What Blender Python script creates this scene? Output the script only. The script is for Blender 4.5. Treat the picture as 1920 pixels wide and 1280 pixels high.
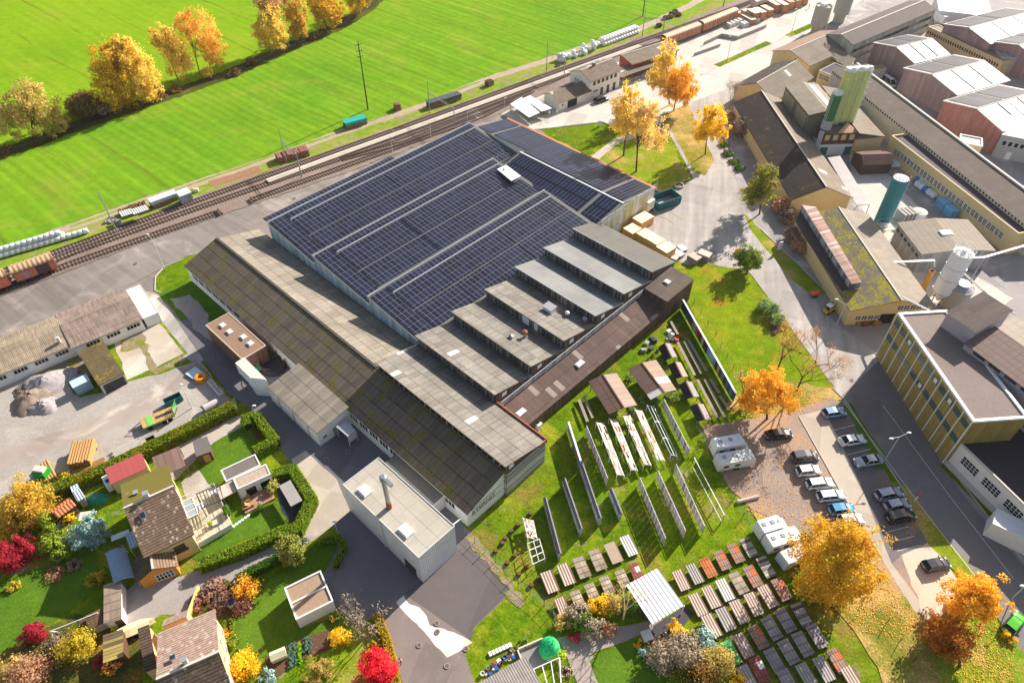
import bpy,math,random
import numpy as np
from mathutils import Vector
R_=math.radians
for o in list(bpy.data.objects):bpy.data.objects.remove(o)
SC=bpy.context.scene;COL=SC.collection
FPX,PITCH,ROLL,CAMH=1339.3,R_(45.053),R_(0.2776),100.0
cd=bpy.data.cameras.new('camera');cam=bpy.data.objects.new('camera',cd);COL.objects.link(cam)
cd.sensor_width=36.0;cd.lens=36.0*FPX/1920.0;cd.clip_start=1.0;cd.clip_end=6000
_cp,_sp,_cr,_sr=math.cos(PITCH),math.sin(PITCH),math.cos(ROLL),math.sin(ROLL)
_f=Vector((0,_cp,-_sp));_r0=Vector((1,0,0));_u0=Vector((0,_sp,_cp))
_r=_cr*_r0+_sr*_u0;_u=-_sr*_r0+_cr*_u0
from mathutils import Matrix
cam.matrix_world=Matrix(((_r.x,_u.x,-_f.x,0),(_r.y,_u.y,-_f.y,0),(_r.z,_u.z,-_f.z,CAMH),(0,0,0,1)))
SC.camera=cam
SUN_AZ,SUN_EL=R_(42.0),R_(28.2)
SDIR=Vector((math.sin(SUN_AZ)*math.cos(SUN_EL),math.cos(SUN_AZ)*math.cos(SUN_EL),math.sin(SUN_EL)))
W=bpy.data.worlds.new('World');SC.world=W;W.use_nodes=True
_wt=W.node_tree;_bg=_wt.nodes['Background'];_sky=_wt.nodes.new('ShaderNodeTexSky')
_sky.sky_type='NISHITA';_sky.sun_disc=False;_sky.sun_elevation=SUN_EL;_sky.sun_rotation=SUN_AZ
_sky.altitude=450;_sky.air_density=1.0;_sky.dust_density=1.5
_mx=_wt.nodes.new('ShaderNodeMix');_mx.data_type='RGBA';_mx.blend_type='MULTIPLY';_mx.inputs[0].default_value=1.0;_mx.inputs[7].default_value=(1.0,.89,.8,1)
_wt.links.new(_sky.outputs[0],_mx.inputs[6]);_wt.links.new(_mx.outputs[2],_bg.inputs[0]);_bg.inputs[1].default_value=0.105
sl=bpy.data.lights.new('sun','SUN');sl.energy=5.0;sl.angle=R_(0.5);sl.color=(1.0,0.94,0.86)
so=bpy.data.objects.new('sun',sl);COL.objects.link(so);so.rotation_euler=(-SDIR).to_track_quat('-Z','Y').to_euler();so.location=(0,0,150)
SC.view_settings.view_transform='Standard';SC.view_settings.look='None';SC.view_settings.gamma=1.0
SC.view_settings.exposure=0.85
SC.cycles.use_denoising=True;SC.cycles.max_bounces=5;SC.cycles.diffuse_bounces=2;SC.cycles.glossy_bounces=2
SC.cycles.transmission_bounces=3;SC.cycles.transparent_max_bounces=8;SC.cycles.sample_clamp_indirect=4
try:SC.cycles.denoiser='OPENIMAGEDENOISE'
except Exception:pass
def G(px,py,z=0.0):
 x=(px-960)/FPX;y=-(py-640)/FPX
 x,y=_cr*x-_sr*y,_sr*x+_cr*y
 d=Vector((x,_cp+y*_sp,-_sp+y*_cp))
 k=(z-CAMH)/d.z
 return Vector((d.x*k,d.y*k,z))
def proj(p):
 d=p-Vector((0,0,CAMH));w=d.dot(_f)
 return 960+FPX*d.dot(_r)/w,640-FPX*d.dot(_u)/w
def hd(px,py,dx,dy):
 v=G(px+dx,py+dy)-G(px,py);return math.atan2(v.y,v.x)
def topz(base,px,py):
 best=min((abs(proj(base+Vector((0,0,z*.1)))[1]-py),z*.1) for z in range(0,300));return base.z+best[1]
_AZ=R_(-43.49)
D1=Vector((math.cos(_AZ),math.sin(_AZ),0));D2=Vector((-math.sin(_AZ),math.cos(_AZ),0));ZV=Vector((0,0,1))
class MB:
 def __init__(s,ux=None):s.v=[];s.f=[];s.m=[];s.ux=ux or Vector((1,0,0))
 def poly(s,pts,mi=0):
  i=len(s.v);s.v+=[Vector(p) for p in pts];s.f.append(tuple(range(i,i+len(pts))));s.m.append(mi);return s
 def hexa(s,o,a,b,c,mi=0,top=None):
  o,a,b,c=Vector(o),Vector(a),Vector(b),Vector(c)
  if a.cross(b).dot(c)<0:a,b=b,a
  P=[o,o+a,o+a+b,o+b,o+c,o+a+c,o+a+b+c,o+b+c]
  for q,k in(((3,2,1,0),mi),((4,5,6,7),mi if top is None else top),((0,1,5,4),mi),((1,2,6,5),mi),((2,3,7,6),mi),((3,0,4,7),mi)):
   s.poly([P[j] for j in q],k)
  return s
 def box(s,c,sx,sy,sz,rz=0.0,mi=0,top=None):
  ca,sa=math.cos(rz),math.sin(rz);a=Vector((ca*sx,sa*sx,0));b=Vector((-sa*sy,ca*sy,0))
  return s.hexa(Vector(c)-a/2-b/2,a,b,(0,0,sz),mi,top)
 def prism(s,pts,z0,z1,mi=0,side=None):
  pts=[Vector((p[0],p[1],0)) for p in pts]
  ar=sum(pts[i].x*pts[(i+1)%len(pts)].y-pts[(i+1)%len(pts)].x*pts[i].y for i in range(len(pts)))
  if ar<0:pts=pts[::-1]
  s.poly([(p.x,p.y,z1) for p in pts],mi);s.poly([(p.x,p.y,z0) for p in pts[::-1]],mi)
  for i in range(len(pts)):
   p,q=pts[i],pts[(i+1)%len(pts)]
   s.poly([(p.x,p.y,z0),(q.x,q.y,z0),(q.x,q.y,z1),(p.x,p.y,z1)],mi if side is None else side)
  return s
 def slab(s,pts,th,mi=0,side=None):
  P=[Vector(p) for p in pts];n=(P[1]-P[0]).cross(P[2]-P[0])
  if n.z<0:P=P[::-1]
  d=Vector((0,0,th));sd=mi if side is None else side
  s.poly(P,mi);s.poly([p-d for p in P[::-1]],sd)
  for i in range(len(P)):
   p,q=P[i],P[(i+1)%len(P)];s.poly([p-d,q-d,q,p],sd)
  return s
 def tube(s,p,q,r0,r1=None,n=8,mi=0,caps=True):
  p,q=Vector(p),Vector(q);r1=r0 if r1 is None else r1;d=(q-p)
  if d.length<1e-6:return s
  d.normalize();a=d.cross(Vector((0,0,1)) if abs(d.z)<.9 else Vector((1,0,0))).normalized();b=d.cross(a)
  A=[p+(a*math.cos(t)+b*math.sin(t))*r0 for t in(2*math.pi*k/n for k in range(n))]
  B=[q+(a*math.cos(t)+b*math.sin(t))*r1 for t in(2*math.pi*k/n for k in range(n))]
  i=len(s.v);s.v+=A+B
  for k in range(n):
   l=(k+1)%n;s.f.append((i+k,i+l,i+n+l,i+n+k));s.m.append(mi)
  if caps:
   s.f.append(tuple(i+k for k in range(n))[::-1]);s.m.append(mi)
   s.f.append(tuple(i+n+k for k in range(n)));s.m.append(mi)
  return s
 def lathe(s,c,prof,n=20,mi=0):
  c=Vector(c);i=len(s.v)
  for r,z in prof:s.v+=[c+Vector((r*math.cos(2*math.pi*k/n),r*math.sin(2*math.pi*k/n),z)) for k in range(n)]
  for j in range(len(prof)-1):
   for k in range(n):
    l=(k+1)%n;s.f.append((i+j*n+k,i+j*n+l,i+(j+1)*n+l,i+(j+1)*n+k));s.m.append(mi)
  for j,rev in((0,True),(len(prof)-1,False)):
   if prof[j][0]>1e-3:
    t=tuple(i+j*n+k for k in range(n));s.f.append(t[::-1] if rev else t);s.m.append(mi)
  return s
 def ball(s,c,rx,ry,rz,n=10,m=6,mi=0,jit=0,rnd=None):
  c=Vector(c);i=len(s.v)
  for j in range(m+1):
   ph=-math.pi/2+math.pi*j/m
   for k in range(n):
    th=2*math.pi*k/n;w=1+(rnd.uniform(-jit,jit) if rnd else 0)
    s.v.append(c+Vector((rx*math.cos(ph)*math.cos(th),ry*math.cos(ph)*math.sin(th),rz*math.sin(ph)))*w)
  for j in range(m):
   for k in range(n):
    l=(k+1)%n;s.f.append((i+j*n+k,i+j*n+l,i+(j+1)*n+l,i+(j+1)*n+k));s.m.append(mi)
  return s
 def build(s,name,mats,parent=None,smooth=False,uv=True):
  mats=mats if isinstance(mats,(list,tuple)) else[mats]
  off=Vector(parent_loc(parent)) if parent else Vector((0,0,0))
  me=bpy.data.meshes.new(name);V=[tuple(p-off) for p in s.v]
  me.from_pydata(V,[],s.f)
  for m in mats:me.materials.append(m)
  me.polygons.foreach_set('material_index',s.m)
  if smooth:me.polygons.foreach_set('use_smooth',[True]*len(s.f))
  if uv:
   lay=me.uv_layers.new(name='uv');dat=np.zeros((len(me.loops),2));li=0
   for f in s.f:
    p0=s.v[f[0]];n=Vector((0,0,0))
    for a in range(1,len(f)-1):n+=(s.v[f[a]]-p0).cross(s.v[f[a+1]]-p0)
    n=n.normalized() if n.length>1e-12 else Vector((0,0,1))
    if abs(n.z)>.996:uu=s.ux
    else:uu=Vector((0,0,1)).cross(n).normalized()
    vv=n.cross(uu)
    for k in f:dat[li,0]=s.v[k].dot(uu);dat[li,1]=s.v[k].dot(vv);li+=1
   lay.data.foreach_set('uv',dat.ravel())
  o=bpy.data.objects.new(name,me);COL.objects.link(o)
  if parent:o.parent=parent
  return o
_loc={}
def parent_loc(p):
 v=Vector((0,0,0))
 while p is not None:v+=Vector(p.location);p=p.parent
 return v
_labels={}
def tag(o,label=None,cat=None,group=None,kind=None):
 if label:o['label']=label
 if cat:o['category']=cat
 if group:o['group']=group
 if kind:o['kind']=kind
 return o
def thing(name,label,cat,loc=(0,0,0),rz=0.0,group=None):
 o=bpy.data.objects.new(name,None);COL.objects.link(o);o.empty_display_size=.2
 o.location=loc;o.rotation_euler=(0,0,rz);return tag(o,label,cat,group)
def dup(root,loc,rz=0.0,label=None,group=None,mats=None):
 def cp(o,par):
  c=o.copy();COL.objects.link(c)
  if par:c.parent=par
  for ch in o.children:cp(ch,c)
  return c
 r=cp(root,None);r.location=loc;r.rotation_euler=(0,0,rz)
 if label:r['label']=label
 if group:r['group']=group
 return r
def setmat(o,i,m):
 o.material_slots[i].link='OBJECT';o.material_slots[i].material=m
def lin(c):return tuple(((v/255)/12.92 if v/255<=.04045 else((v/255+.055)/1.055)**2.4) for v in c)
class NT:
 def __init__(s,m):
  m.use_nodes=True;s.t=m.node_tree;s.b=s.t.nodes['Principled BSDF'];s.o=s.t.nodes['Material Output']
  s.uv=s.new('ShaderNodeUVMap').outputs[0]
 def new(s,t,**k):
  n=s.t.nodes.new(t)
  for a,b in k.items():setattr(n,a,b)
  return n
 def put(s,sock,v):
  if isinstance(v,bpy.types.NodeSocket):s.t.links.new(v,sock)
  else:sock.default_value=v
 def m(s,op,a,b=0.0,c=None):
  n=s.new('ShaderNodeMath',operation=op);s.put(n.inputs[0],a);s.put(n.inputs[1],b)
  if c is not None:s.put(n.inputs[2],c)
  return n.outputs[0]
 def mix(s,f,a,b,mode='MIX'):
  n=s.new('ShaderNodeMix',data_type='RGBA',blend_type=mode);s.put(n.inputs[0],f)
  for i,v in((6,a),(7,b)):s.put(n.inputs[i],(*v,1) if isinstance(v,tuple) and len(v)==3 else v)
  return n.outputs[2]
 def noise(s,sc,det=3,vec=None,rough=.55,dist=0.0,stretch=None):
  n=s.new('ShaderNodeTexNoise');n.inputs['Scale'].default_value=sc;n.inputs['Detail'].default_value=det;n.inputs['Roughness'].default_value=rough;n.inputs['Distortion'].default_value=dist
  v=vec or s.uv
  if stretch:
   mp=s.new('ShaderNodeMapping');s.t.links.new(v,mp.inputs[0]);mp.inputs['Scale'].default_value=(*stretch,1);v=mp.outputs[0]
  s.t.links.new(v,n.inputs['Vector']);return n.outputs[0]
 def ramp(s,x,lo,hi):
  n=s.new('ShaderNodeMapRange');s.put(n.inputs[0],x);n.inputs[1].default_value=lo;n.inputs[2].default_value=hi;return n.outputs[0]
 def sep(s):
  n=s.new('ShaderNodeSeparateXYZ');s.t.links.new(s.uv,n.inputs[0]);return n.outputs[0],n.outputs[1]
 def white(s,a,b):
  c=s.new('ShaderNodeCombineXYZ');s.put(c.inputs[0],a);s.put(c.inputs[1],b)
  n=s.new('ShaderNodeTexWhiteNoise',noise_dimensions='2D');s.t.links.new(c.outputs[0],n.inputs[0]);return n.outputs[0]
 def scale(s,col,f):
  n=s.new('ShaderNodeVectorMath',operation='SCALE');s.put(n.inputs[0],col);s.put(n.inputs['Scale'],f);return n.outputs[0]
 def line(s,x,period,width):
  f=s.m('FRACT',s.m('DIVIDE',x,period));return s.m('LESS_THAN',f,width/period)
 def done(s,col,rough=.8,h=None,bump=.3,metal=0.0,spec=.5):
  s.put(s.b.inputs['Base Color'],(*col,1) if isinstance(col,tuple) and len(col)==3 else col);s.put(s.b.inputs['Roughness'],rough)
  s.b.inputs['Metallic'].default_value=metal;s.b.inputs['Specular IOR Level'].default_value=spec
  if h is not None:
   n=s.new('ShaderNodeBump');n.inputs['Strength'].default_value=bump;n.inputs['Distance'].default_value=.1
   s.put(n.inputs['Height'],h);s.t.links.new(n.outputs[0],s.b.inputs['Normal'])
_mc={}
def mat(fn):
 def w(name,*a,**k):
  if name not in _mc:
   m=bpy.data.materials.new(name);_mc[name]=m;fn(NT(m),*a,**k)
  return _mc[name]
 return w
@mat
def plain(n,c,rough=.75,var=.18,sc=.7,bump=.15,metal=0.0,spec=.4):
 c=lin(c);f=n.noise(sc,5);g=n.noise(sc*9,3)
 x=n.m('ADD',n.m('MULTIPLY',f,.65),n.m('MULTIPLY',g,.35))
 k=n.m('MULTIPLY_ADD',n.m('SUBTRACT',x,.5),var*4,1.0);n.done(n.scale(c,k),rough,g,bump,metal,spec)
@mat
def sheet(n,c,sw=.95,sh=2.0,var=.12,seam=.5,corr=0.0,moss=0.0,mossc=(120,115,20),dirt=.25,rough=.85,spec=.3,c2=None,swid=.13,streak=.4,odd=0.0,oddc=(225,215,200)):
 """fibre-cement or metal sheets: seams, sheet-to-sheet tone, corrugation, dirt streaks down the slope, moss"""
 u,v=n.sep();c=tuple(x*.8 for x in lin(c));c2=c2 and tuple(x*.8 for x in lin(c2))
 fu,fv=n.m('FLOOR',n.m('DIVIDE',u,sw)),n.m('FLOOR',n.m('DIVIDE',v,sh))
 w=n.white(fu,fv);k=n.m('MULTIPLY_ADD',n.m('SUBTRACT',w,.5),var*2,1.0)
 col=n.mix(n.ramp(n.noise(.12,4),.35,.7),c,c2 or c)
 if odd:col=n.mix(n.m('GREATER_THAN',w,1-odd),col,lin(oddc))
 col=n.scale(col,k)
 st=n.noise(1.0,4,stretch=(2.6,.3));d=n.m('MULTIPLY_ADD',n.m('SUBTRACT',st,.5),-dirt*4*streak,1.0);col=n.scale(col,d)
 d2=n.m('MULTIPLY_ADD',n.m('SUBTRACT',n.noise(.35,6),.5),-dirt*1.8,1.0);col=n.scale(col,d2)
 fine=n.m('MULTIPLY_ADD',n.m('SUBTRACT',n.noise(4.0,3),.5),dirt*1.6,1.0);col=n.scale(col,fine)
 ln=n.m('MAXIMUM',n.m('MULTIPLY',n.line(v,sh,swid*1.5),1.0),n.m('MULTIPLY',n.line(u,sw,swid),.6))
 col=n.scale(col,n.m('SUBTRACT',1.0,n.m('MULTIPLY',ln,seam)))
 h=n.m('MULTIPLY',n.noise(3.0,3),.3)
 if corr:
  wv=n.m('SINE',n.m('MULTIPLY',u,2*math.pi/corr));h=n.m('ADD',h,n.m('MULTIPLY',wv,.35))
  col=n.scale(col,n.m('MULTIPLY_ADD',wv,.12,1.0))
 if moss:
  a=n.m('MULTIPLY',n.noise(.16,6,rough=.65),n.m('MULTIPLY_ADD',n.noise(2.5,4),.9,.55))
  a=n.m('ADD',n.m('MULTIPLY',n.noise(.3,6,rough=.7),.55),n.m('MULTIPLY',n.noise(1.6,4,rough=.7),.45));f=n.ramp(a,.64-moss*.26,.7-moss*.24);col=n.mix(f,col,n.scale(lin(mossc),n.m('MULTIPLY_ADD',n.noise(2.2,4),1.7,.15)))
 n.done(col,rough,h,.35,0,spec)
@mat
def tiles(n,c,c2,tw=.3,th=.36,moss=0.0,light=.0):
 u,v=n.sep();fv=n.m('FLOOR',n.m('DIVIDE',v,th));uo=n.m('ADD',u,n.m('MULTIPLY',n.m('MODULO',fv,2.0),tw/2))
 w=n.white(n.m('FLOOR',n.m('DIVIDE',uo,tw)),fv)
 col=n.mix(n.m('MULTIPLY_ADD',w,.5,n.m('MULTIPLY',n.noise(.4,5),.5)),lin(c),lin(c2))
 col=n.scale(col,n.m('SUBTRACT',1.0,n.m('MULTIPLY',n.line(v,th,.14),.55)))
 col=n.scale(col,n.m('MULTIPLY_ADD',n.noise(1.2,4),.8,.6))
 if light:col=n.mix(n.m('MULTIPLY',n.m('GREATER_THAN',w,.88),n.ramp(n.noise(.25,4),.42,.7)),col,n.scale(lin((226,214,196)),light))
 if moss:col=n.mix(n.ramp(n.noise(.7,6,rough=.7),.58-moss*.3,.7-moss*.3),col,lin((112,104,42)))
 n.done(col,.9,n.m('ADD',n.m('FRACT',n.m('DIVIDE',v,th)),n.noise(5,2)),.4,0,.25)
@mat
def solar(n,pw=1.05,ph=1.75,rough=.22,tint=(32,36,54),spec=.3):
 """rows of framed photovoltaic panels"""
 u,v=n.sep()
 a=n.line(u,pw,.075);b=n.line(v,ph,.075)
 w=n.white(n.m('FLOOR',n.m('DIVIDE',u,pw)),n.m('FLOOR',n.m('DIVIDE',v,ph)))
 col=n.scale(lin(tint),n.m('MULTIPLY_ADD',w,.7,.7));col=n.scale(col,n.m('MULTIPLY_ADD',n.noise(.06,3),.9,.55))
 half=n.m('MULTIPLY',n.line(v,ph/2,.04),.35)
 fr=n.m('MAXIMUM',n.m('MAXIMUM',a,n.m('MULTIPLY',b,.7)),half)
 col=n.mix(fr,col,lin((122,125,132)));n.done(col,n.m('MULTIPLY_ADD',fr,.25,rough),None,spec=spec)
@mat
def slats(n,c,c2,c3=None,p=.55,rough=.8,gl=0.0,hor=False,gap=.35):
 """boards or glazing strips side by side, every one of its own tone"""
 u,v=n.sep();x=v if hor else u
 w=n.white(n.m('FLOOR',n.m('DIVIDE',x,p)),3.0);col=n.mix(n.ramp(w,.2,.8),lin(c),lin(c2))
 if c3:col=n.mix(n.m('GREATER_THAN',w,.78),col,lin(c3))
 st=n.noise(1.0,4,stretch=((.3,3) if hor else(3,.3)));col=n.scale(col,n.m('MULTIPLY_ADD',st,1.1,.45))
 ln=n.line(x,p,.07);col=n.scale(col,n.m('SUBTRACT',1.0,n.m('MULTIPLY',ln,gap)));n.done(col,rough,n.m('SUBTRACT',1.0,ln),.3,0,.4)
@mat
def corrug(n,c,p=.3,rough=.5,var=.1,metal=0.0,spec=.5,amp=.14,dirt=.12):
 u,v=n.sep();wv=n.m('SINE',n.m('MULTIPLY',u,2*math.pi/p));col=n.scale(lin(c),n.m('MULTIPLY_ADD',wv,amp,1.0))
 col=n.scale(col,n.m('MULTIPLY_ADD',n.m('SUBTRACT',n.noise(.5,5),.5),dirt*4,1.0));n.done(col,rough,wv,.4,metal,spec)
@mat
def grass(n,c,c2,c3=None,sc=.05,stripe=None,leaf=0.0,leafc=(200,140,50),bump=.5,worn=0.0,hf=.75):
 a=n.noise(sc,6,rough=.6);b=n.noise(sc*14,5,rough=.7);d=n.noise(2.6,4,rough=.75)
 col=n.mix(n.ramp(n.m('ADD',n.m('MULTIPLY',a,.6),n.m('MULTIPLY',b,.4)),.41,.59),lin(c),lin(c2))
 if c3:col=n.mix(n.ramp(n.noise(sc*3,5,rough=.65,dist=.6),.52,.68),col,lin(c3))
 if stripe:
  ang,per,amt=stripe
  mp=n.new('ShaderNodeMapping');n.t.links.new(n.uv,mp.inputs[0]);mp.inputs['Rotation'].default_value=(0,0,-ang);sx=n.new('ShaderNodeSeparateXYZ');n.t.links.new(mp.outputs[0],sx.inputs[0])
  y=n.m('ADD',sx.outputs[1],n.m('MULTIPLY',n.noise(.02,2),6.0));q=n.noise(1.0,4,vec=mp.outputs[0],stretch=(.02,1.1/per))
  col=n.scale(col,n.m('MULTIPLY_ADD',n.m('SUBTRACT',q,.5),amt*3,1.0))
  tr=n.m('MULTIPLY',n.m('LESS_THAN',n.m('FRACT',n.m('DIVIDE',y,per*4.7)),.05),n.ramp(n.noise(.05,3),.4,.6));col=n.mix(n.m('MULTIPLY',tr,.6),col,lin((112,110,40)))
  col=n.scale(col,n.m('MULTIPLY_ADD',n.m('SINE',n.m('MULTIPLY',y,2*math.pi/per)),amt*.22,1.0))
 if worn:col=n.mix(n.ramp(n.noise(sc*4,6,rough=.7),.62-worn*.2,.72-worn*.2),col,lin((150,135,110)))
 if leaf:
  f=n.ramp(n.m('ADD',n.m('MULTIPLY',n.noise(.12,5),.6),n.m('MULTIPLY',n.noise(3.5,3,rough=.8),.4)),.6-leaf*.22,.66-leaf*.2)
  col=n.mix(f,col,n.scale(lin(leafc),n.m('MULTIPLY_ADD',n.noise(5.,2),.9,.5)))
 col=n.scale(col,n.m('ADD',n.m('MULTIPLY',n.m('SUBTRACT',d,.5),hf*1.8),n.m('MULTIPLY_ADD',n.m('SUBTRACT',n.noise(.5,4,rough=.6),.5),hf*.9,1.0)));n.done(col,1.0,n.m('ADD',d,n.noise(7.,2)),bump,0,.0)
@mat
def asphalt(n,c,var=.22,patch=None,gravel=0.0,leaf=0.0,leafc=(205,150,80),crack=0,streak=None,pl=.56):
 a=n.noise(.08,6,rough=.62,dist=.5);b=n.noise(.5,5,rough=.7);d=n.noise(5. if not gravel else 2.2,4,rough=.8)
 k=n.m('ADD',n.m('MULTIPLY',n.m('SUBTRACT',a,.5),var*2.6),n.m('MULTIPLY',n.m('SUBTRACT',b,.5),var*1.7));k=n.m('ADD',k,n.m('MULTIPLY',n.m('SUBTRACT',d,.5),var*(1.3+gravel*4)))
 col=n.scale(lin(c),n.m('MULTIPLY_ADD',k,1.15,1.15))
 if patch:col=n.mix(n.ramp(n.noise(.1,5,rough=.6,dist=1.0),pl,pl+.12),col,n.scale(lin(patch),n.m('MULTIPLY_ADD',k,1.1,1.1)))
 u,v=n.sep();w=n.white(n.m('FLOOR',n.m('DIVIDE',n.m('ADD',u,n.m('MULTIPLY',v,.36)),5.3)),n.m('FLOOR',n.m('DIVIDE',n.m('SUBTRACT',v,n.m('MULTIPLY',u,.36)),9.1)))
 if not gravel:col=n.scale(col,n.m('MULTIPLY_ADD',n.m('GREATER_THAN',w,.8),-.14,1.0));col=n.scale(col,n.m('SUBTRACT',1.0,n.m('MULTIPLY',n.ramp(n.noise(.9,3,rough=.8),.68,.8),.35)))
 if streak is not None:
  mp=n.new('ShaderNodeMapping');n.t.links.new(n.uv,mp.inputs[0]);mp.inputs['Rotation'].default_value=(0,0,-streak)
  q=n.noise(1.0,4,vec=mp.outputs[0],stretch=(.03,.5));col=n.scale(col,n.m('MULTIPLY_ADD',n.m('SUBTRACT',q,.5),1.1,1.0))
 if crack:
  vo=n.new('ShaderNodeTexVoronoi',feature='DISTANCE_TO_EDGE');vo.inputs['Scale'].default_value=.11
  mx=n.new('ShaderNodeVectorMath',operation='ADD');n.t.links.new(n.uv,mx.inputs[0]);ns=n.new('ShaderNodeTexNoise');ns.inputs['Scale'].default_value=.4;n.t.links.new(n.uv,ns.inputs['Vector'])
  sc=n.new('ShaderNodeVectorMath',operation='SCALE');n.t.links.new(ns.outputs[1],sc.inputs[0]);sc.inputs['Scale'].default_value=3.0;n.t.links.new(sc.outputs[0],mx.inputs[1]);n.t.links.new(mx.outputs[0],vo.inputs['Vector'])
  col=n.scale(col,n.m('SUBTRACT',1.0,n.m('MULTIPLY',n.m('LESS_THAN',vo.outputs[0],.008),crack)))
 if leaf:
  f=n.ramp(n.m('ADD',n.m('MULTIPLY',n.noise(.1,5),.55),n.m('MULTIPLY',n.noise(3.0,3,rough=.85),.45)),.6-leaf*.2,.68-leaf*.2)
  col=n.mix(f,col,n.scale(lin(leafc),n.m('MULTIPLY_ADD',n.noise(4.,2),1.0,.5)))
 n.done(col,.88,d,.3,0,.3)
@mat
def leafm(n,c,c2,c3=None,tr=.52):
 g=n.new('ShaderNodeNewGeometry');r=g.outputs['Random Per Island'];oi=n.new('ShaderNodeTexCoord')
 cl=n.noise(.45,3,vec=oi.outputs['Object'])
 f=n.m('ADD',n.m('MULTIPLY',r,.55),n.m('MULTIPLY',n.ramp(cl,.3,.7),.45));col=n.mix(f,lin(c),lin(c2))
 if c3:col=n.mix(n.ramp(n.noise(.3,2,vec=oi.outputs['Object']),.5,.66),col,lin(c3))
 col=n.scale(col,n.m('MULTIPLY_ADD',n.m('FRACT',n.m('MULTIPLY',r,37.7)),.7,1.2))
 n.done(col,.7,None,0,0,.15);t=n.new('ShaderNodeBsdfTranslucent');n.put(t.inputs[0],col);mx=n.new('ShaderNodeMixShader');mx.inputs[0].default_value=tr
 n.t.links.new(n.b.outputs[0],mx.inputs[1]);n.t.links.new(t.outputs[0],mx.inputs[2]);n.t.links.new(mx.outputs[0],n.o.inputs[0])
@mat
def gloss(n,c,rough=.25,metal=0.0,spec=.5,coat=0.0):
 n.done(n.scale(lin(c),n.m('MULTIPLY_ADD',n.noise(.9,3),.2,.9)),rough,None,0,metal,spec);n.b.inputs['Coat Weight'].default_value=coat
rnd=random.Random(7)
class Fr:
 """plan frame of a rectangular building: corner o, axes u (length L) and v (width W)"""
 def __init__(s,A=None,B=None,C=None,z=0.0):
  if A is None:return
  a,b,c=G(*A,z),G(*B,z),G(*C,z);s.o=Vector((a.x,a.y,0));d=Vector((b.x-a.x,b.y-a.y,0));s.L=d.length;s.u=d/s.L
  s.v=Vector((-s.u.y,s.u.x,0));w=(c-a).dot(s.v)
  if w<0:s.v=-s.v;w=-w
  s.W=w
 @staticmethod
 def mk(o,u,v,L,W):f=Fr();f.o,f.u,f.v,f.L,f.W=Vector(o),u,v,L,W;return f
 @staticmethod
 def ab(a0,a1,b0,b1):return Fr.mk(D1*a0+D2*b0,D1,D2,a1-a0,b1-b0)
 def sub(s,a0,a1,b0,b1):return Fr.mk(s.o+s.u*a0+s.v*b0,s.u,s.v,a1-a0,b1-b0)
 def p(s,a,b,z=0.0):return s.o+s.u*a+s.v*b+Vector((0,0,z))
 def mid(s,z=0.0):return s.p(s.L/2,s.W/2,z)
 def quad(s,z=0.0):return[s.p(0,0,z),s.p(s.L,0,z),s.p(s.L,s.W,z),s.p(0,s.W,z)]
 def side(s,k):
  return{'b0':(s.p(0,0),s.u,-s.v,s.L),'b1':(s.p(0,s.W),s.u,s.v,s.L),'a0':(s.p(0,0),s.v,-s.u,s.W),'a1':(s.p(s.L,0),s.v,s.u,s.W)}[k]
def bld(name,label,cat,fr,group=None):return thing(name,label,cat,fr.mid(),0,group)
def walls(root,fr,zf,mats,base=0.0,name='wall',t=None,zr=None):
 """closed wall body; zf = heights at the four corners (o, u, uv, v); with zr a ridge at fraction t of the width"""
 b=MB(fr.u);P=fr.quad(base);T=[fr.p(*q,h) for q,h in zip(((0,0),(fr.L,0),(fr.L,fr.W),(0,fr.W)),zf)]
 if zr is None:
  for i in range(4):b.poly([P[i],P[(i+1)%4],T[(i+1)%4],T[i]])
  b.poly(T)
 else:
  r0,r1=fr.p(0,t*fr.W,zr),fr.p(fr.L,t*fr.W,zr)
  b.poly([P[0],P[1],T[1],T[0]]).poly([P[2],P[3],T[3],T[2]]).poly([P[1],P[2],T[2],r1,T[1]]).poly([P[3],P[0],T[0],r0,T[3]])
  b.poly([T[0],T[1],r1,r0]).poly([T[2],T[3],r0,r1])
 return b.build(name,mats,root)
def gable(root,fr,ze,zr,wm,rm,t=.5,ov=.4,th=.16,ze2=None,cap=None,base=0.0,fas=None):
 ze2=ze if ze2 is None else ze2;walls(root,fr,(ze-.1,ze-.1,ze2-.1,ze2-.1),wm,base,t=t,zr=zr-.15)
 w0,w1=t*fr.W,(1-t)*fr.W;e0=ze-(zr-ze)/w0*ov;e1=ze2-(zr-ze2)/w1*ov
 b=MB(fr.u);m=[rm,fas or rm]
 b.slab([fr.p(-ov,-ov,e0+.1),fr.p(fr.L+ov,-ov,e0+.1),fr.p(fr.L+ov,w0,zr+.1),fr.p(-ov,w0,zr+.1)],th,0,1)
 b.slab([fr.p(-ov,w0+.003,zr+.1),fr.p(fr.L+ov,w0+.003,zr+.1),fr.p(fr.L+ov,fr.W+ov,e1+.1),fr.p(-ov,fr.W+ov,e1+.1)],th,0,1)
 r=b.build('roof',m,root)
 if cap:MB(fr.u).hexa(fr.p(-ov,w0-.22,zr+.05),fr.u*(fr.L+2*ov),fr.v*.44,(0,0,.14)).build('ridge_cap',cap,r)
 return r
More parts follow.
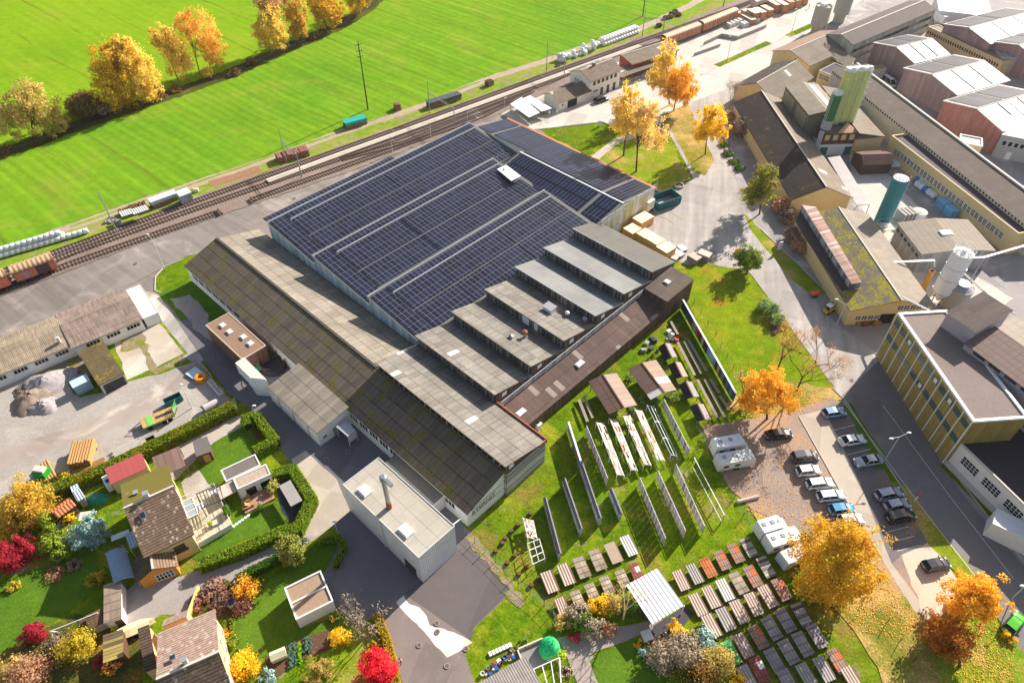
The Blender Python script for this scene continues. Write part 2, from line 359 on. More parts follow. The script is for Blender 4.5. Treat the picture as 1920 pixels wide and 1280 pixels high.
def mono(root,fr,z0,z1,wm,rm,ov=.3,th=.16,base=0.0,fas=None):
 if wm:walls(root,fr,(z0-.12,z0-.12,z1-.12,z1-.12),wm,base)
 s=(z1-z0)/fr.W;b=MB(fr.u)
 b.slab([fr.p(-ov,-ov,z0-s*ov+.06),fr.p(fr.L+ov,-ov,z0-s*ov+.06),fr.p(fr.L+ov,fr.W+ov,z1+s*ov+.06),fr.p(-ov,fr.W+ov,z1+s*ov+.06)],th,0,1)
 return b.build('roof',[rm,fas or rm],root)
def flat(root,fr,z,wm,rm,par=.25,pt=.3,pm=None,base=0.0):
 walls(root,fr,(z,)*4,wm,base)
 r=MB(fr.u).poly(fr.sub(pt,fr.L-pt,pt,fr.W-pt).quad(z+.02)).build('roof',rm,root)
 b=MB(fr.u);e=.04
 b.hexa(fr.p(-e,-e,z-.12),fr.u*(fr.L+2*e),fr.v*pt,(0,0,par+.12)).hexa(fr.p(-e,fr.W-pt+e,z-.12),fr.u*(fr.L+2*e),fr.v*pt,(0,0,par+.12))
 b.hexa(fr.p(-e,pt-e,z-.12),fr.u*pt,fr.v*(fr.W-2*pt+2*e),(0,0,par+.12)).hexa(fr.p(fr.L-pt+e,pt-e,z-.12),fr.u*pt,fr.v*(fr.W-2*pt+2*e),(0,0,par+.12))
 b.build('parapet',pm or wm,root);return r
def win(root,fr,sd,s,z,w,h,fm,gm,nx=2,ny=1,d=.07,bar=.08,name='window'):
 o,u,nn,L=fr.side(sd);o=o+u*s+Vector((0,0,z));b=MB()
 for i in range(nx+1):b.hexa(o+u*(i*(w-bar)/nx),u*bar,nn*d,(0,0,h))
 for j in range(ny+1):
  for i in range(nx):b.hexa(o+u*(i*(w-bar)/nx+bar)+ZV*(j*(h-bar)/ny),u*((w-bar)/nx-bar),nn*(d-.005),ZV*bar)
 f=b.build(name,fm,root);MB().hexa(o+u*.02+ZV*.02,u*(w-.04),nn*.03,ZV*(h-.04)).build('pane',gm,f);return f
def wins(root,fr,sd,s0,s1,n,w,z,h,fm,gm,nx=2,ny=1,**k):
 for i in range(n):win(root,fr,sd,s0+(s1-s0-w)*(i/max(1,n-1)),z,w,h,fm,gm,nx,ny,**k)
def door(root,fr,sd,s,w,h,m,z=0.0,d=.06,name='door',hm=None):
 o,u,nn,L=fr.side(sd);x=MB().hexa(o+u*s+ZV*z,u*w,nn*d,ZV*h).build(name,m,root)
 if hm:MB().hexa(o+u*(s+w*.82)+nn*d+ZV*(z+1.0),u*.15,nn*.05,ZV*.06).build('handle',hm,x)
 return x
def skylight(root,c,u,v,a,b,m,fm,h=.3):
 f=MB(u).hexa(c-u*a/2-v*b/2,u*a,v*b,ZV*h).build('skylight',fm,root)
 MB(u).hexa(c-u*(a/2-.12)-v*(b/2-.12)+ZV*h,u*(a-.24),v*(b-.24),ZV*.08).build('pane',m,f)
white=plain('white_render',(232,230,224),.7,.06);whitem=plain('white_metal',(236,238,238),.4,.05,spec=.5);cream=plain('cream_render',(214,192,140),.8,.1)
peach=plain('peach_render',(236,190,140),.8,.08);orangew=plain('orange_render',(205,140,62),.8,.08);grey=plain('grey_metal',(150,152,155),.5,.1);dgrey=plain('dark_grey',(62,62,66),.7,.12)
black=plain('black_stuff',(24,24,26),.6,.1);conc=plain('concrete',(172,166,156),.85,.14);lconc=plain('pale_concrete',(205,198,186),.85,.12);wood=plain('raw_timber',(180,138,84),.8,.16,2.0)
brownw=plain('brown_wood',(96,66,48),.85,.2,2.0);logm=plain('log_bark',(112,76,56),.9,.3,3.0);logend=plain('log_end',(190,140,100),.9,.3,4.0);rust=plain('rusty',(150,88,60),.85,.3,1.5)
glass=gloss('window_glass',(40,52,62),.08);dglass=gloss('dark_glass',(18,22,28),.06);poly=gloss('skylight_plastic',(228,228,222),.3);steel=gloss('galvanised_steel',(165,168,172),.35,.6);rubber=plain('rubber',(22,22,24),.85,.05)
redm=gloss('red_paint',(190,40,34),.4);orng=plain('orange_plastic',(226,140,30),.5,.08);greenm=gloss('green_paint',(40,160,50),.4);tealm=plain('teal_paint',(10,104,112),.45,.1,.4);bluem=gloss('blue_paint',(40,90,170),.4)
bark=plain('bark',(84,68,56),.95,.25,3.0);birchb=plain('pale_bark',(150,136,120),.9,.25,3.0)
yard_g=None
def jag(pts,step=1.6,amp=.25,seed=1):
 r=random.Random(seed);out=[]
 for i in range(len(pts)):
  p,q=pts[i],pts[(i+1)%len(pts)];d=q-p;n=max(1,int(d.length/step));nn=Vector((-d.y,d.x,0)).normalized()
  for k in range(n):
   w=p+d*(k/n);out.append(w+(nn*r.uniform(-amp,amp) if amp and k else Vector((0,0,0))))
 return out
_lay=[0.0]
def ground(name,px,m,amp=.25,step=1.6,z=None,ux=None):
 _lay[0]+=.0012;zz=_lay[0] if z is None else z;pts=[G(x,y,0) for x,y in px]
 if amp:pts=jag(pts,step,amp,len(px)*7+int(abs(px[0][0])))
 return tag(MB(ux).poly([(p.x,p.y,zz) for p in pts]).build(name,m),kind='structure')
def ribbon(name,px,w,m,amp=.2):
 P=[G(x,y) for x,y in px];L,Rr=[],[]
 for i,p in enumerate(P):
  d=(P[min(i+1,len(P)-1)]-P[max(i-1,0)]).normalized();n=Vector((-d.y,d.x,0));L.append(p+n*w/2);Rr.append(p-n*w/2)
 _lay[0]+=.0012;return tag(MB().poly([(p.x,p.y,_lay[0]) for p in jag(L+Rr[::-1],1.5,amp,5)]).build(name,m),kind='structure')
RAILANG=hd(600,295,100,-36)
RD=Vector((math.cos(RAILANG),math.sin(RAILANG),0));RN=Vector((-RD.y,RD.x,0))
g_meadow=grass('meadow_grass',(118,156,26),(134,166,30),(140,162,40),.02,(RAILANG+.03,3.2,.1),hf=.4)
g_field=grass('mown_field_grass',(102,148,34),(122,158,34),(132,154,48),.02,(RAILANG+.015,2.6,.26),hf=.55)
g_lawn=grass('lawn_grass',(82,116,18),(118,138,22),(158,154,46),.05,None,.25,(140,120,60),hf=1.2,worn=.2)
g_gard=grass('garden_grass',(78,112,30),(94,124,36),None,.07,hf=.7)
g_leaf=grass('leafy_grass',(110,140,30),(140,150,34),(150,140,60),.06,None,.4,(190,160,96),hf=.9)
g_leaf2=grass('leaf_strewn_grass',(116,124,40),(150,138,60),None,.06,None,.6,(200,166,104),hf=.9)
g_verge=grass('rail_verge_grass',(118,150,40),(150,160,60),(160,150,84),.06,hf=.8,worn=.5)
g_weed=grass('weedy_ground',(126,128,44),(150,140,76),(160,140,100),.1,hf=1.0,worn=1.0)
g_bed=grass('flower_bed',(70,92,30),(104,86,50),(120,110,40),.15,None,.3,(180,120,60),hf=1.2)
a_road=asphalt('rail_road_asphalt',(132,122,114),.22,(158,146,136),streak=RAILANG)
a_dark=asphalt('courtyard_asphalt',(112,108,110),.2,(130,124,122),pl=.6)
a_new=asphalt('dark_asphalt',(100,92,90),.14,crack=0);a_lane=asphalt('lane_asphalt',(126,114,108),.2,(146,134,126))
a_light=asphalt('road_asphalt',(164,156,148),.24,(184,176,166),streak=hd(1440,450,100,130));a_park=asphalt('parking_gravel',(146,128,116),.22,None,.8,.5,(196,150,100),0)
a_pdark=asphalt('parking_shade_asphalt',(112,106,106),.2,None,.2,.12);a_conc=asphalt('yard_concrete',(190,182,170),.14,(206,200,190));a_fact=asphalt('factory_asphalt',(150,142,140),.18,(188,180,170))
a_dirt=asphalt('dirt_yard',(158,149,139),.26,(180,170,158),.5,0,crack=0);a_gravel=asphalt('gravel_track',(168,148,126),.2,None,.8,0,crack=0);a_ballast=asphalt('rail_ballast',(132,114,102),.26,(146,128,108),1.0,0,crack=0)
a_slab=asphalt('slab_concrete',(180,166,148),.16,(196,186,172));a_bright=asphalt('worn_concrete',(214,206,194),.1,None,crack=0);a_path=asphalt('leafy_path',(200,182,160),.14,None,.3,.35,(214,160,90),.2)
soil=asphalt('garden_soil',(92,66,50),.25,None,1.0,.25,(190,140,80),0);water=gloss('brook_water',(46,50,36),.5,0,.2);ditchm=grass('ditch_bank',(70,76,30),(104,98,44),None,.1,hf=.9)
tag(MB().poly([(-980,-580,0),(980,-580,0),(980,1580,0),(-980,1580,0)]).build('ground',g_lawn),kind='structure')
ground('meadow',[(-400,-170),(1620,-170),(1400,6),(1280,46),(640,272),(0,505),(-400,650)],g_meadow,0)
ground('field',[(-400,420),(0,286),(134,238),(302,182),(420,142),(640,45),(700,8),(730,-30),(1215,-30),(1280,20),(1180,70),(1010,117),(900,152),(640,248),(356,348),(118,430),(-30,482),(-400,610)],g_field,.3)
ribbon('brook_bank',[(-300,394),(0,289),(134,240),(302,184),(420,143),(640,46),(690,14),(760,-60)],6.5,ditchm,.5)
ribbon('brook',[(-300,393),(0,288),(134,239),(302,183),(420,142),(640,45),(690,13),(760,-60)],1.3,water,.2)
ground('rail_verge',[(-300,600),(0,484),(118,434),(356,352),(640,254),(900,158),(1060,104),(1200,58),(1300,20),(1360,-10),(1420,-10),(1280,50),(1020,140),(640,276),(340,381),(0,508),(-300,625)],g_verge,.3)
ribbon('farm_track',[(-200,555),(-20,480),(118,431),(208,399),(356,348),(514,295),(640,248),(798,197),(909,150),(1026,113),(1056,102),(1200,54),(1290,12),(1330,-10)],3.0,a_gravel,.25)
ribbon('bare_earth',[(392,346),(440,333),(490,316)],3.2,asphalt('bare_soil',(150,112,84),.25,None,.8,0,crack=0),.5)
ribbon('track_grass_strip',[(130,426),(356,347),(640,247),(900,153)],.8,g_verge,.2)
ground('asphalt_road',[(-120,640),(0,556),(111,514),(289,446),(475,382),(656,321),(740,289),(860,243),(942,210),(1010,180),(1040,200),(1000,300),(500,470),(400,470),(350,480),(308,500),(291,520),(290,545),(330,590),(200,580),(0,660),(-120,720)],a_road,.08)
ground('courtyard',[(300,548),(322,548),(360,530),(420,600),(640,760),(878,992),(958,1105),(943,1125),(885,1180),(868,1215),(890,1280),(960,1420),(776,1420),(755,1280),(712,1160),(690,1110),(640,1010),(590,935),(546,868),(520,830),(468,765),(430,738),(380,672),(345,620)],a_dark,.05)
ground('lane',[(756,1116),(805,1072),(868,1004),(958,1105),(943,1125),(885,1180),(868,1215),(890,1280),(960,1420),(776,1420),(755,1280),(716,1158),(722,1140)],a_lane,.05)
ground('dark_paving',[(868,1006),(956,1105),(943,1122),(888,1176),(884,1200),(757,1112),(806,1074)],a_new,.04)
ground('worn_concrete',[(743,1129),(757,1116),(768,1132),(786,1138),(800,1154),(806,1172),(832,1178),(850,1184),(886,1204),(838,1232)],a_bright,.12,.7)
ground('garage_forecourt',[(606,1080),(640,1010),(690,1110),(712,1155),(660,1165),(632,1140)],a_dark,.05)
ground('concrete_apron',[(547,861),(573,844),(606,876),(631,897),(656,957),(601,1003),(560,1016),(590,937),(551,874)],a_slab,.06)
ground('driveway',[(212,1130),(250,1096),(340,1080),(440,1044),(510,1018),(566,1008),(601,1003),(560,1030),(520,1040),(450,1075),(405,1110),(365,1122),(360,1150),(300,1152),(250,1188),(222,1170)],asphalt('driveway_gravel',(156,146,140),.16,None,.6,.15,(170,160,150),0),.15)
ground('dirt_yard',[(-160,760),(0,700),(100,700),(150,745),(200,735),(240,716),(300,702),(372,676),(440,758),(400,792),(250,862),(140,912),(0,940),(-160,1000)],a_dirt,.3)
ground('yard_road',[(-120,868),(0,846),(120,806),(240,758),(372,678),(385,695),(250,790),(120,836),(0,880),(-120,910)],asphalt('yard_road_asphalt',(160,146,134),.2,(190,178,164)),.3)
ground('weedy_slab',[(214,640),(268,606),(295,600),(345,662),(290,690),(238,712)],a_slab,.2)
ground('old_road',[(286,548),(300,556),(345,621),(382,674),(372,684),(342,668),(352,662),(292,590),(262,545)],a_light,.1)
ground('garden_gravel',[(-40,955),(60,918),(146,890),(250,842),(350,795),(440,745),(447,770),(250,872),(150,915),(-40,985)],a_dirt,.2)
for i,q in enumerate(([(232,618),(262,606),(292,690),(284,698),(262,652),(226,660)],[(282,695),(340,668),(352,672),(292,702)],[(264,595),(280,575),(262,545),(272,545),(292,590)],[(60,690),(160,640),(176,700),(140,730),(90,700)])):ground('weeds_patch',q,g_weed,.4,.9)
ground('wing_lawn',[(293,520),(310,502),(345,488),(360,480),(352,520),(322,534),(300,547)],g_lawn,.05)
ground('side_lawn',[(300,550),(324,540),(356,526),(440,596),(400,612),(378,590),(340,600)],g_gard,.2)
ground('verge_gravel',[(318,560),(356,552),(392,590),(400,640),(372,622)],asphalt('verge_gravel_m',(150,140,136),.2,None,.8,0,crack=0),.5)
ground('garden_path',[(290,858),(440,780),(492,775),(490,790),(430,820),(380,850),(330,900),(300,890)],asphalt('garden_path_m',(178,166,152),.16,None,.5,.2,crack=0),.15)
for i,q in enumerate(([(370,880),(384,845),(400,830),(470,790),(512,850),(480,870),(412,905),(398,912)],[(440,985),(430,940),(450,962),(520,942),(545,975),(520,985),(370,1052),(360,1045)],[(60,900),(190,868),(250,960),(262,1030),(180,1060),(120,990)],[(-60,1250),(0,1228),(60,1190),(110,1160),(190,1090),(180,1030),(20,1080),(-60,1130)],[(405,1235),(430,1130),(540,1060),(600,1010),(640,1010),(612,1068),(540,1110),(556,1180),(640,1150),(640,1180),(450,1245)])):ground('garden_lawn',q,g_gard if i!=2 else g_lawn,.2)
ground('gravel_court',[(352,890),(372,880),(400,915),(352,940),(340,905)],a_dirt,.2)
ground('dry_bed',[(352,1130),(372,1108),(420,1084),(452,1100),(470,1150),(420,1160),(368,1150)],g_bed,.3)
ground('autumn_lawn',[(560,1300),(640,1180),(705,1170),(740,1300)],g_leaf,.3)
ground('shrub_bed',[(-60,1260),(60,1190),(140,1150),(260,1180),(270,1300),(-60,1320)],g_bed,.4)
ground('vegetable_bed',[(500,1255),(498,1232),(566,1196),(622,1176),(628,1200),(520,1268)],soil,.15)
for i,q in enumerate(([(566,1196),(622,1176),(628,1212),(578,1232)],)):ground('bare_soil_bed',q,soil,.1)
ground('hot_tub_terrace',[(518,910),(552,890),(580,940),(552,985),(528,960)],plain('dark_slab',(60,62,72),.8,.1),.04)
ground('garden_walk',[(1045,1195),(1240,1160),(1250,1172),(1110,1225),(1130,1300),(1088,1300),(1060,1225)],asphalt('garden_walk_m',(160,146,136),.16,None,.4,.2,crack=0),.15)
ground('garden_lawn',[(1105,1238),(1180,1200),(1230,1196),(1250,1300),(1132,1300)],g_gard,.2)
ground('dark_terrace',[(1225,1172),(1285,1135),(1300,1150),(1260,1200),(1215,1205)],plain('terrace_slab',(70,66,70),.8,.12),.05)
ground('roadside_weeds',[(866,1003),(890,1004),(962,1096),(985,1130),(975,1140),(945,1112),(956,1104)],g_weed,.4,.8)
ground('freight_yard',[(935,212),(1010,180),(1130,128),(1290,62),(1420,0),(1480,-60),(1800,-60),(1560,40),(1400,160),(1380,215),(1330,200),(1250,210),(1240,235),(1150,238),(1130,228),(1000,243)],a_conc,.05)
ground('main_road',[(1245,232),(1300,190),(1385,160),(1370,215),(1345,250),(1365,300),(1400,390),(1440,450),(1520,545),(1580,560),(1700,760),(1800,920),(1960,1110),(2160,1400),(2040,1400),(1900,1200),(1830,1100),(1720,950),(1580,750),(1560,720),(1420,530),(1400,505),(1290,497),(1250,482),(1190,420),(1180,390),(1200,372),(1245,368),(1300,335)],a_light,.06)
ground('lower_road',[(1576,744),(1648,676),(1800,920),(1960,1110),(2160,1400),(2040,1400),(1900,1200),(1830,1100),(1720,950)],asphalt('lower_road_shaded_asphalt',(122,116,114),.18,(136,128,126)),.06)  # office block's shade on the road, put into a darker asphalt colour
ground('factory_yard',[(1400,160),(1700,-60),(2300,-60),(2700,700),(2200,1300),(1960,1110),(1800,920),(1640,660),(1560,600),(1522,555),(1440,450),(1400,390),(1360,290),(1345,250)],a_fact,.05)
ground('factory_pale_yard',[(1590,290),(1640,300),(1760,430),(1800,500),(1900,560),(1850,590),(1720,560),(1640,440),(1600,350)],a_conc,.3)
ground('factory_verge',[(1396,400),(1425,430),(1500,500),(1552,551),(1520,553),(1480,522),(1440,472),(1408,432)],g_leaf,.2)
ground('station_green',[(1012,243),(1130,232),(1148,240),(1140,262),(1118,286),(1098,290),(1050,262)],g_lawn,.15)
ground('tree_green',[(1118,296),(1160,262),(1200,256),(1250,262),(1296,335),(1246,362),(1215,350),(1160,318)],g_leaf,.15)
ground('tree_green',[(1240,215),(1290,195),(1340,300),(1322,330),(1300,322),(1268,262)],g_leaf2,.15)
ground('footpath',[(1108,294),(1150,262),(1195,246),(1245,238),(1252,248),(1200,258),(1160,268),(1122,300)],a_slab,.05)
for q in([(1338,122),(1436,78),(1448,82),(1350,126)],[(1472,66),(1530,40),(1540,46),(1482,70)]):ground('grass_island',q,g_lawn,.1)
ground('road_lawn',[(1290,500),(1310,492),(1400,508),(1418,532),(1560,722),(1582,748),(1500,775),(1420,785),(1390,780),(1285,560)],grass('road_lawn_grass',(106,134,22),(130,146,28),(150,148,46),.05,None,.2,hf=1.0),.2)
ground('leafy_corner',[(1360,760),(1420,700),(1560,728),(1580,748),(1500,775),(1420,790)],g_leaf2,.4)
ground('parking_lot',[(1315,800),(1420,785),(1560,746),(1592,762),(1640,850),(1700,955),(1790,1080),(1835,1135),(1735,1162),(1640,1060),(1540,1020),(1480,985),(1410,955),(1372,920),(1340,860)],a_park,.2)
ground('parking_shade_asphalt',[(1545,765),(1582,752),(1640,850),(1700,955),(1745,1014),(1690,1040),(1672,1057),(1612,905)],a_pdark,.06)  # dark asphalt cut along the office block's cast shadow edge
ground('parking_path',[(1497,780),(1545,768),(1612,905),(1672,1057),(1740,1146),(1714,1148),(1650,1042),(1570,915)],a_slab,.06)
ground('parking_end',[(1690,1040),(1745,1014),(1790,1080),(1835,1135),(1735,1162)],a_path,.2)
ground('verge_strip',[(1580,760),(1596,756),(1612,785),(1660,855),(1664,880),(1640,880),(1612,815)],g_gard,.2)
ground('verge_strip',[(1684,912),(1700,908),(1760,990),(1840,1090),(1815,1095),(1740,1020)],g_leaf,.2)
ground('leaf_litter',[(1385,935),(1412,958),(1480,985),(1540,1022),(1640,1062),(1735,1162),(1800,1300),(1690,1330),(1600,1180),(1500,1060)],g_leaf2,.4)
ground('leaf_litter',[(1735,1162),(1835,1135),(1900,1200),(2040,1400),(1790,1400)],g_leaf,.4)
ground('sidewalk',[(1640,660),(1655,655),(1700,740),(1880,985),(2000,1130),(1985,1140),(1790,890)],conc,.03)
ground('factory_verge',[(1762,872),(1790,862),(1870,955),(1880,985),(1960,1060),(1955,1080),(1870,985)],g_gard,.1)
def stripe(px,m,w=.12,name='road_marking'):
 P=[G(*p) for p in px];b=MB();_lay[0]+=.0012
 for a,c in zip(P[:-1],P[1:]):
  d=(c-a).normalized();n=Vector((-d.y,d.x,0))*w/2;b.poly([(q.x,q.y,_lay[0]) for q in(a-n,c-n,c+n,a+n)])
 return tag(b.build(name,m),kind='structure')
wp=plain('white_line_paint',(220,216,206),.7,.25,2.0);yp=plain('yellow_line_paint',(214,190,90),.7,.2,2.0);kerbm=plain('kerb_stone',(196,188,176),.85,.1)
for k in range(9):
 x=700+k*29;y=311-k*10.6;stripe([(x,y),(x+26,y+12)],yp,.14)
for q in([(1580,752),(1662,862),(1740,968),(1860,1120)],[(1655,760),(1780,930),(1900,1085)]):stripe(q,wp,.12)
for x,y in((1588,800),(1601,822),(1618,845),(1634,872),(1690,990),(1700,1008),(1712,1025)):stripe([(x-30,y+8),(x+14,y-3)],wp,.1)
stripe([(1232,394),(1262,400),(1280,412)],yp,.14);stripe([(1222,400),(1250,410),(1266,421)],yp,.14)
def kerb(px,m=None,w=.16,h=.12,name='kerb'):
 P=[G(*p) for p in px];b=MB()
 for a,c in zip(P[:-1],P[1:]):
  d=(c-a).normalized();n=Vector((-d.y,d.x,0))*w;b.hexa((a.x,a.y,.0),(c-a)*.999,n,(0,0,h+.06))
 return tag(b.build(name,m or kerbm),kind='structure')
for q in([(345,486),(308,500),(291,519),(290,545),(300,549)],[(1012,243),(1132,230),(1150,239)],[(1497,781),(1572,916),(1650,1042)],[(1425,430),(1500,500),(1552,552)],[(1560,728),(1582,749),(1640,838),(1700,930)],[(1640,662),(1790,890),(1985,1140)],[(1118,298),(1160,320),(1244,364)]):kerb(q)
def manhole(px,py,r=.45):
 _lay[0]+=.0012;c=G(px,py);b=MB();b.lathe((c.x,c.y,0),[(r,0),(r,_lay[0]+.012),(r*.8,_lay[0]+.014)],18,0).lathe((c.x,c.y,0),[(r*.7,0),(r*.7,_lay[0]+.016)],18,1)
 return tag(b.build('manhole_cover',[plain('manhole_collar',(150,140,132),.85,.12),plain('cast_iron',(110,84,76),.8,.15)]),kind='structure')
for q in((552,372),(571,374),(652,847),(612,862),(462,731),(820,1184),(838,1248),(819,1168),(786,1209),(874,1216),(1423,903),(1597,713),(255,494),(403,664)):manhole(*q,.4 if q[0]>700 else .45)
railm=gloss('rail_steel',(112,84,70),.45,.3);sleep=plain('sleeper',(78,62,52),.9,.2,2.0)
ground('railway_ballast',[(-300,622),(0,505),(168,449),(340,379),(509,319),(614,283),(740,239),(1020,137),(1198,71),(1280,46),(1300,33),(1373,4),(1420,-20),(1500,-40),(1400,24),(1280,66),(1130,128),(942,212),(860,244),(740,290),(656,322),(475,383),(289,447),(111,515),(0,557),(-300,680)],a_ballast,.2)
def track(px,name='railway_track'):
 b=MB();P=[G(*p) for p in px]
 for a,c in zip(P[:-1],P[1:]):
  d=(c-a);L=d.length;d.normalize();n=Vector((-d.y,d.x,0))
  for s in(-.75,.75):b.hexa(a+n*(s-.05)+Vector((0,0,.2)),d*L,n*.1,(0,0,.15),0)
  for k in range(int(L/.75)):b.hexa(a+d*(k*.75)-n*1.25+Vector((0,0,.1)),d*.26,n*2.5,(0,0,.1+.008*(k%2)),1)
 return tag(b.build(name,[railm,sleep]),kind='structure')
track([(-250,603),(0,512),(340,388),(740,245),(1020,143),(1280,50),(1400,7),(1500,-30)])
track([(-250,622),(134,476),(340,402),(740,263),(1010,162),(1070,138)])
track([(-250,640),(0,546),(134,495),(412,398)]);track([(473,376),(740,279),(900,221),(1000,170)]);track([(640,300),(760,268),(900,211),(960,188)])
track([(1200,92),(1290,66),(1400,20),(1480,-20)]);track([(1230,72),(1320,42),(1420,0),(1490,-30)])
def platform(px,w,h,m,name='railway_platform'):
 b=MB(RD);P=[G(*p) for p in px]
 for a,c in zip(P[:-1],P[1:]):
  d=(c-a);n=Vector((-d.y,d.x,0)).normalized();b.hexa(a-n*w/2,d,n*w,(0,0,h),0);b.hexa(a+n*(w/2-.45)+Vector((0,0,h)),d,n*.3,(0,0,.02),1)
 return tag(b.build(name,[m,wp]),kind='structure')
platform([(502,342),(640,291),(872,207),(1067,136),(1200,88)],1.9,.5,a_slab);platform([(985,204),(1048,172),(1130,136)],2.2,.45,a_slab)
ground('level_crossing',[(874,207),(888,201),(908,217),(892,224)],conc,.03)
for q in([(412,400),(418,395)],[(473,377),(468,372)]):
 c=G(*q[0]);b=MB().hexa(c-RN*1.1+ZV*.4,RN*2.2,RD*.25,ZV*.5,0)
 for s in(-.8,.8):b.hexa(c+RN*(s-.12),RN*.24,RD*.6,ZV*.4,1)
 tag(b.build('buffer_stop',[rust,dgrey]),'rusty buffer stop at the left end of the middle siding' if q[0][0]>450 else 'rusty buffer stop closing the siding beside the asphalt road','buffer stop')
 # the solar-roofed works
r_fib=sheet('weathered_fibre_cement',(172,160,142),1.1,2.4,.13,.42,.22,.1,(128,116,64),.34,c2=(148,138,122))
r_fib2=sheet('mossy_fibre_cement',(126,113,96),1.1,2.4,.14,.55,.22,.46,(112,106,20),.36,c2=(120,108,94))
r_fib3=sheet('stained_fibre_cement',(154,146,134),1.1,2.6,.16,.42,.22,.12,(126,112,74),.42,c2=(136,130,120),odd=.02,oddc=(180,182,176))
r_grey=sheet('grey_sheet_roof',(140,140,137),1.0,9.0,.04,.15,.2,0,dirt=.1,c2=(160,160,154));r_dark=sheet('dark_sheet_roof',(118,114,106),1.0,9.0,.05,.15,.2,0,dirt=.16)
r_brown=sheet('brown_corrugated_roof',(108,88,79),1.1,2.3,.13,.3,.22,0,dirt=.25,c2=(120,98,88),odd=.04,oddc=(150,134,124));r_under=sheet('bare_grey_roof',(128,128,124),.9,30,.05,.2,.25,0,dirt=.2)
w_slat=slats('weathered_board_and_glass',(84,76,70),(146,138,130),(58,66,76),.42,gap=.6);w_blue=slats('blue_grey_sheet_wall',(168,182,190),(196,206,210),(150,166,176),.6,.5,gap=.4)
w_plank=slats('bleached_plank_cladding',(176,174,166),(108,104,98),(198,198,192),.5,.85,hor=True,gap=.6);w_dark=slats('dark_brown_boards',(84,66,58),(104,84,74),None,.4,gap=.5)
w_corr=corrug('white_corrugated_wall',(206,210,214),.32,.5,amp=.1);pvm=solar('solar_panels');pvm2=solar('solar_panels_close_rows',1.0,9.0,.3,(28,34,56),.12);gut=plain('zinc_gutter',(206,208,206),.45,.06);copper=plain('rusty_flashing',(170,96,66),.7,.15);orl=plain('orange_edge',(222,130,84),.7,.12)
def array(root,fr,z0,z1,a0,a1,b0,b1,m=pvm,name='solar_array'):
 s=(z1-z0)/fr.W;f=lambda a,b:fr.p(a,b,z0+s*b+.2)
 MB(fr.u).slab([f(a0,b0),f(a1,b0),f(a1,b1),f(a0,b1)],.06).build(name,m,root)
sh=thing('solar_hall','large factory hall whose three stepped roofs are covered with solar panels','factory hall',D1*-101+D2*80)
def hall_unit(a0,a1,b1,rows,vg,top0=0):
 fr=Fr.mk(D1*a0+D2*55.8,D2,D1,b1-55.8,a1-a0);z0,z1=8.5,6.5
 mono(sh,fr,z0,z1,w_blue,r_under,.12,.2,fas=gut);L,Wd=fr.L,fr.W
 s=(z1-z0)/Wd
 MB(fr.u).hexa(fr.p(4.3,2.25,z0+s*2.2+.1),fr.u*(L-5),fr.v*.14,(0,0,.2)).build('cable_tray',gut,sh)
 MB(fr.u).hexa(fr.p(-.1,-.25,z0-.05),fr.u*(L+.2),fr.v*.12,(0,0,.26)).build('ridge_cap',gut,sh)
 array(sh,fr,z0,z1,.3,4.0,.3,Wd-.3);array(sh,fr,z0,z1,4.2,L-.6,.25,2.1)
 cuts=[4.4]+vg+[L-.6]
 for(q0,q1) in rows:
  for c0,c1 in zip(cuts[:-1],cuts[1:]):array(sh,fr,z0,z1,c0,c1-.35,q0,q1)
 return fr
U1=hall_unit(-126,-109.4,116.8,[(2.6,8.9),(9.2,14.5),(14.8,16.5)],[30,56]);U2=hall_unit(-109.3,-91.3,108.5,[(2.6,9.4),(9.7,15.5),(15.8,17.8)],[21,48]);U3=hall_unit(-91.2,-76.6,106.8,[(2.6,8.1),(8.4,14.2)],[15.5,33,46])
MB(D2).hexa(U1.p(.2,-2.3,8.3),U1.u*36,U1.v*2.1,ZV*.12).build('canopy',pvm,sh)
wpx=[G(*q_,8.75) for q_ in((932,317),(949,309),(977,330),(959,339))];MB(D2).slab(wpx,.2).build('roof_patch',plain('white_membrane',(236,234,226),.7,.05),sh)
for a0,b0 in((-108.4,56),(-90.4,56)):MB(D2).hexa(D1*a0+D2*b0+ZV*6.4,D1*.12,D2*.9,ZV*1.2).build('flashing',copper,sh)
eh=thing('east_hall','long double pitched hall with dark solar rows and an orange north eave','factory hall',D1*-98+D2*120)
fe0=Fr.mk(D1*-124+D2*117,D1,D2,17,11.6);mono(eh,fe0,7.95,5.9,white,r_under,.1)
fe=Fr.mk(D1*-124+D2*107,D1,D2,48.5,21.6)
gable(eh,fe.sub(17,48.5,0,21.6),6.6,8.1,slats('yellowed_glass_wall',(214,206,180),(196,178,110),(224,222,212),1.2,.5),r_under,t=.4,ov=.25,ze2=5.9,cap=gut)
def garray(fr,ze,zr,w0,a0,a1,q0,q1,up=True,m=pvm2):
 f=lambda a,b:fr.p(a,b,(ze+(zr-ze)*b/w0 if b<=w0 else zr-(zr-5.9)*(b-w0)/(fr.W-w0))+.3)
 MB(fr.u).slab([f(a0,q0),f(a1,q0),f(a1,q1),f(a0,q1)],.06).build('solar_array',m,eh)
for a0,a1 in((17.5,42),(43,48)):
 garray(fe,6.6,8.1,8.64,a0,a1,.4,4.0);garray(fe,6.6,8.1,8.64,a0,a1,4.5,8.2)
for a0,a1,q0 in((.2,5,10.4),(5.8,17.2,10.4),(17.3,42,9.3),(43,48,9.3)):garray(fe,6.6,8.1,8.64,a0,a1,q0,20.9)
MB(D1).hexa(fe.p(-.3,fe.W-.1,5.75),D1*49,D2*.55,ZV*.3).build('gutter',orl,eh)
b=MB()
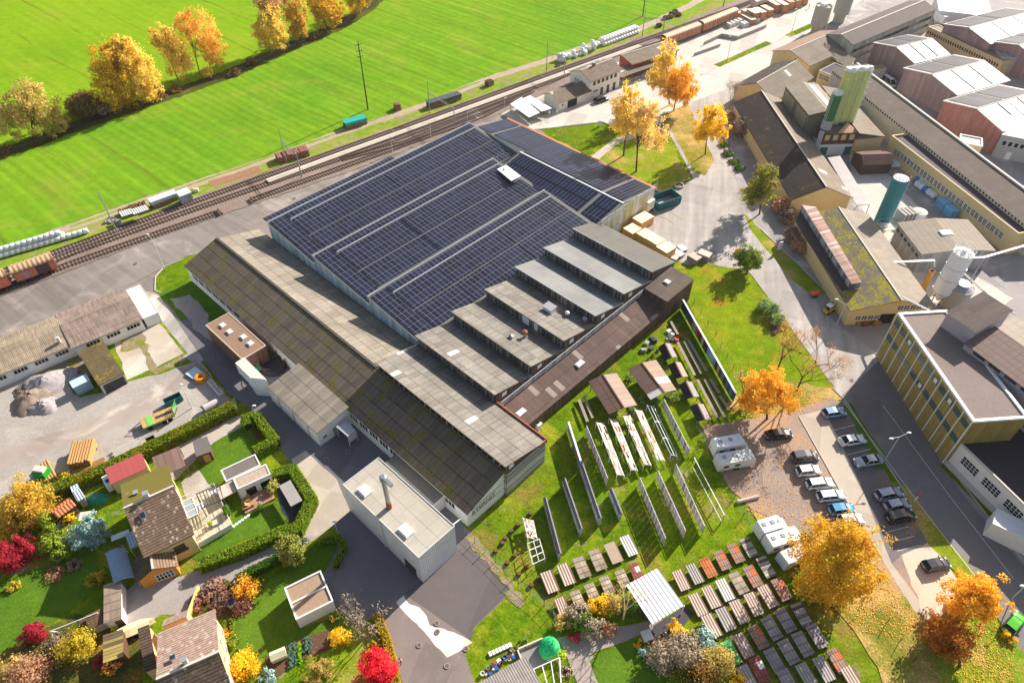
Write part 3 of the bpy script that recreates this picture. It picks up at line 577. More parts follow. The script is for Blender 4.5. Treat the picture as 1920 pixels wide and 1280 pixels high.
for k in range(9):b.tube(fe.p(49.2,.3+k*2.6,6.2),fe.p(49.2,.3+k*2.6,8.4),.04,n=5)
for z in(7.2,7.8,8.4):b.tube(fe.p(49.2,.3,z-.4),fe.p(49.2,21,z-.4),.04,n=5)
b.build('roof_railing',whitem,eh)
MB().hexa(fe.p(48.55,.5,0),D2*8,D1*.05,ZV*2.8).build('plinth',white,eh)
st=thing('sawtooth_hall','long hall with seven sawtooth roofs and weathered timber clerestories','factory hall',D1*-66+D2*77)
tb=[46.1,55.3,64.3,73.1,82.3,91.0,100.3,108.6];rr=[r_fib3,r_fib3,r_fib3,r_fib3,r_grey,r_grey,r_dark]
walls(st,Fr.ab(-76.5,-56.2,46.2,108.5),(5.9,)*4,w_slat)
for i in range(7):
 a0,a1=-76.4-(.5 if i>3 else 0),(-44.8 if i==0 else-56.2);b0,b1=tb[i],tb[i+1];fr=Fr.ab(a0,a1,b0,b1)
 zt,zb=8.6,6.2;body=MB(D1)
 P=[fr.p(0,.12,5.8),fr.p(fr.L,.12,5.8),fr.p(fr.L,fr.W,5.8),fr.p(0,fr.W,5.8)];T=[fr.p(0,.12,zt-.1),fr.p(fr.L,.12,zt-.1),fr.p(fr.L,fr.W-.05,zb-.1),fr.p(0,fr.W-.05,zb-.1)]
 body.poly([P[1],P[2],T[2],T[1]]).poly([P[3],P[0],T[0],T[3]]).poly([P[2],P[3],T[3],T[2]]);body.build('end_wall',w_dark,st)
 MB(D1).hexa(fr.p(0,0,5.9),fr.u*fr.L,fr.v*.12,ZV*(zt-6.0)).build('clerestory',w_slat,st)
 s=(zb-zt)/fr.W;q=lambda a,b:fr.p(a,b,zt+s*b)
 rf=MB(D1).slab([q(-.15,-.35),q(fr.L+.15,-.35),q(fr.L+.15,fr.W-.02),q(-.15,fr.W-.02)],.16,0,1).build('roof',[rr[i],plain('fascia',(120,112,100),.8,.1) if i<4 else gut],st)
 MB(D1).hexa(fr.p(-.15,-.42,zt-.12),fr.u*(fr.L+.3),fr.v*.07,ZV*.24).build('fascia',gut if i>3 else plain('fascia',(120,112,100),.8,.1),rf)
 if 0<i<6:MB().hexa(fr.p(fr.L+.02,1.5,6.5),fr.v*1.1,fr.u*.06,ZV*.9).build('vent_panel',white,st)
frt=Fr.ab(-56.2,-44.8,46.1,55.3)
b=MB(D2).poly([frt.p(frt.L,.1,0),frt.p(frt.L,frt.W,0),frt.p(frt.L,frt.W,6.1),frt.p(frt.L,.1,6.1)]).poly([frt.p(0,frt.W,0),frt.p(frt.L,frt.W,0),frt.p(frt.L,frt.W,6.1),frt.p(0,frt.W,6.1)]).poly([frt.p(0,0,0),frt.p(frt.L,0,0),frt.p(frt.L,0,6.1),frt.p(0,0,6.1)])
b.build('plank_wall',w_plank,st);MB().hexa(frt.p(0,frt.W-.02,5.6),D1*(frt.L+.2),D2*.22,ZV*.95).hexa(frt.p(frt.L,frt.W*.82,5.9),D1*.2,D2*frt.W*.2,ZV*.6).build('parapet',copper,st)
MB().hexa(frt.p(frt.L+.01,.6,6.9),D2*1.0,D1*.05,ZV*1.0).build('vent_panel',white,st)
f1=Fr.ab(-76.4,-44.8,46.1,55.3)
for k in range(46):
 if k%2==0:MB().hexa(f1.p(.5+k*.68,-.06,6.95),D1*.95,D2*.07,ZV*1.35).build('window',dglass,st)
for bb,aa in((73.1,-66.6),(73.1,-63.6)):MB().hexa(D1*aa+D2*(bb-.06)+ZV*6.3,D1*(1.6 if aa<-65 else .9),D2*.07,ZV*2.2).build('pale_panel',whitem,st)
def vent(px,py,z,h,r,label,cm=None):
 c=G(px,py,z);t=thing('roof_vent',label,'roof vent',c)
 MB().tube(c,c+ZV*h,r,n=10).build('pipe',steel,t);MB().lathe(c+ZV*h,[(r*.6,0),(r*1.7,.1),(r*1.7,.4),(r*.3,.6)],12).build('cowl',cm or steel,t);MB().box(c-ZV*.3,r*4,r*4,.4).build('flashing',gut,t)
vent(958,640,6.8,1.1,.28,'short grey roof vent on the third sawtooth roof');vent(984,633,7.0,1.2,.3,'roof vent with a rusty cowl on the third sawtooth roof',rust);vent(1096,606,6.2,1.0,.32,'round steel ventilator near the end of the fourth sawtooth roof');vent(1063,594,6.6,.8,.25,'small white fan vent in the middle of the fourth sawtooth roof',whitem)
c=G(1030,584,7);t=thing('roof_fan','white box shaped cooling unit on the fourth sawtooth roof','cooling unit',c);MB().box(c-ZV*.4,2.0,1.6,1.7,_AZ).build('housing',whitem,t);MB().box(c+ZV*1.3,2.3,1.9,.12,_AZ).build('lid',grey,t)
wg=thing('long_wing','long low wing with a mossy fibre cement roof and strip windows','factory wing',D1*-88+D2*44)
fw=Fr.ab(-131.2,-45.3,37.9,46.05);mono(wg,fw,4.2,6.75,white,r_fib2,.3,.14)
fw2=Fr.ab(-131.2,-76.7,46.06,55.7);mono(wg,fw2,6.75,4.3,white,r_fib,.02,.14)
MB().hexa(fw.p(-.3,7.98,6.72),D1*54.6,D2*.3,ZV*.2).build('ridge_cap',plain('mossy_ridge',(86,78,66),.9,.2),wg)
for k in range(30):
 s=2+k*2.72
 if not(20<s<56):win(wg,fw,'b0',s,1.9,2.3,1.7,whitem,dglass,3,1)
MB().hexa(fw.p(-.28,-.32,3.95),D1*86.4,D2*.14,ZV*.16).build('gutter',gut,wg)
def text(body,fr,sd,s,z,size,m,parent,name='lettering',mir=False,ext=.02):
 o,u,nn,L=fr.side(sd);o=o+u*s+ZV*z+nn*.05;cu=bpy.data.curves.new(name,'FONT');cu.body=body;cu.size=size;cu.extrude=ext
 ob=bpy.data.objects.new(name,cu);COL.objects.link(ob);uu=u if u.cross(ZV).dot(nn)>0 else-u
 me=bpy.data.meshes.new_from_object(ob);bpy.data.objects.remove(ob);me.name=name;me.materials.append(m)
 w=max(v.co.x for v in me.vertices);start=o if uu==u else o+u*w
 me.transform(Matrix(((uu.x,0,nn.x,0),(uu.y,0,nn.y,0),(uu.z,1,nn.z,0),(0,0,0,1))));ob=bpy.data.objects.new(name,me);COL.objects.link(ob);ob.location=start-parent_loc(parent);ob.parent=parent;return ob
text('ETERNIT',fw,'a1',1.0,2.25,1.35,plain('sign_grey',(112,116,120),.7,.1),wg)
b=MB()
for z in(2.1,3.75):b.hexa(fw.p(fw.L+.05,.8,z),D2*6.6,D1*.04,ZV*.05)
b.build('sign_rail',dgrey,wg)
c=fw.p(fw.L,-.1,3.8);MB().tube(c,c-D2*5.5-D1*.6-ZV*.5,.12,n=6).build('drain_pipe',whitem,wg)
lt=bld('lean_to','low brown corrugated lean-to along the sawtooth hall','lean-to',Fr.ab(-56.1,-50.6,55.6,97.6));fl=Fr.mk(D1*-50.7+D2*55.6,D2,-D1,42.1,5.4)
mono(lt,fl,3.1,4.4,w_dark,r_brown,.15,.14);b=MB()
for z in(4.7,5.2,5.7):b.hexa(fl.p(.5,5.2,z),D2*41,D1*.1,ZV*.14)
for k in range(15):b.hexa(fl.p(1+k*2.8,5.22,4.3),D2*.1,D1*.1,ZV*1.6)
b.build('pipe_rack',gut,lt)
for px,py in((1087,683),(977,774)):skylight(lt,G(px,py,3.7),D2,D1,1.9,1.1,poly,gut)
MB().hexa(fl.p(-.05,.2,0),D2*.04,-D1*5,ZV*3.4).build('end_panel',gut,lt)
bx=bld('dark_box','dark brown timber clad block at the end of the lean-to','extension',Fr.ab(-56.2,-50.4,97.7,107));fb=Fr.mk(D1*-50.4+D2*97.7,D2,-D1,9.3,5.8);mono(bx,fb,5.6,5.8,w_dark,sheet('dark_brown_sheet_roof',(108,94,82),1.1,2.3,.1,.25,.22,.1,dirt=.3),.1,.2);skylight(bx,fb.mid(5.75)-D1*.4,D2,D1,1.2,1.2,poly,gut)
r_flat=sheet('pale_flat_roof',(204,196,178),2.2,2.2,.03,.18,0,0,dirt=.16,c2=(196,184,164))
an=bld('flat_annexe','white corrugated annexe with a flat beige roof and a tall flue','annexe',Fr.ab(-60.9,-43.4,26.9,33.8));fa=Fr.ab(-60.9,-43.4,26.9,33.8);flat(an,fa,7.4,w_corr,r_flat,.12,.12,gut)
skylight(an,G(684,921,7.4),D1,D2,2.0,1.5,poly,white,.35);skylight(an,G(761,996,7.4),D1,D2,2.1,1.5,poly,white,.35)
door(an,fa,'b0',13.6,2.6,2.4,dgrey);b=MB();b.tube(fa.p(9,-.15,.2),fa.p(9,-.15,7.2),.08,n=6);b.build('downpipe',gut,an)
c=G(730,951,7.4);zt=topz(c,722,893);t=thing('flue','tall galvanised flue rising from the flat annexe roof','chimney',c);MB().lathe(c,[(.45,0),(.42,1.2),(.42,1.4)],12).build('base',rust,t);MB().lathe(c+ZV*1.4,[(.36,0),(.36,zt-c.z-2.4),(.52,zt-c.z-2.3),(.52,zt-c.z-1.5),(.36,zt-c.z-1.4)],12).build('pipe',steel,t)
MB().hexa(c+D1*.3-D2*.2+ZV*(zt-c.z-.6),D1*1.6,D2*.5,ZV*.5).build('outlet',steel,t)
fk=Fr.ab(-62,-50.5,33.9,37.8);lk=bld('link_roof','narrow dark link roof between flat annexe and long wing','link building',fk);mono(lk,fk,3.2,3.5,white,r_dark,.0,.12)
wa=bld('white_lean_to','white walled lean-to with a pale ribbed roof joined to the long wing','annexe',Fr.ab(-89.6,-74.9,31.1,37.8));fa2=Fr.ab(-89.6,-74.9,31.1,37.85);mono(wa,fa2,3.6,4.6,white,r_fib,.15,.14);door(wa,fa2,'a1',3.0,1.8,2.1,grey);win(wa,fa2,'a1',.8,1.2,.9,.8,whitem,dglass)
for k in range(3):MB().hexa(fa2.p(3+k*4.4,-.02,.1),D1*.08,-D2*.05,ZV*3.2).build('joint_strip',dgrey,wa)
P=[G(*q,2.9) for q in((630,799),(650,788),(667,806),(652,818))];t=thing('porch_canopy','small white porch canopy beside the white lean-to','canopy',(P[0]+P[2])/2-ZV*2.9);MB(D1).slab(P,.12).build('roof',sheet('pale_ribbed',(196,200,204),.4,8,.05,.25,0,dirt=.1),t)
b=MB()
for q in P:b.tube(q*.97+(P[0]+P[2])*.015-ZV*2.9*.0-ZV*.1,Vector((q.x,q.y,0)),.05,n=6)
b.build('post',whitem,t);MB().slab([P[2]-ZV*.15,P[3]-ZV*.15,P[3]-ZV*1.8,P[2]-ZV*1.81],.05).build('side_panel',whitem,t)
bb=bld('brown_block','brown timber block with four skylights beside the long wing','annexe',Fr.ab(-111.3,-98.2,31.4,36.4));f3=Fr.ab(-111.3,-98.2,31.4,36.4);flat(bb,f3,4.4,slats('red_brown_cladding',(108,76,62),(124,92,76),None,.45,gap=.3),plain('brown_gravel_roof',(146,118,96),.95,.12,2.),.1,.18,plain('pinkish_trim',(206,180,160),.7,.08))
for q in((418,611),(431,623),(457,633),(470,645)):skylight(bb,G(*q,4.4),D1,D2,1.2,1.0,poly,white)
sp=[G(*q,4.6) for q in((441,681),(458,670),(500,712),(470,709))];t=thing('loading_shelter','white angled shelter with a sloping cream roof beside the brown block','shelter',(sp[0]+sp[2])/2-ZV*4.6);b=MB(D1).prism(sp,2.0,4.5);b.prism([sp[0]+(sp[2]-sp[0])*.25,sp[1]*.7+sp[2]*.3,sp[2],sp[3]],0,2.0);b.build('wall',whitem,t);MB(D1).slab([p+ZV*.12 for p in sp],.12).build('roof',plain('cream_sheet',(214,208,190),.6,.06),t)
c=G(514,690,0);t=thing('round_tank','round sunken tank with timber railing behind the white shelter','tank',c);MB().lathe(c,[(2.3,0),(2.3,1.3),(2.1,1.3),(2.1,.6)],24).build('tank_wall',dgrey,t);b=MB()
for k in range(13):
 q=c+Vector((2.5*math.cos(k*.42-.6),2.5*math.sin(k*.42-.6),1.2));q2=c+Vector((2.5*math.cos(k*.42-.18),2.5*math.sin(k*.42-.18),1.2));b.tube(q,q+ZV*1.1,.05,n=5);b.tube(q+ZV*1.1,q2+ZV*1.1,.05,n=5);b.tube(q+ZV*.6,q2+ZV*.6,.04,n=5)
b.build('railing',brownw,t);MB(D1).box(c+Vector((-2.6,-1.2,1.2)),1.6,1.2,.06,_AZ).build('hatch',gloss('green_hatch',(30,150,110),.4),t)
packm=plain('planed_timber_pack',(238,196,128),.75,.1,1.5);packt=plain('sheeted_pack_top',(240,222,184),.6,.06)
PU=(G(1262,452)-G(1175,400)).normalized();PV=Vector((-PU.y,PU.x,0))
for i,(x,y,L,Wd,h,lab) in enumerate(((1206,407,3.0,4.4,2.2,'tallest timber pack, nearest the lorry trailer'),(1186,428,3.0,3.2,1.9,'timber pack at the roof end of the row below the yellowed hall wall'),(1212,438,3.4,3.2,2.2,'timber pack second from the hall in the cream row'),(1229,448,3.4,3.0,2.3,'timber pack in the middle of the cream row'),(1249,463,3.2,3.2,2.6,'timber pack ending the cream row beside the pale boards'))):
 c=G(x,y,0) if 0 else G(x,y,h);c=Vector((c.x,c.y,0));t=thing('timber_pack','stacked cream '+lab,'timber stack',c,0,'cream timber packs in the loading yard');a=math.atan2(PU.y,PU.x)
 MB(PU).box(c+ZV*.15,L,Wd,h-.15,a,0,1).build('boards',[slats('pack_boards',(222,160,84),(240,188,116),None,.28,.8,hor=True,gap=.5),packt],t);b=MB(PU)
 for k in(-.8,0,.8):b.box(c+PU*k*L/2.4,.12,Wd,.15,a)
 b.build('bearer',brownw,t)
pale=slats('pale_board_stack',(214,196,176),(240,236,228),(150,120,100),.14,.8,hor=True,gap=.6)
for i,(x,y,L,Wd,h,tm,lab) in enumerate(((1256,461,2.6,1.8,.9,(226,222,212),'low pale board stack next to the cream timber row'),(1272,473,2.6,1.6,.8,(236,234,228),'white topped board stack in the middle of the pale group'),(1262,480,2.4,1.8,.8,(214,196,178),'beige board stack touching the hall roof edge'),(1279,464,2.2,1.5,.7,(240,230,222),'small white board stack on the yard side'),(1303,480,2.6,2.0,1.3,(196,176,160),'tall brown edged board stack by the lawn'),(1322,474,2.8,2.0,1.5,(206,190,176),'board stack at the lawn corner nearest the dark tree shadow'))):
 c=G(x,y,h);c.z=0;t=thing('board_stack',lab,'board stack',c,0,'pale board stacks beside the lawn');a=math.atan2(PU.y,PU.x)+.25*(i%3-1)
 MB(PU).box(c+ZV*.12,L,Wd,h-.12,a,0,1).build('boards',[pale,plain('board_top_%d'%i,tm,.7,.06)],t);MB().box(c,L*.9,.1,.12,a).box(c+PV*.6,L*.9,.1,.12,a).build('bearer',brownw,t)
def hexbox(name,fr,z0,z1,m,root):return MB(fr.u).hexa(fr.p(0,0,z0),fr.u*fr.L,fr.v*fr.W,ZV*(z1-z0)).build(name,m,root)
ft=Fr((1217,382),(1190,369),(1229,375),3.4);ft.W=2.5;t=bld('lorry_trailer','white lorry trailer with a yellow band backed under the east hall roof','trailer',ft);hexbox('body',ft,1.1,3.5,white,t);hexbox('chassis',ft.sub(.2,ft.L-.2,.5,ft.W-.5),.7,1.1,dgrey,t)
MB().hexa(ft.p(-.03,-.03,3.0),ft.u*ft.L,ft.v*(ft.W+.06),ZV*.3).build('yellow_band',gloss('yellow_paint',(236,190,30),.4),t)
for k in(.5,1.7,2.9):
 for w in(.15,ft.W-.15):MB().tube(ft.p(k,w-.12,.5),ft.p(k,w+.12,.5),.5,n=12).build('wheel',rubber,t)
def skip(A,B,C,z,label,m,h,load=None,cat='skip'):
 f=Fr(A,B,C,z);t=bld('waste_skip',label,cat,f);b=MB(f.u);e=.12
 for q in((0,f.L,0,e),(0,f.L,f.W-e,f.W),(0,e,e,f.W-e),(f.L-e,f.L,e,f.W-e)):b.hexa(f.p(q[0],q[2],.15),f.u*(q[1]-q[0]),f.v*(q[3]-q[2]),ZV*(h-.15))
 for k in range(6):b.hexa(f.p(.5+k*(f.L-1)/5,-.08,.3),f.u*.14,f.v*.08,ZV*(h-.5)).hexa(f.p(.5+k*(f.L-1)/5,f.W,.3),f.u*.14,f.v*.08,ZV*(h-.5))
 b.build('shell',m,t);hexbox('floor',f.sub(e,f.L-e,e,f.W-e),.15,.3,load or grey,t);return t,f
skip((1236,383),(1279,368),(1232,362),2.2,'large teal open skip beside the lorry trailer',tealm,2.2)
c=G(1273,350);t=thing('stone_planter','round grey stone ring standing in the leafy grass by the teal skip','planter',c);MB().lathe(c,[(1.2,0),(1.2,.6),(.95,.6),(.95,.2)],20).build('ring',conc,t);MB().lathe(c,[(.9,0),(.9,.35)],18).build('soil',soil,t)
# left yard
r_pink=sheet('pink_grey_corrugated',(176,152,140),1.0,1.6,.08,.25,.3,.12,(130,120,50),.4,c2=(150,132,112),streak=1.0);r_moss=sheet('mossy_flat_roof',(112,96,66),3,3,.04,.1,0,.42,(150,132,16),.4)
fs=Fr((264,597.4),(137.4,650),(233.6,540.8),3.0);t=bld('long_shed','long low white shed with a pinkish corrugated roof beside the railway road','shed',fs);gable(t,fs,3.0,4.5,white,r_pink,.5,.35)
for k in range(int((fs.L-2.6)/3.8)+1):win(t,fs,'b0',.5+k*3.8,1.5,2.6,1.0,white,dglass,4,1)
fs2=Fr((128,641),(18,685),(110,590),3.0);fs2.o=fs.p(fs.L+.02,.9);fs2.u,fs2.v=fs.u,fs.v;fs2.L=24;fs2.W=fs.W-1.2;t2=bld('long_shed','left hand half of the long white shed, set back and with a small chimney','shed',fs2);gable(t2,fs2,3.0,4.5,white,sheet('tan_corrugated',(188,168,142),1.0,1.6,.06,.25,.3,.1,(130,120,50),.35,c2=(160,142,118),streak=1.0),.5,.3)
for k in range(6):win(t2,fs2,'b0',1+k*3.6,1.5,2.4,1.0,white,dglass,4,1)
c=G(110,638,4.0);MB().box(c-ZV*.6,.5,.5,1.4,.4).build('chimney',lconc,t2)
fp=Fr((287,600),(256,553),(264,600),2.4);fp.o=fs.p(-.35-3.0,.3);fp.u,fp.v,fp.L,fp.W=fs.u,fs.v,2.9,fs.W-.4;t=bld('porch_block','flat white roofed block at the right end of the long shed','extension',fp);flat(t,fp,2.5,white,plain('white_roof_sheet',(232,226,212),.7,.06),.08,.1)
fm=Fr((185,720.4),(230,698.9),(151.8,659.4),2.8);t=bld('mossy_shed','small flat shed with a yellow green mossy roof and dark doors','shed',fm);mono(t,fm,2.7,2.9,lconc,r_moss,.15,.2);door(t,fm,'b0',.4,fm.L*.45,2.1,dgrey,hm=steel);door(t,fm,'b0',fm.L*.52,fm.L*.43,2.1,dgrey,hm=steel)
fc=Fr((136.5,727),(168,712),(130,718),2.2);t=bld('storage_container','pale blue steel container beside the mossy shed','container',fc);MB(fc.u).hexa(fc.p(0,0,0),fc.u*fc.L,fc.v*2.0,ZV*2.1).build('body',corrug('pale_blue_steel',(150,180,196),.3,.4),t);MB().hexa(fc.p(-.04,-.04,2.1),fc.u*(fc.L+.08),fc.v*2.08,ZV*.08).build('lid',gloss('pale_blue_lid',(190,210,220),.4),t)
gv=asphalt('gravel_heap',(158,148,146),.3,None,1.0,0,crack=0);gv2=asphalt('brown_gravel_heap',(140,122,106),.3,None,1.0,0,crack=0)
def heap(px,py,r,h,m,lab,seed,name='gravel_heap'):
 c=G(px,py);q=random.Random(seed);b=MB();n,k=26,9;i=0;ph=[q.uniform(0,6) for _ in range(4)]
 for j in range(k+1):
  f=j/k
  for a in range(n):
   th=2*math.pi*a/n;rr_=r*(1+.18*math.sin(2*th+ph[0])+.1*math.sin(3*th+ph[1]))*(1-f);b.v.append(c+Vector((rr_*math.cos(th)+q.uniform(-.16,.16),rr_*math.sin(th)+q.uniform(-.16,.16),h*(f**.85)*(1-.12*f)+q.uniform(-.18,.18)*(j>0))))
 for j in range(k):
  for a in range(n):l=(a+1)%n;b.f.append((j*n+a,j*n+l,(j+1)*n+l,(j+1)*n+a));b.m.append(0)
 return tag(b.build(name,m,smooth=True),lab,'heap')
heap(88,720,4.0,2.4,gv,'largest grey gravel heap nearest the long shed',1);heap(62,748,3.6,2.0,gv2,'brownish gravel heap in front of the larger grey one',2);heap(80,762,2.6,1.5,gv,'small grey gravel heap lowest of the three',3);heap(50,732,2.2,1.0,gv2,'flat dark rubble heap at the left of the gravel heaps',4)
def rocks(cx,cy,n,spread,s0,s1,m,name,labf,cat,group,seed=3):
 q=random.Random(seed)
 for i in range(n):
  c=G(cx+q.uniform(-spread[0],spread[0]),cy+q.uniform(-spread[1],spread[1]));s=q.uniform(s0,s1)
  tag(MB().ball(c+ZV*s*.35,s,s*.8,s*.6,8,5,0,.18,q).build(name,m),labf,cat,group)
rocks(138,705,14,(9,12),.5,1.0,gv,'boulder','grey boulder in the loose pile behind the blue container','boulder','boulders behind the container')
def logpile(A,B,h,w,lab,m=logm,wrap=None,seed=1,name='log_pile',lay=None,cat='log pile',vis=True):
 a,b_=G(*A),G(*B);d=b_-a;L=d.length;d.normalize();n=Vector((-d.y,d.x,0));t=thing(name,lab,cat,(a+b_)/2);q=random.Random(seed);b=MB();r=.17 if lay is None else lay
 for row in range(int(h/(r*1.7))):
  for k in range(int(L/(2*r))):
   if row>h/(r*1.7)*.6 and q.random()<.18:continue
   c=a+d*((k+.5+(row%2)*.5)*2*r)+ZV*(r+row*r*1.72);rr_=r*q.uniform(.8,1.05);o1=q.uniform(-.15,.15)
   i0=len(b.f);b.tube(c-n*(w/2+o1),c+n*(w/2-o1),rr_,n=6,mi=0);b.m[-1]=1;b.m[-2]=1
 b.build('logs',[m,logend],t)
 if wrap:MB(d).hexa(a-n*(w/2+.1)+ZV*(h-.15),d*L,n*(w+.2),ZV*.12).hexa(a-n*(w/2+.12)+ZV*h*.55,d*L,n*.04,ZV*h*.42).build('tarpaulin',wrap,t)
 return t
ty=gloss('lime_green_paint',(120,200,90),.45);dk=slats('trailer_deck_boards',(214,178,110),(196,156,96),None,.25,.8)
f=Fr((268,803),(328,778),(264,790),1.1);t=bld('flatbed_trailer','light green flatbed farm trailer with a timber deck','trailer',f);MB(f.u).hexa(f.p(0,0,.95),f.u*f.L,f.v*2.4,ZV*.16).build('deck',dk,t);MB().hexa(f.p(.9,-.02,.9),f.u*.9,f.v*2.44,ZV*.24).hexa(f.p(0,-.04,.8),f.u*f.L,f.v*.1,ZV*.2).hexa(f.p(0,2.34,.8),f.u*f.L,f.v*.1,ZV*.2).build('frame',ty,t);MB().hexa(f.p(f.L*.45,.9,1.12),f.u*f.L*.5,f.v*.6,ZV*.04).build('rubber_mat',dgrey,t)
for k in(1.0,f.L-2.0,f.L-1.0):
 for w in(-.05,2.2):MB().tube(f.p(k,w,.45),f.p(k,w+.25,.45),.45,n=12).build('wheel',rubber,t)
MB().tube(f.p(0,.4,.8),f.p(-2.4,1.2,.5),.07,n=6).tube(f.p(0,2.0,.8),f.p(-2.4,1.2,.5),.07,n=6).build('drawbar',dgrey,t);b=MB()
for w in(.2,2.1):b.tube(f.p(f.L,w,1.0),f.p(f.L+1.0,w,2.6),.08,n=6)
for k in range(5):b.tube(f.p(f.L+.2*k,.2,1.2+.3*k),f.p(f.L+.2*k,2.1,1.2+.3*k),.05,n=6)
b.build('ramp',ty,t)
skip((309,757),(341,742),(305,748),1.3,'teal waste skip with sloping ends and yellow stripes in the dirt yard',tealm,1.3,load=rust)
c=G(378,712);t=thing('cable_drum','orange ring drum lying next to a pale panel by the yard fence','drum',c);MB().lathe(c,[(.5,0),(1.0,0),(1.05,.5),(1.0,1.0),(.5,1.0),(.45,.5)],18).build('ring',orng,t);MB().lathe(c,[(.4,0),(.4,.6)],12).build('core',rust,t)
c=G(366,702);t=thing('steel_sheet','pale blue sheet panel propped on blocks by the yard fence','panel',c);MB().box(c+ZV*.35,2.6,2.2,.08,-.6).build('sheet',gloss('pale_panel_blue',(196,214,226),.35),t);MB().box(c,1.8,.2,.35,-.6).build('support',dgrey,t)
for i,(x,y) in enumerate(((399,722),(410,735))):c=G(x,y);t=thing('concrete_trough',('upper' if i==0 else 'lower')+' white trough by the yard fence','trough',c);a=hd(399,722,12,14);MB().box(c,2.4,.9,.5,a).build('trough',white,t);MB().box(c+ZV*.5,2.1,.6,.04,a).build('inside',conc,t)
c=G(398,765);t=thing('concrete_pipe','short pale concrete pipe by the long hedge','pipe',c);a=Vector((math.cos(hd(398,765,20,-10)),math.sin(hd(398,765,20,-10)),0));MB().tube(c-a*1.3+ZV*.75,c+a*1.3+ZV*.75,.75,n=16).build('pipe',lconc,t);MB().tube(c-a*1.32+ZV*.75,c+a*1.32+ZV*.75,.55,n=16).build('bore',dgrey,t)
def logbundle(px,py,L,h,ang,lab,m=wood,n=7,seed=0,box=None,r=.22,name='log_stack'):
 c=G(px,py);u=Vector((math.cos(ang),math.sin(ang),0));v=Vector((-u.y,u.x,0));t=thing(name,lab,'log stack',c);q=random.Random(seed);b=MB()
 for row in range(max(1,int(h/(2*r)))):
  for k in range(n):o=c+v*((k-n/2+.5)*2*r)+ZV*(r+.2+row*r*1.9);b.tube(o-u*(L/2+q.uniform(-.2,.2)),o+u*(L/2+q.uniform(-.2,.2)),r*q.uniform(.85,1.05),n=7)
 b.build('logs',m,t);MB().box(c-u*L*.3,.2,n*2*r,.2,ang).box(c+u*L*.3,.2,n*2*r,.2,ang).build('bearer',brownw,t);return t
logbundle(159,857,4.6,2.0,hd(159,857,5,-20),'tall bundle of yellow logs on bearers in the dirt yard',n=8);logbundle(165,880,5.5,.6,hd(165,880,30,-14),'low row of long planks lying along the hedge',n=5,r=.16);logbundle(92,887,4.2,.9,hd(92,887,12,22),'short bundle of yellow logs beside the green machine',n=4);logbundle(238,842,4.5,.5,hd(238,842,24,-12),'pale plank bundle on the hedge edge near the red roof',m=lconc,n=6,r=.15,seed=4)
f=Fr((58,888),(70,872),(78,894),1.9);f.W=2.2;t=bld('green_hopper','bright green hopper machine next to the log bundle','machine',f);MB(f.u).hexa(f.p(0,0,.5),f.u*f.L,f.v*f.W,ZV*1.5).build('hopper',greenm,t);MB().hexa(f.p(.3,.2,2.0),f.u*(f.L-.6),f.v*(f.W-.4),ZV*.5).build('load',lconc,t);MB().tube(f.p(f.L/2,-.1,.45),f.p(f.L/2,.15,.45),.45,n=12).tube(f.p(f.L/2,f.W-.1,.45),f.p(f.L/2,f.W+.15,.45),.45,n=12).build('wheel',rubber,t)
c=G(84,897);c2=G(252,822);t=thing('steel_skip_box','small dark open box on the hedge edge of the dirt yard','box',G(283,824));f=Fr((276,830),(292,822),(272,822),1.0);b=MB(f.u)
for q in((0,f.L,0,.1),(0,f.L,f.W-.1,f.W),(0,.1,.1,f.W-.1),(f.L-.1,f.L,.1,f.W-.1)):b.hexa(f.p(q[0],q[2],0),f.u*(q[1]-q[0]),f.v*(q[3]-q[2]),ZV*1.0)
b.build('shell',dgrey,t);hexbox('floor',f.sub(.1,f.L-.1,.1,f.W-.1),.05,.2,black,t)
def fence(px,h,lab,m=None,post=2.2,wire=True,board=False,pr=.05,name='fence',cat='fence',z=0):
 P=[G(*p) for p in px];t=thing(name,lab,cat,P[0]);b=MB();n=0
 for a,c in zip(P[:-1],P[1:]):
  d=c-a;L=d.length
  if board:b.hexa(a+ZV*.1,d,Vector((-d.y,d.x,0)).normalized()*.06,ZV*(h-.1))
  elif wire:
   for zz in(.25,.6,.95):b.tube(a+ZV*h*zz,c+ZV*h*zz,.015,n=4,caps=False)
 b.build('panel' if board else 'wire',m or steel,t)
 for a,c in zip(P[:-1],P[1:]):
  k=max(1,int((c-a).length/post))
  for i in range(k+1):q=a+(c-a)*(i/k);MB().tube(q,q+ZV*(h+.1),pr,n=6).build('post',m or steel,t)
 return t
fence([(368,682),(392,706),(412,730),(434,757)],1.3,'thin rusty wire fence at the right edge of the dirt yard',rust,2.5)
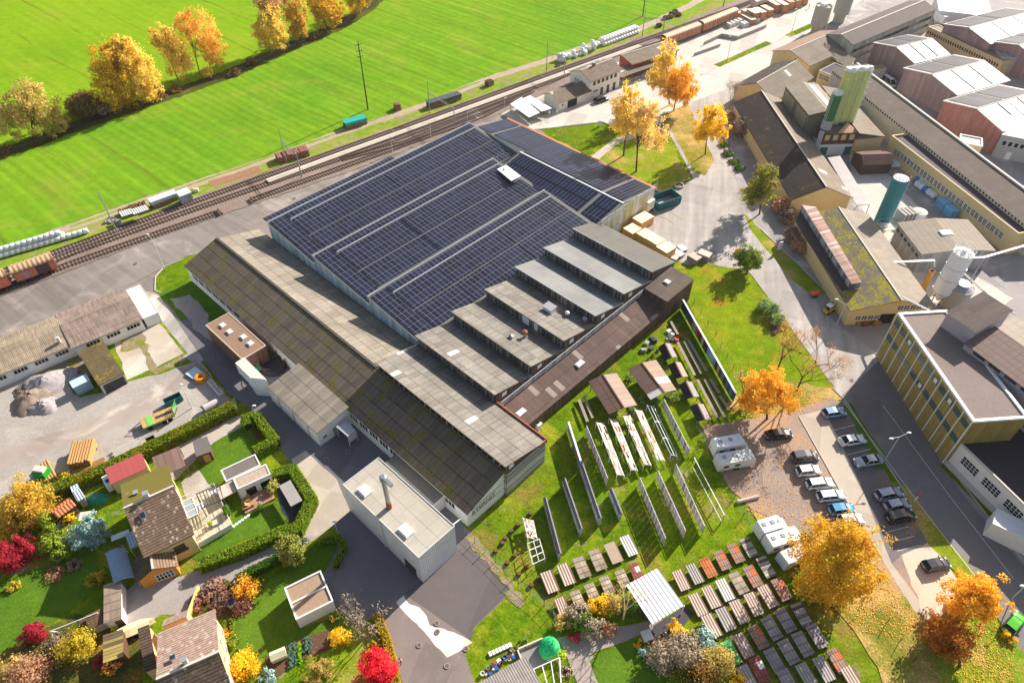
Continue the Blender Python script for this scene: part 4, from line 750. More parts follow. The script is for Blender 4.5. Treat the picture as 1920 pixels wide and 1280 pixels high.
def hedge(px,w,h,lab,m,seed=1,dens=80,size=.1,name='hedge'):
 P=[G(*p,h) for p in px]
 for p in P:p.z=0
 t=thing(name,lab,'hedge',P[0]);q=np.random.default_rng(seed);b=MB();V=[]
 for i,(a,c) in enumerate(zip(P[:-1],P[1:])):
  d=(c-a);L=d.length;d.normalize();n=Vector((-d.y,d.x,0));b.hexa(a-d*(w*.3 if i else 0)-n*w*.42+ZV*.05,d*(L+(w*.3 if i else 0)),n*w*.84,ZV*(h*.92))
  cnt=int(L*(w+2*h)*dens);s=q.random(cnt)*(L+.5)-.25;k=q.random(cnt)*(w+2*h)
  for si,ki in zip(s,k):
   j=q.normal(0,.08,3)
   if ki<h:o=a+d*si-n*(w/2+j[0])+ZV*ki;nn=-n
   elif ki<h+w:o=a+d*si+n*(ki-h-w/2)+ZV*(h+j[0]);nn=ZV
   else:o=a+d*si+n*(w/2+j[0])+ZV*(ki-h-w);nn=n
   V.append((o,nn))
 b.build('core',plain('hedge_core',(40,56,14),.95,.2),t);leaves([v[0] for v in V],[v[1] for v in V],size,m,t,seed);return t
def leaves(C,Nn,size,m,parent,seed=0,name='foliage',tilt=.55,asp=1.0):
 """one quad per leaf clump, all in one mesh"""
 q=np.random.default_rng(seed);C=np.array(C,float).reshape(-1,3);Nn=np.array(Nn,float).reshape(-1,3);k=len(C)
 nv=Nn+q.normal(0,tilt,(k,3));nv/=np.linalg.norm(nv,axis=1,keepdims=True)+1e-9;rv=q.normal(0,1,(k,3));a=np.cross(nv,rv);a/=np.linalg.norm(a,axis=1,keepdims=True)+1e-9;b=np.cross(nv,a)
 s=size*q.uniform(.6,1.35,(k,1));C=C-np.array(parent_loc(parent));s2=s*asp
 V=np.stack([C-a*s-b*s2*.3,C+a*s*.25-b*s2,C+a*s+b*s2*.35,C-a*s*.3+b*s2],1).reshape(-1,3)
 me=bpy.data.meshes.new(name);me.vertices.add(4*k);me.vertices.foreach_set('co',V.ravel());me.loops.add(4*k);me.loops.foreach_set('vertex_index',np.arange(4*k,dtype=np.int32));me.polygons.add(k);me.polygons.foreach_set('loop_start',np.arange(0,4*k,4,dtype=np.int32));me.polygons.foreach_set('loop_total',np.full(k,4,dtype=np.int32))
 me.update(calc_edges=True);me.validate();me.materials.append(m);o=bpy.data.objects.new(name,me);COL.objects.link(o);o.parent=parent;return o
l_hedge=leafm('hedge_leaves',(92,112,20),(136,144,30),(146,124,34));l_box=leafm('boxwood_leaves',(96,124,22),(138,156,36),None)
hedge([(-30,962),(60,928),(146,895),(200,873),(250,849),(350,801),(436,757)],1.9,2.2,'long thick clipped hedge between the dirt yard and the gardens',l_hedge,1,60,.125)
hedge([(476,774),(458,782),(463,793)],1.4,1.7,'short end of clipped hedge by the garden gate',l_box,2);hedge([(479,776),(514,823),(478,841)],1.5,1.8,'angled clipped hedge around the upper lawn corner',l_box,3)
hedge([(506,886),(548,876),(584,933),(556,989),(524,994),(452,1027),(372,1055)],1.6,1.9,'long clipped hedge wrapping the terrace lawn',l_box,4)
hedge([(526,1040),(470,1068),(446,1082)],1.2,1.4,'dark low hedge along the driveway',leafm('dark_hedge_leaves',(52,92,16),(80,116,24)),5);hedge([(600,1012),(634,1006),(644,1022),(628,1058)],.8,1.1,'low hedge at the corner by the annexe lane',l_box,6);hedge([(706,1150),(722,1190),(738,1250),(742,1300)],1.0,1.5,'yellowing hedge beside the lane',leafm('yellow_hedge_leaves',(150,140,24),(190,150,40)),7)
# houses and gardens at lower left
t_house=tiles('brown_roof_tiles',(120,96,78),(150,124,102),.3,.42,0,.8);t_mossy=tiles('mossy_roof_tiles',(118,100,70),(140,122,80),.3,.42,.75);t_pink=tiles('pink_brown_roof_tiles',(150,122,108),(182,156,140),.34,.45,0,.7);t_dk=tiles('dark_roof_tiles',(92,74,62),(118,98,82),.3,.4,.1)
ZE,ZR=5.0,8.6
def twoside(root,eA,eB,rA,rB,fA,fB,ze,zr,ze2,wm,m1,m2,th=.2,gm=None,base=0):
 """house from measured roof points: near eave, ridge, far eave; walls set in under the overhang"""
 E0,E1,Rg0,Rg1=G(*eA,ze),G(*eB,ze),G(*rA,zr),G(*rB,zr)
 u=(Rg1-Rg0);u.z=0;u.normalize();v=Vector((-u.y,u.x,0));sgn=1 if(E0-Rg0).dot(v)>0 else-1;v=v*sgn
 a0=((E0-Rg0).dot(u)+0)/2;a1=((E1-Rg0).dot(u)+(Rg1-Rg0).dot(u))/2;w1=((E0-Rg0).dot(v)+(E1-Rg0).dot(v))/2
 F0,F1=G(*fA,ze2),G(*fB,ze2);w2=-((F0-Rg0).dot(v)+(F1-Rg0).dot(v))/2
 o=Vector((Rg0.x,Rg0.y,0))+u*a0-v*w2;fr=Fr.mk(o,u,v,a1-a0,w1+w2)
 root.location=fr.mid()
 ins=.45;fw_=fr.sub(ins,fr.L-ins,ins,fr.W-ins);t=(w2-ins)/(fr.W-2*ins);s1,s2=(zr-ze)/w1,(zr-ze2)/w2
 b=MB(u);wz2,wz1=ze2+s2*ins-.2,ze+s1*ins-.2;walls(root,fw_,(wz2,wz2,wz1,wz1),wm,base,t=t,zr=zr-.25)
 MB(u).slab([fr.p(0,w2,zr),fr.p(fr.L,w2,zr),fr.p(fr.L,fr.W,ze),fr.p(0,fr.W,ze)],th).build('roof',m1,root);MB(u).slab([fr.p(0,0,ze2),fr.p(fr.L,0,ze2),fr.p(fr.L,w2-.003,zr),fr.p(0,w2-.003,zr)],th).build('roof',m2,root)
 MB(u).hexa(fr.p(-.02,w2-.14,zr-.05),u*(fr.L+.04),v*.28,ZV*.14).build('ridge_cap',lconc,root)
 return fr,fw_
def chimney(root,px,py,z,h,m=None,w=.6,ang=.5):
 c=G(px,py,z);x=MB().box(c-ZV*.8,w,w,h+.8,ang).build('chimney',m or lconc,root);MB().box(c+ZV*h,w+.2,w+.2,.12,ang).build('chimney_cap',grey,x)
h1=thing('brown_house','cream house with a brown tiled roof half covered in moss, between hedge and carport','house')
F1,W1=twoside(h1,(268.4,1047),(364,1000.6),(232.8,951.8),(326,910),(228.8,906),(318,868.5),5.2,8.8,6.3,cream,t_house,t_mossy)
chimney(h1,277,932,8.6,1.1);chimney(h1,256,926,7.8,.5,steel,.5)
def roofwin(root,px,py,z,u,v,slope,w=.8,h=1.1):
 c=G(px,py,z);vv=(v+ZV*slope).normalized();x=MB().slab([c-u*w/2-vv*h/2,c+u*w/2-vv*h/2,c+u*w/2+vv*h/2,c-u*w/2+vv*h/2],.12).build('roof_window',steel,root);nz=u.cross(vv);nz=nz if nz.z>0 else-nz
 MB().slab([c-u*w*.38-vv*h*.4+nz*.03,c+u*w*.38-vv*h*.4+nz*.03,c+u*w*.38+vv*h*.4+nz*.03,c-u*w*.38+vv*h*.4+nz*.03],.05).build('pane',glass,x)
roofwin(h1,267.5,965,8.15,F1.u,F1.v,-.35)
for k in range(3):win(h1,W1,'a1',1.5+k*2.6,3.2,1.1,1.4,brownw,glass)
win(h1,W1,'b1',W1.L-3.0,2.6,1.6,1.2,brownw,glass);MB().hexa(W1.p(W1.L-3.2,W1.W+.05,2.2),W1.u*2.0,W1.v*.3,ZV*.3).build('flower_box',brownw,h1)
h1b=thing('house_extension','ochre gabled garage extension in front of the brown tiled house','garage');Fx,Wx=twoside(h1b,(256,1093),(243,1034),(286.5,1066),(283,1043),(333,1054),(330,1040),2.7,4.6,2.9,orangew,t_dk,t_house)
win(h1b,Wx,'a0' if Wx.side('a0')[1].length and(Wx.p(0,0)-Vector((0,0,0))).length<(Wx.p(Wx.L,0)).length else 'a1',.6,.5,2.4,1.7,white,dglass,5,2)
rc=thing('red_carport','shed with a plain pinkish red roof behind the brown house','shed');f=Fr((207.4,905),(274.5,874.6),(200.3,880.6),3.2);rc.location=f.mid();redr=sheet('pink_red_roof',(196,96,92),.9,12,.03,.2,0,0,dirt=.1);mono(rc,f,2.9,3.5,cream,redr,.1,.12)
f=Fr((297,893),(347,872),(292,856),2.7);t=bld('pergola','brown slatted pergola roof between red shed and grey hut','pergola',f);mono(t,f,2.5,2.8,None,sheet('pergola_panels',(146,116,104),1.15,12,.1,.5,0,0,dirt=.1,swid=.16),.05,.1)
for q in f.quad():MB().tube(q,q+ZV*2.6,.07,n=6).build('post',brownw,t)
f=Fr((368.4,854),(394,845),(357,829.5),2.5);t=bld('garden_shed','brown garden shed with a flat grey roof at the upper lawn','shed',f);mono(t,f,2.4,2.5,brownw,plain('grey_felt',(112,106,104),.9,.08),.12,.12);door(t,f,'b0',.8,1.0,1.9,wood,hm=steel)
f=Fr((424,903),(488.7,872),(414,882),2.7);t=bld('flat_garage','flat garage with dark gravel roof and white edge','garage',f);flat(t,f,2.7,white,asphalt('dark_roof_gravel',(112,102,96),.15,None,.8,0,crack=0),.12,.2,white);door(t,f,'a1',.3,f.W-.6,2.1,grey)
f=Fr((445.6,917.5),(507.5,889.4),(437.5,898),2.9);t=bld('flat_garage','flat garage with pale pebble roof above the wooden deck','garage',f);flat(t,f,2.95,white,asphalt('pebble_roof',(170,152,132),.2,None,1.4,0,crack=0),.12,.2,white);door(t,f,'b0',1,1.6,2.0,dglass);door(t,f,'b0',3.4,1.6,2.0,dglass)
f=Fr((414,936),(445,919),(406,915),2.6);t=bld('awning','pale beige awning over the terrace beside the pebble roofed garage','awning',f);MB(f.u).slab([q for q in f.quad(2.6)],.1).build('cloth',slats('awning_cloth',(206,190,176),(198,182,168),None,1.9,.8,gap=.3),t)
for q in f.quad():MB().tube(q,q+ZV*2.5,.05,n=6).build('post',whitem,t)
P=[G(*q,1.3) for q in((342,938),(404,912),(434,982),(371,1018),(355,976))];t=thing('raised_terrace','raised tiled terrace with white walls in front of the brown house','terrace',G(385,965));MB(F1.u).prism(P,0,1.25,0,1).build('slab',[slats('terrace_tiles',(206,194,170),(190,178,156),None,.6,.8,gap=.35),white],t);b=MB()
for a,c in zip(P,P[1:]+P[:1]):
 n=max(1,int((c-a).length/1.6))
 for k in range(n):b.tube(a+(c-a)*(k/n),a+(c-a)*(k/n)+ZV*1.0,.03,n=5)
 b.tube(a+ZV*1.0,c+ZV*1.0,.035,n=5)
b.build('railing',whitem,t)
f=Fr((352,972),(371,963),(344,940),3.4);t=bld('glass_veranda','white framed glass veranda roof on the terrace by the house','veranda',f);b=MB()
for k in range(4):b.hexa(f.p(0,k*f.W/3-.04,3.4),f.u*f.L,f.v*.08,ZV*.1)
b.hexa(f.p(0,-.04,3.4),f.u*.08,f.v*f.W,ZV*.1).hexa(f.p(f.L,-.04,3.4),f.u*.08,f.v*f.W,ZV*.1).build('frame',whitem,t);MB(f.u).slab(f.quad(3.43),.03).build('pane',gloss('veranda_glass',(150,160,166),.1),t)
for q in f.quad(1.2):MB().tube(q,q+ZV*2.2,.05,n=6).build('post',whitem,t)
tp=[G(*q_,3.7) for q_ in((368,926),(410,908),(419,936),(379,952))];t_=thing('terrace_shade_beams','dark beamed pergola over the upper half of the terrace','pergola',(tp[0]+tp[2])/2-ZV*2.4);b=MB()  # beams added to darken the shading on the terrace
for k in range(8):b.tube(tp[0]+(tp[1]-tp[0])*k/7,tp[3]+(tp[2]-tp[3])*k/7,.07,n=5)
b.tube(tp[0],tp[1],.09,n=5).tube(tp[3],tp[2],.09,n=5).build('beam',dgrey,t_)
for q_ in tp:MB().tube(Vector((q_.x,q_.y,1.2)),q_,.08,n=5).build('post',dgrey,t_)
def table(px,py,z,w,d,h,ang,m,lab,legm=None,name='garden_table',cat='table'):
 c=G(px,py,z);t=thing(name,lab,cat,c);MB().box(c+ZV*(h-.06),w,d,.06,ang).build('table_top',m,t);ca,sa=math.cos(ang),math.sin(ang)
 for i in(-1,1):
  for j in(-1,1):x,y=i*(w/2-.1),j*(d/2-.1);q=c+Vector((ca*x-sa*y,sa*x+ca*y,0));MB().tube(q,q+ZV*(h-.06),.04,n=5).build('leg',legm or m,t)
 return t
table(375,955,1.25,1.9,1.2,.74,.5,whitem,'white table in the shade of the terrace');table(403,927,1.25,1.3,.8,.74,.5,whitem,'small white table under the terrace pergola');table(399,984,1.25,1.6,.9,.5,.5,lconc,'low stone table with a plant pot at the sunny terrace edge')
def potplant(px,py,z,r,h,lab,m,pm=None,seed=0,lm=None):
 c=G(px,py,z);t=thing('potted_plant',lab,'plant',c);MB().lathe(c,[(r*.7,0),(r,.45),(r*.85,.45)],12).build('pot',pm or rust,t);q=np.random.default_rng(seed+int(px));p=q.normal(0,1,(160,3));p/=np.linalg.norm(p,axis=1,keepdims=True);leaves(np.array(c)+np.array((0,0,.45+h/2))+p*np.array((r*1.2,r*1.2,h/2)),p,.16,m,t,seed)
l_green=leafm('garden_leaves',(70,110,26),(126,150,50),None);l_lime=leafm('lime_leaves',(150,176,40),(196,200,70));l_yel=leafm('yellow_leaves',(230,180,30),(250,214,70),(200,160,30))
potplant(427,958,1.25,.4,.9,'potted shrub in the terrace corner',l_green);potplant(429,966,1.25,.4,.8,'potted shrub at the sunny terrace rail',l_green,None,2);potplant(396,985,1.75,.25,.5,'plant pot on the low stone table',l_lime)
P=[G(*q) for q in((452.7,940.6),(505.7,911.9),(515.6,935),(460.8,964))];t=thing('wooden_deck','reddish wooden deck below the pebble roofed garage','deck',(P[0]+P[2])/2);MB(F1.u).prism(P,.05,.3).build('boards',slats('deck_boards',(196,150,126),(180,134,112),None,.25,.8,gap=.3),t)
def lounger(px,py,ang,lab):
 c=G(px,py,.3);u=Vector((math.cos(ang),math.sin(ang),0));v=Vector((-u.y,u.x,0));t=thing('sun_lounger',lab,'lounger',c);MB().hexa(c-v*.32-u*.3+ZV*.32,u*1.1,v*.64,ZV*.06).build('seat',wood,t);MB().hexa(c-v*.32-u*.3+ZV*.34,-u*.6+ZV*.5,v*.64,ZV*.05).build('backrest',wood,t)
 for a,d in((-.25,-.28),(-.25,.28),(.75,-.28),(.75,.28)):MB().tube(c+u*a+v*d,c+u*a+v*d+ZV*.33,.03,n=5).build('leg',wood,t)
lounger(466,935,1.9,'wooden lounger nearest the lawn steps on the deck');lounger(472,946,.4,'wooden lounger turned towards the lawn on the deck');table(463,952,.3,1.4,.6,.4,.5,wood,'low wooden bench at the deck edge',name='deck_bench',cat='bench');table(475,915,.3,1.2,1.0,.7,.5,grey,'grey barbecue table against the garage wall')
potplant(490,954,0,.42,.5,'terracotta pot between deck and lawn',l_green);
def shrub(px,py,r,h,lab,m,seed=1,size=.22,dens=66,z=0,name='shrub',cat='shrub',stem=True,flat_=1.0,group=None):
 c=G(px,py,z);t=thing(name,lab,cat,c,0,group);q=np.random.default_rng(seed+int(px*3+py));k=int(max(dens,40)*(r*r+r*h)*4);cl=q.normal(0,1,(max(6,k//34),3));cl/=np.linalg.norm(cl,axis=1,keepdims=True);cl*=q.uniform(.55,1.0,(len(cl),1));i=q.integers(0,len(cl),k)
 p=cl[i]+q.normal(0,.17,(k,3));p[:,2]=np.abs(p[:,2]) if h<r else p[:,2];hh=h/2 if h>=r else h;z0=h/2+.1 if h>=r else .05
 C=np.array(c)+np.array((0,0,z0))+p*np.array((r,r,hh));ok=C[:,2]>z+.03;leaves(C[ok],p[ok]+np.array((0,0,.35)),size*.6,m,t,seed)
 if stem:
  b=MB();rq=random.Random(seed)
  for j in range(5):b.tube(c,c+Vector((rq.uniform(-.5,.5)*r,rq.uniform(-.5,.5)*r,h*.75)),.05*max(1,h/2),.015,n=5)
  b.build('stem',bark,t)
 return t
shrub(514,918,1.1,1.9,'tall pale grass clump beside the deck corner',leafm('pampas',(150,160,70),(200,190,120),(200,120,80)),3,.2)
f=Fr((545.3,948.7),(566.8,937),(526.4,909),2.3);f.W+=0;t=bld('hot_tub_pavilion','grey roofed pavilion in the hedge corner of the terrace garden','pavilion',f);mono(t,f,2.2,2.3,None,sheet('light_grey_panel',(176,172,164),3,9,.02,.1,0,0,dirt=.1),0,.2)
for q in f.quad():MB().tube(q,q+ZV*2.2,.08,n=6).build('post',dgrey,t)
hexbox('tub',f.sub(.7,f.L-.7,1.0,f.W-1.0),.05,.9,dgrey,t)
for i in range(9):c=G(466-i*5.6,966+i*4.0);tag(MB().box(c,.42,.42,.06,.3).build('stepping_stone',white),'white stepping stone in the row across the terrace lawn','stepping stone','white stepping stones')
def carport(quad,z,lab,m,barrel=.5):
 P=[G(*q,z) for q in quad];o,A,B=P[3],P[2]-P[3],P[0]-P[3];t=thing('carport',lab,'carport',(P[0]+P[2])/2-ZV*z);b=MB(B.normalized());n=8
 for k in range(n):
  f0,f1=k/n,(k+1)/n;h0,h1=(barrel*math.sin(math.pi*x) for x in(f0,f1));b.slab([o+A*f0+ZV*h0,o+A*f1+ZV*h1,o+A*f1+B+ZV*h1,o+A*f0+B+ZV*h0],.06)
 b.build('roof',m,t)
 for q in P:MB().tube(Vector((q.x,q.y,0)),q,.06,n=6).build('post',whitem,t)
 return t
carport(((197.3,1037),(228.8,1021),(252,1082),(213.5,1094)),2.6,'barrel roofed carport of blue grey ribbed metal beside the ochre garage',corrug('blue_grey_ribbed',(142,158,182),.42,.45,amp=.22))
f=Fr((244,1029),(258,1022),(240,1000),2.4);t=bld('side_canopy','small pale blue canopy between house and carport','canopy',f);mono(t,f,2.3,2.5,None,corrug('pale_blue_ribbed',(176,190,210),.4,.45),.0,.08)
for q in f.quad():MB().tube(q,q+ZV*2.3,.05,n=6).build('post',whitem,t)
table(230,1009,0,2.6,1.0,1.0,.5,whitem,'long white counter on the dark lawn behind the carport',dgrey)
f=Fr((196,1165.6),(225,1156),(178,1103.8),2.6);t=bld('tiled_shed','narrow white shed with a weathered roof below the carport','shed',f);mono(t,f,2.5,2.6,white,sheet('weathered_shed_roof',(168,146,126),12,1.3,.1,.4,0,.15,(130,120,50),.4),.15,.14);door(t,f,'b0',1,1.0,1.9,brownw)
f=Fr((166,1178),(196,1164),(158,1158),2.0);t=bld('low_shed','low leaf covered shed beside the narrow white shed','shed',f);mono(t,f,1.9,2.2,lconc,sheet('leafy_roof',(120,92,66),1,2,.2,.3,0,.3,(150,110,50),.5),.1,.12)
f=Fr((194,1240),(229,1228),(194,1192),2.4);t=bld('slatted_shed','shed with a yellowish slatted roof by the boat','shed',f);mono(t,f,2.2,2.4,brownw,slats('yellow_slat_roof',(176,156,82),(150,130,74),(108,90,66),.5,.8,hor=True,gap=.8),.1,.12)
f=Fr((262,1196),(276,1189),(238,1180),1.0);c=G(256,1183);a=hd(256,1183,30,-12);u=Vector((math.cos(a),math.sin(a),0));v=Vector((-u.y,u.x,0));t=thing('covered_boat','small boat under a cream cover on the driveway edge','boat',c,0);b=MB(u);st_=[(-2.6,.35,1.1),(-2.2,.85,1.25),(-.5,1.0,1.35),(1.0,.95,1.4),(2.1,.55,1.45),(2.8,.05,1.5)]
for(x0,w0,z0),(x1,w1,z1) in zip(st_[:-1],st_[1:]):
 for s in(-1,1):b.poly([c+u*x0+v*w0*s+ZV*(z0-.35),c+u*x1+v*w1*s+ZV*(z1-.35),c+u*x1+ZV*z1,c+u*x0+ZV*z0]).poly([c+u*x0+v*w0*s+ZV*(z0-.35),c+u*x1+v*w1*s+ZV*(z1-.35),c+u*x1+v*w1*.5*s+ZV*.35,c+u*x0+v*w0*.5*s+ZV*.35])
b.build('cover',plain('cream_tarpaulin',(236,226,170),.6,.08),t);MB().tube(c+v*1.0+ZV*.3,c-v*1.0+ZV*.3,.3,n=10).build('trailer_axle',rubber,t)
def goal(P0,w,h,ang,lab):
 u=Vector((math.cos(ang),math.sin(ang),0));v=Vector((-u.y,u.x,0));t=thing('swing_frame',lab,'play frame',P0);b=MB()
 for s in(0,w):
  for d in(-1.0,1.0):b.tube(P0+u*s+v*d,P0+u*s+ZV*h,.07,n=6)
 b.tube(P0+ZV*h,P0+u*w+ZV*h,.07,n=6).build('frame',whitem,t);MB().hexa(P0+u*w*.55-v*.5+ZV*1.4,u*1.6,v*1.0,ZV*.1).build('platform',brownw,t)
 for s in(.2,.35):MB().tube(P0+u*w*s+ZV*h,P0+u*w*s+ZV*.6,.02,n=4).box(P0+u*w*s+ZV*.5,.5,.25,.06,ang).build('swing',dgrey,t)
goal(G(108,1196),6.0,2.3,hd(108,1196,30,-12),'white climbing frame with swings on the lower left lawn')
h2=thing('pink_roof_house','peach house with a large pinkish tiled roof at the bottom edge','house');F2,W2=twoside(h2,(294.6,1186.5),(398.8,1143),(293.5,1272),(415,1218),(300,1352),(430,1290),5.6,9.2,5.6,peach,t_pink,tiles('pink_brown_roof_tiles_2',(120,94,82),(160,132,116),.34,.45,.1,.8))
chimney(h2,348,1240,9.3,.8,lconc,.5);roofwin(h2,323,1231,8.9,F2.u,F2.v,-.3,.8,.8)
for k in range(4):
 win(h2,W2,'a1',1.2+k*2.6,3.6,.9,1.3,white,glass);win(h2,W2,'a1',1.2+k*2.6,1.0,.9,1.3,white,glass)
f=Fr((273,1258),(292,1250),(270,1183),3.2);t=bld('side_wing','lower dark roofed side wing at the left of the peach house','house wing',f);mono(t,f,3.2,4.2,peach,t_dk,.1,.15)
f=Fr((309,1178),(352,1160),(305,1158),3.6);t=bld('entrance_wing','small tiled entrance wing behind the peach house','house wing',f);mono(t,f,4.4,3.0,peach,t_pink,.1,.15)
MB().box(G(367,1130),.3,4.0,1.3,hd(367,1130,6,-16)+math.pi/2).build('garden_wall',plain('yellow_render',(236,206,130),.8,.08));tag(bpy.data.objects['garden_wall'],'short pale yellow garden wall among the bare shrubs','wall')
f=Fr((555.6,1162),(625,1127),(536.5,1101.4),2.6);t=bld('double_garage','white double garage with two brown gravel roof fields','garage',f);gvl=asphalt('brown_roof_gravel',(156,130,106),.14,None,.8,0,crack=0);flat(t,f,2.6,white,gvl,.22,.22,white);MB().hexa(f.p(.2,f.W*.47,2.5),f.u*(f.L-.4),f.v*.22,ZV*.3).build('dividing_wall',white,t);door(t,f,'a1',.5,2.6,2.1,grey);door(t,f,'a1',f.W-3.1,2.6,2.1,grey)
c=G(442,1127);t=thing('sandbox','blue and white striped garden box beside the orange bush','box',c);a=hd(442,1127,20,-14);MB().box(c,2.2,1.2,.7,a).build('box',white,t);MB().box(c+ZV*.7,2.0,1.0,.12,a).build('lid',gloss('blue_cover',(34,60,130),.5),t)
f=Fr((508,1238),(536,1226),(500,1224),1.2);t=bld('cold_frame','cream cold frame greenhouse by the vegetable bed','greenhouse',f);gable(t,f,.9,1.4,plain('cream_polycarbonate',(226,220,170),.4,.05),plain('cream_polycarbonate_roof',(232,228,190),.35,.05),.5,.05,.05)
l_cab=leafm('cabbage_leaves',(84,120,100),(130,160,140));l_let=leafm('lettuce_leaves',(120,180,30),(170,210,60))
for i in range(14):x,y=546+(i//7)*6,1212+(i%7)*6.2-(i//7)*3;shrub(x,y,.38,.4,'blue green cabbage in the two vegetable rows',l_cab,i,.14,90,name='cabbage',cat='vegetable',stem=False,group='cabbages in the vegetable bed')
for i in range(7):shrub(562+i*.3,1208+i*5.4,.36,.35,'light green lettuce in the vegetable row',l_let,i,.12,90,name='lettuce',cat='vegetable',stem=False,group='lettuces in the vegetable bed')
for i in range(8):shrub(574+(i%2)*6,1200+(i//2)*7,.4,.4,'grey leek tuft beside the bare vegetable soil',l_cab,i+40,.14,80,name='leek',cat='vegetable',stem=False,group='leeks in the vegetable bed')
f=Fr((108,967),(139,945),(98,954),2.3);t=bld('orange_hut','small garden hut with an orange corrugated roof among the yellow shrubs','hut',f);gable(t,f,2.1,2.7,brownw,corrug('orange_corrugated',(206,122,76),.5,.7),.4,.15)
f=Fr((145,937),(156,931),(139,907),2.3);t=bld('metal_shed','narrow shed with a shiny ribbed metal roof behind the orange hut','shed',f);gable(t,f,2.0,2.6,conc,corrug('shiny_metal_roof',(190,200,212),.4,.35),.5,.1)
f=Fr((146,976),(167,973),(152,960),2.3);t=bld('bower','small pale square canopy in front of the blue spruce','canopy',f);mono(t,f,2.2,2.3,None,plain('pale_canvas',(214,206,190),.7,.06),0,.08)
for q in f.quad():MB().tube(q,q+ZV*2.2,.05,n=6).build('post',brownw,t)
c=G(182,936);t=thing('covered_slide','teal tarpaulin draped over garden furniture on the dark lawn','tarpaulin',c);q=random.Random(5);b=MB();pts=[(1.9*math.cos(k*.63),1.2*math.sin(k*.63)) for k in range(10)]
for k in range(10):p0,p1=pts[k],pts[(k+1)%10];b.poly([c+Vector((p0[0],p0[1],.05)),c+Vector((p1[0],p1[1],.05)),c+Vector((p1[0]*.5,p1[1]*.5,.8+.3*(k%2))),c+Vector((p0[0]*.5,p0[1]*.5,.8+.3*((k+1)%2)))]).poly([c+Vector((p1[0]*.5,p1[1]*.5,.8+.3*(k%2))),c+Vector((0,0,1.3)),c+Vector((p0[0]*.5,p0[1]*.5,.8+.3*((k+1)%2)))])
b.build('tarpaulin',gloss('teal_tarp',(30,140,120),.5),t)
f=Fr((197,911),(207,906),(192,893),2.2);t=bld('white_caravan','small white trailer parked behind the red roofed shed','trailer',f);MB(f.u).hexa(f.p(0,0,.4),f.u*f.L,f.v*f.W,ZV*1.8).build('body',whitem,t);MB().hexa(f.p(.3,.5,2.2),f.u*.6,f.v*.6,ZV*.12).build('roof_hatch',dgrey,t)
for w in(0,f.L):MB().tube(f.p(w-.1,f.W/2,.35),f.p(w+.1,f.W/2,.35),.35,n=10).build('wheel',rubber,t)
f=Fr((66,1005),(110,985),(62,996),1.2)
fence([(122,1010),(138,1000),(160,990)],1.1,'green wire fence by the blue spruce',greenm,1.6);fence([(110,995),(128,972),(150,962)],1.1,'thin garden fence beside the orange hut',steel,1.6)
table(482,815,0,.9,1.8,.45,hd(482,815,6,12)+1.57,brownw,'small brown bench on the shaded lawn',name='garden_bench',cat='bench')
f=Fr((1012.7,1282),(984.4,1232.5),(902,1281),3.4);t=bld('grey_tile_bungalow','bungalow with a pale grey tiled roof at the bottom edge','house',f);f.W+=6;f.L+=10;f.o=f.o-f.u*10;mono(t,f,3.3,3.5,white,tiles('grey_tiles',(150,142,134),(162,154,146),.3,.35),.2,.2)
f=Fr((1040,1282),(1049,1231),(1000,1252),2.7);t=thing('glass_pergola','white framed pergola beside the grey roofed bungalow','pergola',f.mid());q=[G(*p,2.6) for p in((1000,1254),(1049,1232),(1052,1284),(1018,1300))];b=MB()
for a,c in zip(q,q[1:]+q[:1]):b.tube(a,c,.08,n=6)
for k in(1,2):b.tube(q[0]+(q[1]-q[0])*k/3,q[3]+(q[2]-q[3])*k/3,.07,n=6)
b.build('frame',whitem,t)
for p in q:MB().tube(Vector((p.x,p.y,0)),p,.07,n=6).build('post',whitem,t)
P=[G(*q) for q in((968,1219),(1016,1198),(1030,1240),(985,1260))];t=thing('paved_patio','grey paved patio with a low white wall behind the bungalow','patio',(P[0]+P[2])/2);MB().prism(P,.0,.12).build('paving',plain('grey_paving',(140,136,134),.85,.1),t);MB().hexa(P[0],P[1]-P[0],(P[3]-P[0]).normalized()*.2,ZV*.7).hexa(P[0],P[3]-P[0],(P[1]-P[0]).normalized()*.2,ZV*.7).build('low_wall',lconc,t)
f=Fr((1222.7,1168.8),(1283,1134),(1179,1094.5),3.0);t=bld('white_canopy_shed','white ribbed metal canopy roof among the sample tables','canopy',f);r=mono(t,f,2.9,3.1,None,corrug('white_ribbed_roof',(222,224,222),.62,.45,amp=.16),0,.14)
r.data.uv_layers[0].data.foreach_get
for q in f.quad():MB().tube(q,q+ZV*2.9,.1,n=6).build('post',whitem,t)
hexbox('store_box',f.sub(.6,f.L-1.0,f.W*.35,f.W-.5),0,2.4,brownw,t)
table(1212,1194,0,1.5,1.5,.7,.3,white,'round white table on the dark terrace',dgrey)
q=random.Random(11);cols=[white,dgrey,lconc,rust,bluem,brownw,grey]
for i in range(26):
 k=i/25;x,y=905+k*62+q.uniform(-5,5),1263-k*36+q.uniform(-7,7);c=G(x,y);s=q.uniform(.3,.55);m=cols[i%7];b=MB()
 if i%3==0:b.lathe(c,[(s*.5,0),(s*.6,s),(s*.48,s),(s*.45,s*.6)],10)
 else:b.box(c,s*1.2,s,s*.7,q.uniform(0,3)).box(c+ZV*s*.7,s*1.05,s*.85,.05,q.uniform(0,3))
 tag(b.build('garden_pot' if i%3==0 else 'garden_crate',m),('pot' if i%3==0 else 'crate')+' in the cluttered row behind the grey roofed bungalow','pot' if i%3==0 else 'crate','garden clutter behind the bungalow')
hb=G(938,1218);a=hd(938,1218,22,-10);t=thing('block_row','row of white hollow blocks on the grass by the bungalow','blocks',hb);b=MB()
